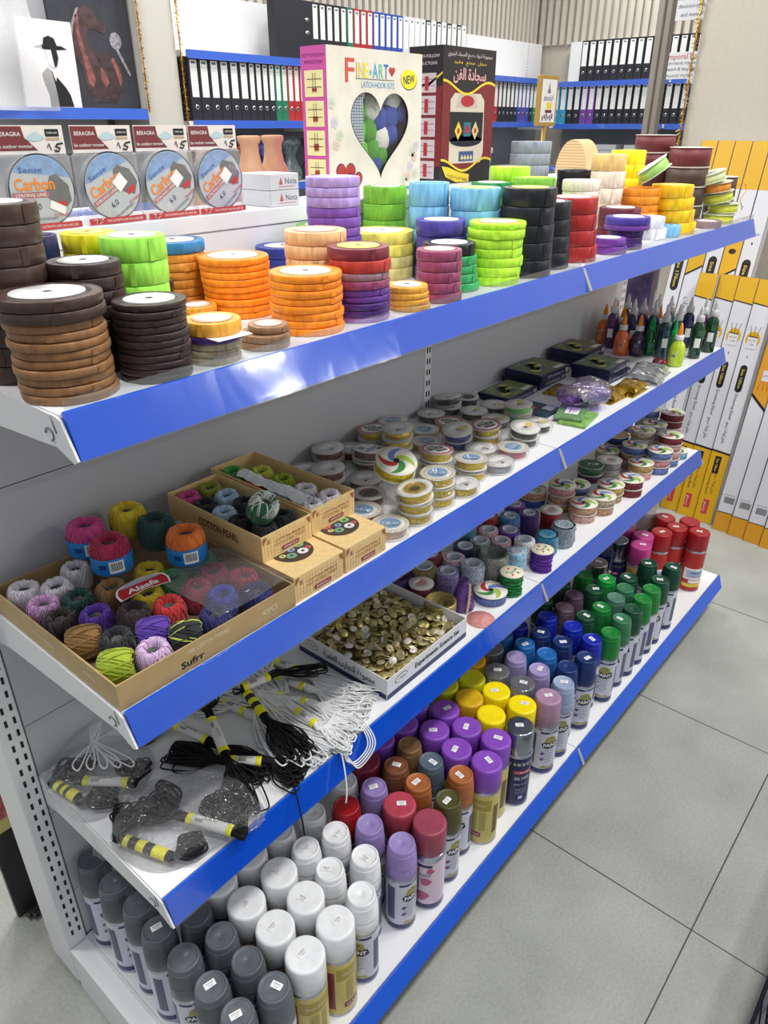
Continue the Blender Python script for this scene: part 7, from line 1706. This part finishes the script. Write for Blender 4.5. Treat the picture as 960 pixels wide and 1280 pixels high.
for i, (x, y, h, r, kind, col) in enumerate(ROLLS):
    cc = RCC[col]; NET = mat('net_fabric', cc, .7, noise_amt=.55, noise_scale=220, bump=.9, bump_scale=200, sheen=.3); lab = None
    z = Z3 + .0005
    if kind in ('mesh', 'core'):
        b = fuzzy(r, h, .0014, sd=i); rc = r * (.62 if kind == 'core' else .5)
        b.lathe([(r * .95, h), (rc, h - .0005)], 26, 0, cap=False); o = b.build('net_roll', NET); q = MB(); q.lathe([(rc + .0016, h - .02), (rc + .0018, h + .0018), (rc, h + .0018), (rc - .0002, h * .3), (.0001, h * .3)], 28, 0, cap=False); q.build('core_tube', COREM, o)
        lab = '%s net roll %s' % (col, 'with a wide white core' if kind == 'core' else 'with soft fuzzy sides')
    elif kind == 'glitter':
        b = fuzzy(r, h, .0014, sd=i); b.lathe([(r * .96, h), (r * .8, h + .001), (r * .78, h * .35), (.0001, h * .35)], 28, 1, cap=False); o = b.build('glitter_roll', [mat('glitter_silver', (150, 154, 148), .3, .6, noise_amt=.8, noise_scale=400, bump=1, bump_scale=400), mat('glitter_inner', (120, 124, 116), .4, .4, noise_amt=.5, noise_scale=200)]); lab = 'big silver glitter roll in the middle of the net rolls'
    elif kind == 'yarn':
        b = MB(); random.seed(i); N = 260; pts = []
        for k in range(N): a = k * .55; zz = h * (.5 - .46 * math.cos(k * .043)); rr = r * (.86 + .08 * math.sin(k * .7)) + random.uniform(-.001, .0012); pts.append((rr * math.cos(a), rr * math.sin(a), zz))
        b.tube(pts, .0017, 5); b.lathe([(r * .84, .001), (r * .86, h * .5), (r * .84, h)], 22, 0); o = b.build('yarn_spool', mat('ribbon_yarn', (92, 40, 150) if col == 'purple' else (16, 120, 56), .5, noise_amt=.3, noise_scale=150))
        q = MB(); q.lathe([(.0001, h + .0005), (r * 1.0, h + .0005), (r * 1.0, h + .002), (.0001, h + .002)], 30, 0, cap=False); f = on_top(h + .0024)
        for k in range(5): q.flat([(r * .5 * math.cos(k * 1.26) - .004, r * .5 * math.sin(k * 1.26) - .003), (r * .5 * math.cos(k * 1.26) + .005, r * .5 * math.sin(k * 1.26) - .001), (r * .5 * math.cos(k * 1.26) + .002, r * .5 * math.sin(k * 1.26) + .005)], f, 1 + k % 2)
        q.text('Yarn', .010, 0, 0, on_top(h + .0027), 3); q.build('round_label', [mat('label_cream', (222, 214, 190), .5), mat('ink_green', (60, 130, 90), .5), mat('ink_redd', (190, 60, 60), .5), INK], o); lab = '%s shaggy yarn spool with a round cream label' % col
    elif kind == 'flange':
        b = MB(); b.lathe([(r * .4, .002), (r * .9, .002), (r * .9, h - .002), (r * .4, h - .002)], 28, 0, cap=False); o = b.build('trim_spool', mat('trim_' + col.replace(' ', '_'), cc, .5, noise_amt=.5, noise_scale=200)); q = MB()
        for zz in (0, h - .0015): MB().lathe([(r * .15, zz), (r, zz), (r, zz + .0015), (r * .15, zz + .0015), (r * .15, zz)], 30, 0, cap=False).build('flange', mat('flange_white', (222, 218, 216), .5), o)
        q.rect(-r * .5, r * .5, -r * .2, r * .3, on_top(h + .0004), 1); q.build('printed_label', [mat('flange_white', (222, 218, 216), .5), mat('print_tanred', (200, 150, 150), .5)], o); lab = '%s trim spool with white card ends' % col
    elif kind == 'gold':
        b = MB(); b.lathe([(r * .9, 0), (r, .002), (r, h - .002), (r * .96, h), (r * .86, h), (r * .84, .004), (.0001, .004)], 34, 0, cap=False); o = b.build('mesh_ribbon_roll', mat('gold_mesh', cc, .35, .55, noise_amt=.4, noise_scale=300)); q = MB(); q.box(-r * .8, r * .8, -.004, .004, h * .6, h * .6 + .001, 0, Matrix.Rotation(.4, 4, 'Z')); q.box(-r * .7, r * .7, -.006, .003, h * .45, h * .45 + .001, 0, Matrix.Rotation(-.5, 4, 'Z')); q.build('ribbon_end', mat('gold_mesh_light', (206, 196, 140), .3, .5), o); lab = 'hollow gold mesh ribbon roll beside the button box'
    elif kind == 'cone':
        b = MB(); b.lathe([(r * .95, 0), (r, .004), (r * .7, h * .6), (r * .4, h)], 30, 0); o = b.build('wrapped_trim_roll', mat('purple_wrap', (96, 60, 136), .3, .1, noise_amt=.4, noise_scale=40, bump=.6)); o.rotation_euler = (0, 0, 0)
        q = MB(); pts = [((r * (1 - .5 * t_ / 14) + .002) * math.cos(-2.2 + .04 * t_), (r * (1 - .5 * t_ / 14) + .002) * math.sin(-2.2 + .04 * t_) + .001 * (-1) ** t_, .004 + t_ * h / 16) for t_ in range(15)]; q.tube(pts, .003, 6); q.build('beaded_trim', mat('trim_beige', (196, 180, 140), .5), o); lab = 'purple wrapped roll with a line of beige braid'
    elif kind == 'trim':
        b = MB(); b.lathe([(r * .5, 0), (r, 0), (r * 1.0, h), (r * .8, h), (r * .55, h * .6), (.0001, h * .6)], 28, 0, cap=False); o = b.build('trim_roll', mat('trim_dark_purple', cc, .45, noise_amt=.3)); q = MB(); q.tube([((r + .001) * math.cos(2 * PI * k / 40), (r + .001) * math.sin(2 * PI * k / 40), .014 + .003 * (-1) ** k) for k in range(40)], .0014, 5, 0, True); q.build('silver_edging', mat('edging_silver', (190, 186, 170), .3, .6), o); lab = 'dark purple trim roll with silver edging behind the button box'
    else:
        b = fuzzy(r * .9, h + .01, .004, 24, 8, i); b.lathe([(r * .7, h + .01), (r * .35, h + .0105), (r * .3, h * .4), (.0001, h * .4)], 24, 0, cap=False); o = b.build('net_roll', NET); o.rotation_euler = (0, math.radians(0), 0); lab = '%s fluffy net roll %s' % (col, 'nearest the shaggy purple spool' if i % 2 else 'next to the teal one')
    o.location = (x, y, z); tag(o, lab, 'net ribbon', 'rolls of net and trim')
b = MB(); b.lathe([(.0001, 0), (.030, 0), (.030, .0012), (.0001, .0012)], 36, 0, cap=False); o = b.build('card_disc', mat('disc_pink_mottled', (206, 140, 136), .5, noise_amt=.25, noise_scale=90)); o.location = (.800, -.306, Z3 + .0006); tag(o, 'flat mottled pink disc lying at the shelf edge by the button box', 'disc')

# ---------------------------------------------------------------- easel cartons leaning on the right wall
CWH = mat('carton_white', (204, 204, 210), .4); CYE = mat('carton_yellow', (206, 160, 26), .4); CBK = mat('carton_black', (28, 26, 28), .4); CRD = mat('carton_red', (190, 60, 60), .4); CTXT = mat('carton_text_yellow', (230, 206, 90), .4)
def carton(xb, yb, xt, yt, H_, wd, dp, style, lab):
    """long slim carton, its foot at (xb, yb), leaning so that its top front edge is at (xt, yt)"""
    L_ = math.sqrt(H_ ** 2 + (xt - xb) ** 2); rx = math.asin((xt - xb) / L_)
    t = MB().box(0, wd, 0, dp, 0, L_, 0).build('easel_carton', CWH if style != 'D' else CYE)
    t.rotation_euler = Euler((-rx, math.atan2(-(yt - yb), H_) * 1.0, -PI / 2), 'XYZ')
    t.location = (xb, yb + wd / 2, .0005)
    # local x runs towards -y of the room, local y into the wall, local z up
    t.rotation_euler = (Matrix.Rotation(-PI / 2, 4, 'Z') @ Matrix.Rotation(-rx, 4, 'X') @ Matrix.Rotation(-math.atan2(yt - yb, H_), 4, 'Y')).to_euler()
    tag(t, lab, 'carton', 'long easel cartons leaning on the wall')
    q = MB(); f = on_xz(0, -.0006, 0); f2 = on_xz(0, -.0010, 0); f3 = on_xz(0, -.0014, 0)
    def vt(s, size, cx, cy, mi, ff, width): q.text(s, size, cx, cy, ff, mi, rot=-PI / 2, width=width)
    e = .0012
    for xx in (0, wd - e): q.rect(xx, xx + e, 0, L_, f, 2)
    if style == 'A':
        q.flat([(0, 0), (wd, 0), (wd, .285), (0, .292)], f, 1); q.flat([(0, .292), (wd, .285), (wd, .293), (0, .300)], f, 2)
        q.rect(wd * .28, wd * .62, .035, .095, f2, 3); q.text(arabic('رسم'), .018, wd * .45, .065, f3, 0, rot=-PI / 2, width=.04)
        vt('Drawing Easel', .014, wd * .30, .16, 2, f2, .085); vt(arabic('حامل لوحات رسم'), .017, wd * .60, .165, 2, f2, .09)
        q.rect(wd * .28, wd * .62, .205, .275, f2, 2); vt('Size 120cm', .012, wd * .45, .24, 4, f3, .05)
        vt('Drawing Easel', .015, wd * .45, .475, 2, f2, .10); vt(arabic('حامل لوحات رسم'), .02, wd * .45, .37, 2, f2, .085)
        q.disc(wd * .45, .545, .013, .013, f2, 2, 16); q.rect(wd * .45 - .013, wd * .45 + .013, .545, .625, f2, 2); q.disc(wd * .45, .625, .013, .013, f2, 2, 16); vt('Size 120cm', .014, wd * .45, .585, 4, f3, .075)
        q.rect(wd * .44, wd * .47, .665, .675, f2, 2); q.disc(wd * .48, .735, .026, .030, f2, 1, 22); q.rect(wd * .48 - .018, wd * .48 + .018, .700, .745, f3, 0); q.text(arabic('حامل رسم'), .010, wd * .48, .733, on_xz(0, -.0018, 0), 2, width=.026); q.text(arabic('لوحات'), .010, wd * .48, .718, on_xz(0, -.0018, 0), 2, width=.018)
        q.flat([(wd * .48 - .018, .745), (wd * .48 + .018, .742), (wd * .48 + .018, .746), (wd * .48 - .018, .749)], on_xz(0, -.0018, 0), 2)
        for s in (-1, 0, 1): q.tube([(wd * .48 + s * .010, -.0015, .748), (wd * .48 + s * .018, -.0015, .785)], .0007, 4, 2)
        q.flat([(0, L_ - .085), (wd, L_ - .096), (wd, L_), (0, L_)], f, 1); q.flat([(0, L_ - .089), (wd, L_ - .100), (wd, L_ - .096), (0, L_ - .085)], f2, 2)
        q.rect(0, wd, 0, dp, lambda x, y: (x, y, L_ + .0006), 1)
    elif style == 'B':
        q.rect(0, wd, 0, .075, f, 5); q.rect(0, wd, .075, .078, f2, 2)
        for k in range(12): q.rect(wd * .25 + k * .0032, wd * .25 + k * .0032 + .0016, .115, .14, f2, 2)
        q.rect(wd * .2, wd * .8, .148, .1495, f2, 6)
        q.flat([(0, .55), (wd, .50), (wd, L_), (0, L_)], f, 5); q.flat([(0, .54), (wd, .488), (wd, .50), (0, .552)], f2, 2)
        q.rect(wd * .3, wd * .75, .60, .64, f2, 0); q.text(arabic('حامل'), .010, wd * .52, .622, f3, 2, width=.022)
        for s in (-1, 0, 1): q.tube([(wd * .5 + s * .010, -.0015, .60), (wd * .5 + s * .018, -.0015, .565)], .0007, 4, 3)
        q.rect(wd * .32, wd * .66, .68, .76, f2, 2); vt('Size 120cm', .012, wd * .5, .72, 4, f3, .06)
    elif style == 'C':
        vt(arabic('حامل لوحات رسم'), .026, wd * .5, .62, 2, f2, .16); vt('Drawing Easel', .020, wd * .5, .42, 2, f2, .12)
        q.disc(wd * .5, .875, .016, .016, f2, 2, 18); q.rect(wd * .5 - .016, wd * .5 + .016, .875, .99, f2, 2); q.disc(wd * .5, .99, .016, .016, f2, 2, 18); vt('Size 170cm', .018, wd * .5, .93, 4, f3, .11)
        q.rect(wd * .46, wd * .54, 1.06, 1.068, f2, 2); q.text(arabic('حامل رسم'), .012, wd * .5, 1.10, f2, 2, width=.04)
        q.rect(0, wd, L_ - .17, L_, f, 1)
    elif style == 'E':
        q.flat([(0, .93), (wd, .97), (wd, 1.14), (0, 1.14)], f, 1); q.flat([(0, .922), (wd, .962), (wd, .970), (0, .930)], f2, 2); q.disc(wd * .5, 1.03, .014, .010, f2, 2, 14); vt(arabic('حامل لوحات'), .03, wd * .5, .78, 2, f2, .12)
        q.rect(0, wd, L_ - .17, L_, f, 1)
    elif style == 'D':
        q.rect(wd * .3, wd * .6, .1, .15, f2, 3); vt('Drawing Easel', .014, wd * .5, .3, 2, f2, .10)
    q.build('carton_print', [CWH, CYE, CBK, CRD, CTXT, mat('carton_orange', (204, 144, 36), .4), GREYINK], t)
    return t
for i in range(4): carton(2.600 - .012 * i, -.093 - .0745 * i if i < 3 else -.0185, 2.83 - .006 * i, -.080 - .0735 * i if i < 3 else -.006, .925, .0715, .05, 'A', ('yellow capped easel carton, innermost of three by the bottle shelf', 'yellow capped easel carton, middle one of three', 'yellow capped easel carton bordering the barcode row', 'yellow capped easel carton mostly hidden behind the shelf end')[i])
for i in range(5): carton(2.548 - .010 * i, -.322 - .0625 * i, 2.80, -.318 - .0625 * i, 1.0, .060, .05, 'D' if i == 4 else 'B', 'leaning carton with barcode foot, %s from the yellow capped ones' % ORD[i] if i < 4 else 'fully yellow leaning carton at the outer end of the row')
for i, (st_, lab) in enumerate((('C', 'tall carton reading Size 170cm, seen behind the clear nozzles'), ('E', 'tall carton with yellow patch between two Size 170cm ones'), ('C', 'tall carton reading Size 170cm, close to the shelf corner'), ('E', 'tall yellow patched carton behind the yellow capped ones'), ('C', 'tall carton behind the outermost yellow capped one'))):
    carton(2.662, .138 - .064 * i, 3.005, .150 - .064 * i, 1.385, .062, .045, st_, lab)
# stock behind the end of the second shelf
b = MB(); b.box(2.30, 2.34, .02, .14, 0, 1.10); o = b.build('display_board', mat('board_plum_print', (60, 50, 84), .4, noise_amt=.6, noise_scale=25)); tag(o, 'dark plum printed board standing behind the glitter bottles', 'board')
# printed boards leaning behind the near end
b = MB(); b.box(-.050, .36, .570, .580, .0, .80); b = MB()
T = Matrix.Translation((-.045, .222, .0005)) @ Matrix.Scale(1, 4)
b = MB(); b.box(0, .22, 0, .012, 0, .235, 0, T); b.box(0, .22, -.0, .012, .2352, .265, 1, T); b.box(0, .22, 0, .012, .2652, .78, 2, T); o = b.build('leaning_poster', [mat('poster_black', (50, 46, 48), .4, noise_amt=.15), mat('poster_yellow', (214, 206, 130), .5), mat('poster_red', (214, 120, 110), .5, noise_amt=.7, noise_scale=30)]); tag(o, 'dark poster board with a yellow strip leaning behind the near end post', 'poster')
b = MB()
for k, (yy, zz) in enumerate(((.205, .008), (.195, .008))): b.tube([(-.03 + k * .008, yy, zz + .002), (.09, yy + .004, zz + .002)], .006, 10, 0); b.tube([(-.034 + k * .008, yy, zz + .002), (-.028 + k * .008, yy, zz + .002)], .0066, 10, 1)
o = b.build('folded_easel', [CBK, mat('plastic_tip', (60, 60, 62), .3)]); tag(o, 'folded black easel legs lying on the floor behind the near end post', 'easel')
# wire basket at the opposite side of the aisle
t = empty('wire_basket', (.3, -.978, 0)); tag(t, 'black wire basket with blue contents at the bottom right corner', 'basket'); WIRE = mat('wire_black', (30, 30, 38), .35, .4)
zt = .45
b = MB()
for zz in (zt, zt - .012): b.tube([(.0, 0, zz), (1.2, 0, zz), (1.2, -.3, zz), (0, -.3, zz)], .0026, 6, 0, True)
b.build('rim', WIRE, t); b = MB()
for k in range(24): b.tube([(k * .05, 0, zt - .012), (k * .05 + .025, 0, zt - .06), (k * .05 + .05, 0, zt - .012)], .0013, 5)
for k in range(25): b.tube([(k * .05, 0, zt - .06), (k * .05, -.02, zt - .2)], .0013, 5)
b.tube([(0, 0, zt - .06), (1.2, 0, zt - .06)], .0018, 5); b.tube([(0, -.02, zt - .2), (1.2, -.02, zt - .2)], .0018, 5)
b.build('wire_side', WIRE, t); b = MB()
for xx in (.01, 1.19):
    for yy in (-.01, -.29): b.tube([(xx, yy, zt), (xx, yy, .0)], .005, 8)
b.build('legs', WIRE, t); MB().box(.01, 1.19, -.29, -.01, zt - .21, zt - .2).build('bottom', WIRE, t)
for k in range(5):
    o = MB().bbox(.36 + k * .22, .56 + k * .22, -1.25, -1.01, zt - .199, zt - .06, 0, .006).build('blue_packet', mat('packet_deep_blue', (40, 60, 150), .3)); tag(o, 'deep blue packet inside the wire basket', 'packet', 'blue packets in the wire basket')

# ---------------------------------------------------------------- one label per thing
ORD += ['twenty-' + a for a in ('first', 'second', 'third', 'fourth', 'fifth', 'sixth', 'seventh', 'eighth', 'ninth')] + ['thirtieth']
bylab = {}
for o in THINGS:
    if '_share' in o: del o['_share']; continue
    bylab.setdefault(o['label'], []).append(o)
bpy.context.view_layer.update()
for lab, L_ in bylab.items():
    if len(L_) < 2: continue
    xs = [o.matrix_world.translation.x for o in L_]; ys = [o.matrix_world.translation.y for o in L_]
    if max(ys) - min(ys) > 2 * (max(xs) - min(xs)) and max(ys) > 1: L_.sort(key=lambda o: -o.matrix_world.translation.y); where = 'from the room corner'
    else: L_.sort(key=lambda o: (round(o.matrix_world.translation.x, 3), -o.matrix_world.translation.z)); where = 'from the near end'
    for i, o in enumerate(L_): o['label'] = '%s, %s' % (lab, (ORD[i] + ' ' + where) if i else 'nearest' + where.replace('from', ''))
bad = [o['label'] for o in THINGS if not 4 <= len(o['label'].split()) <= 16]
print('labels out of length', len(bad), bad[:5])
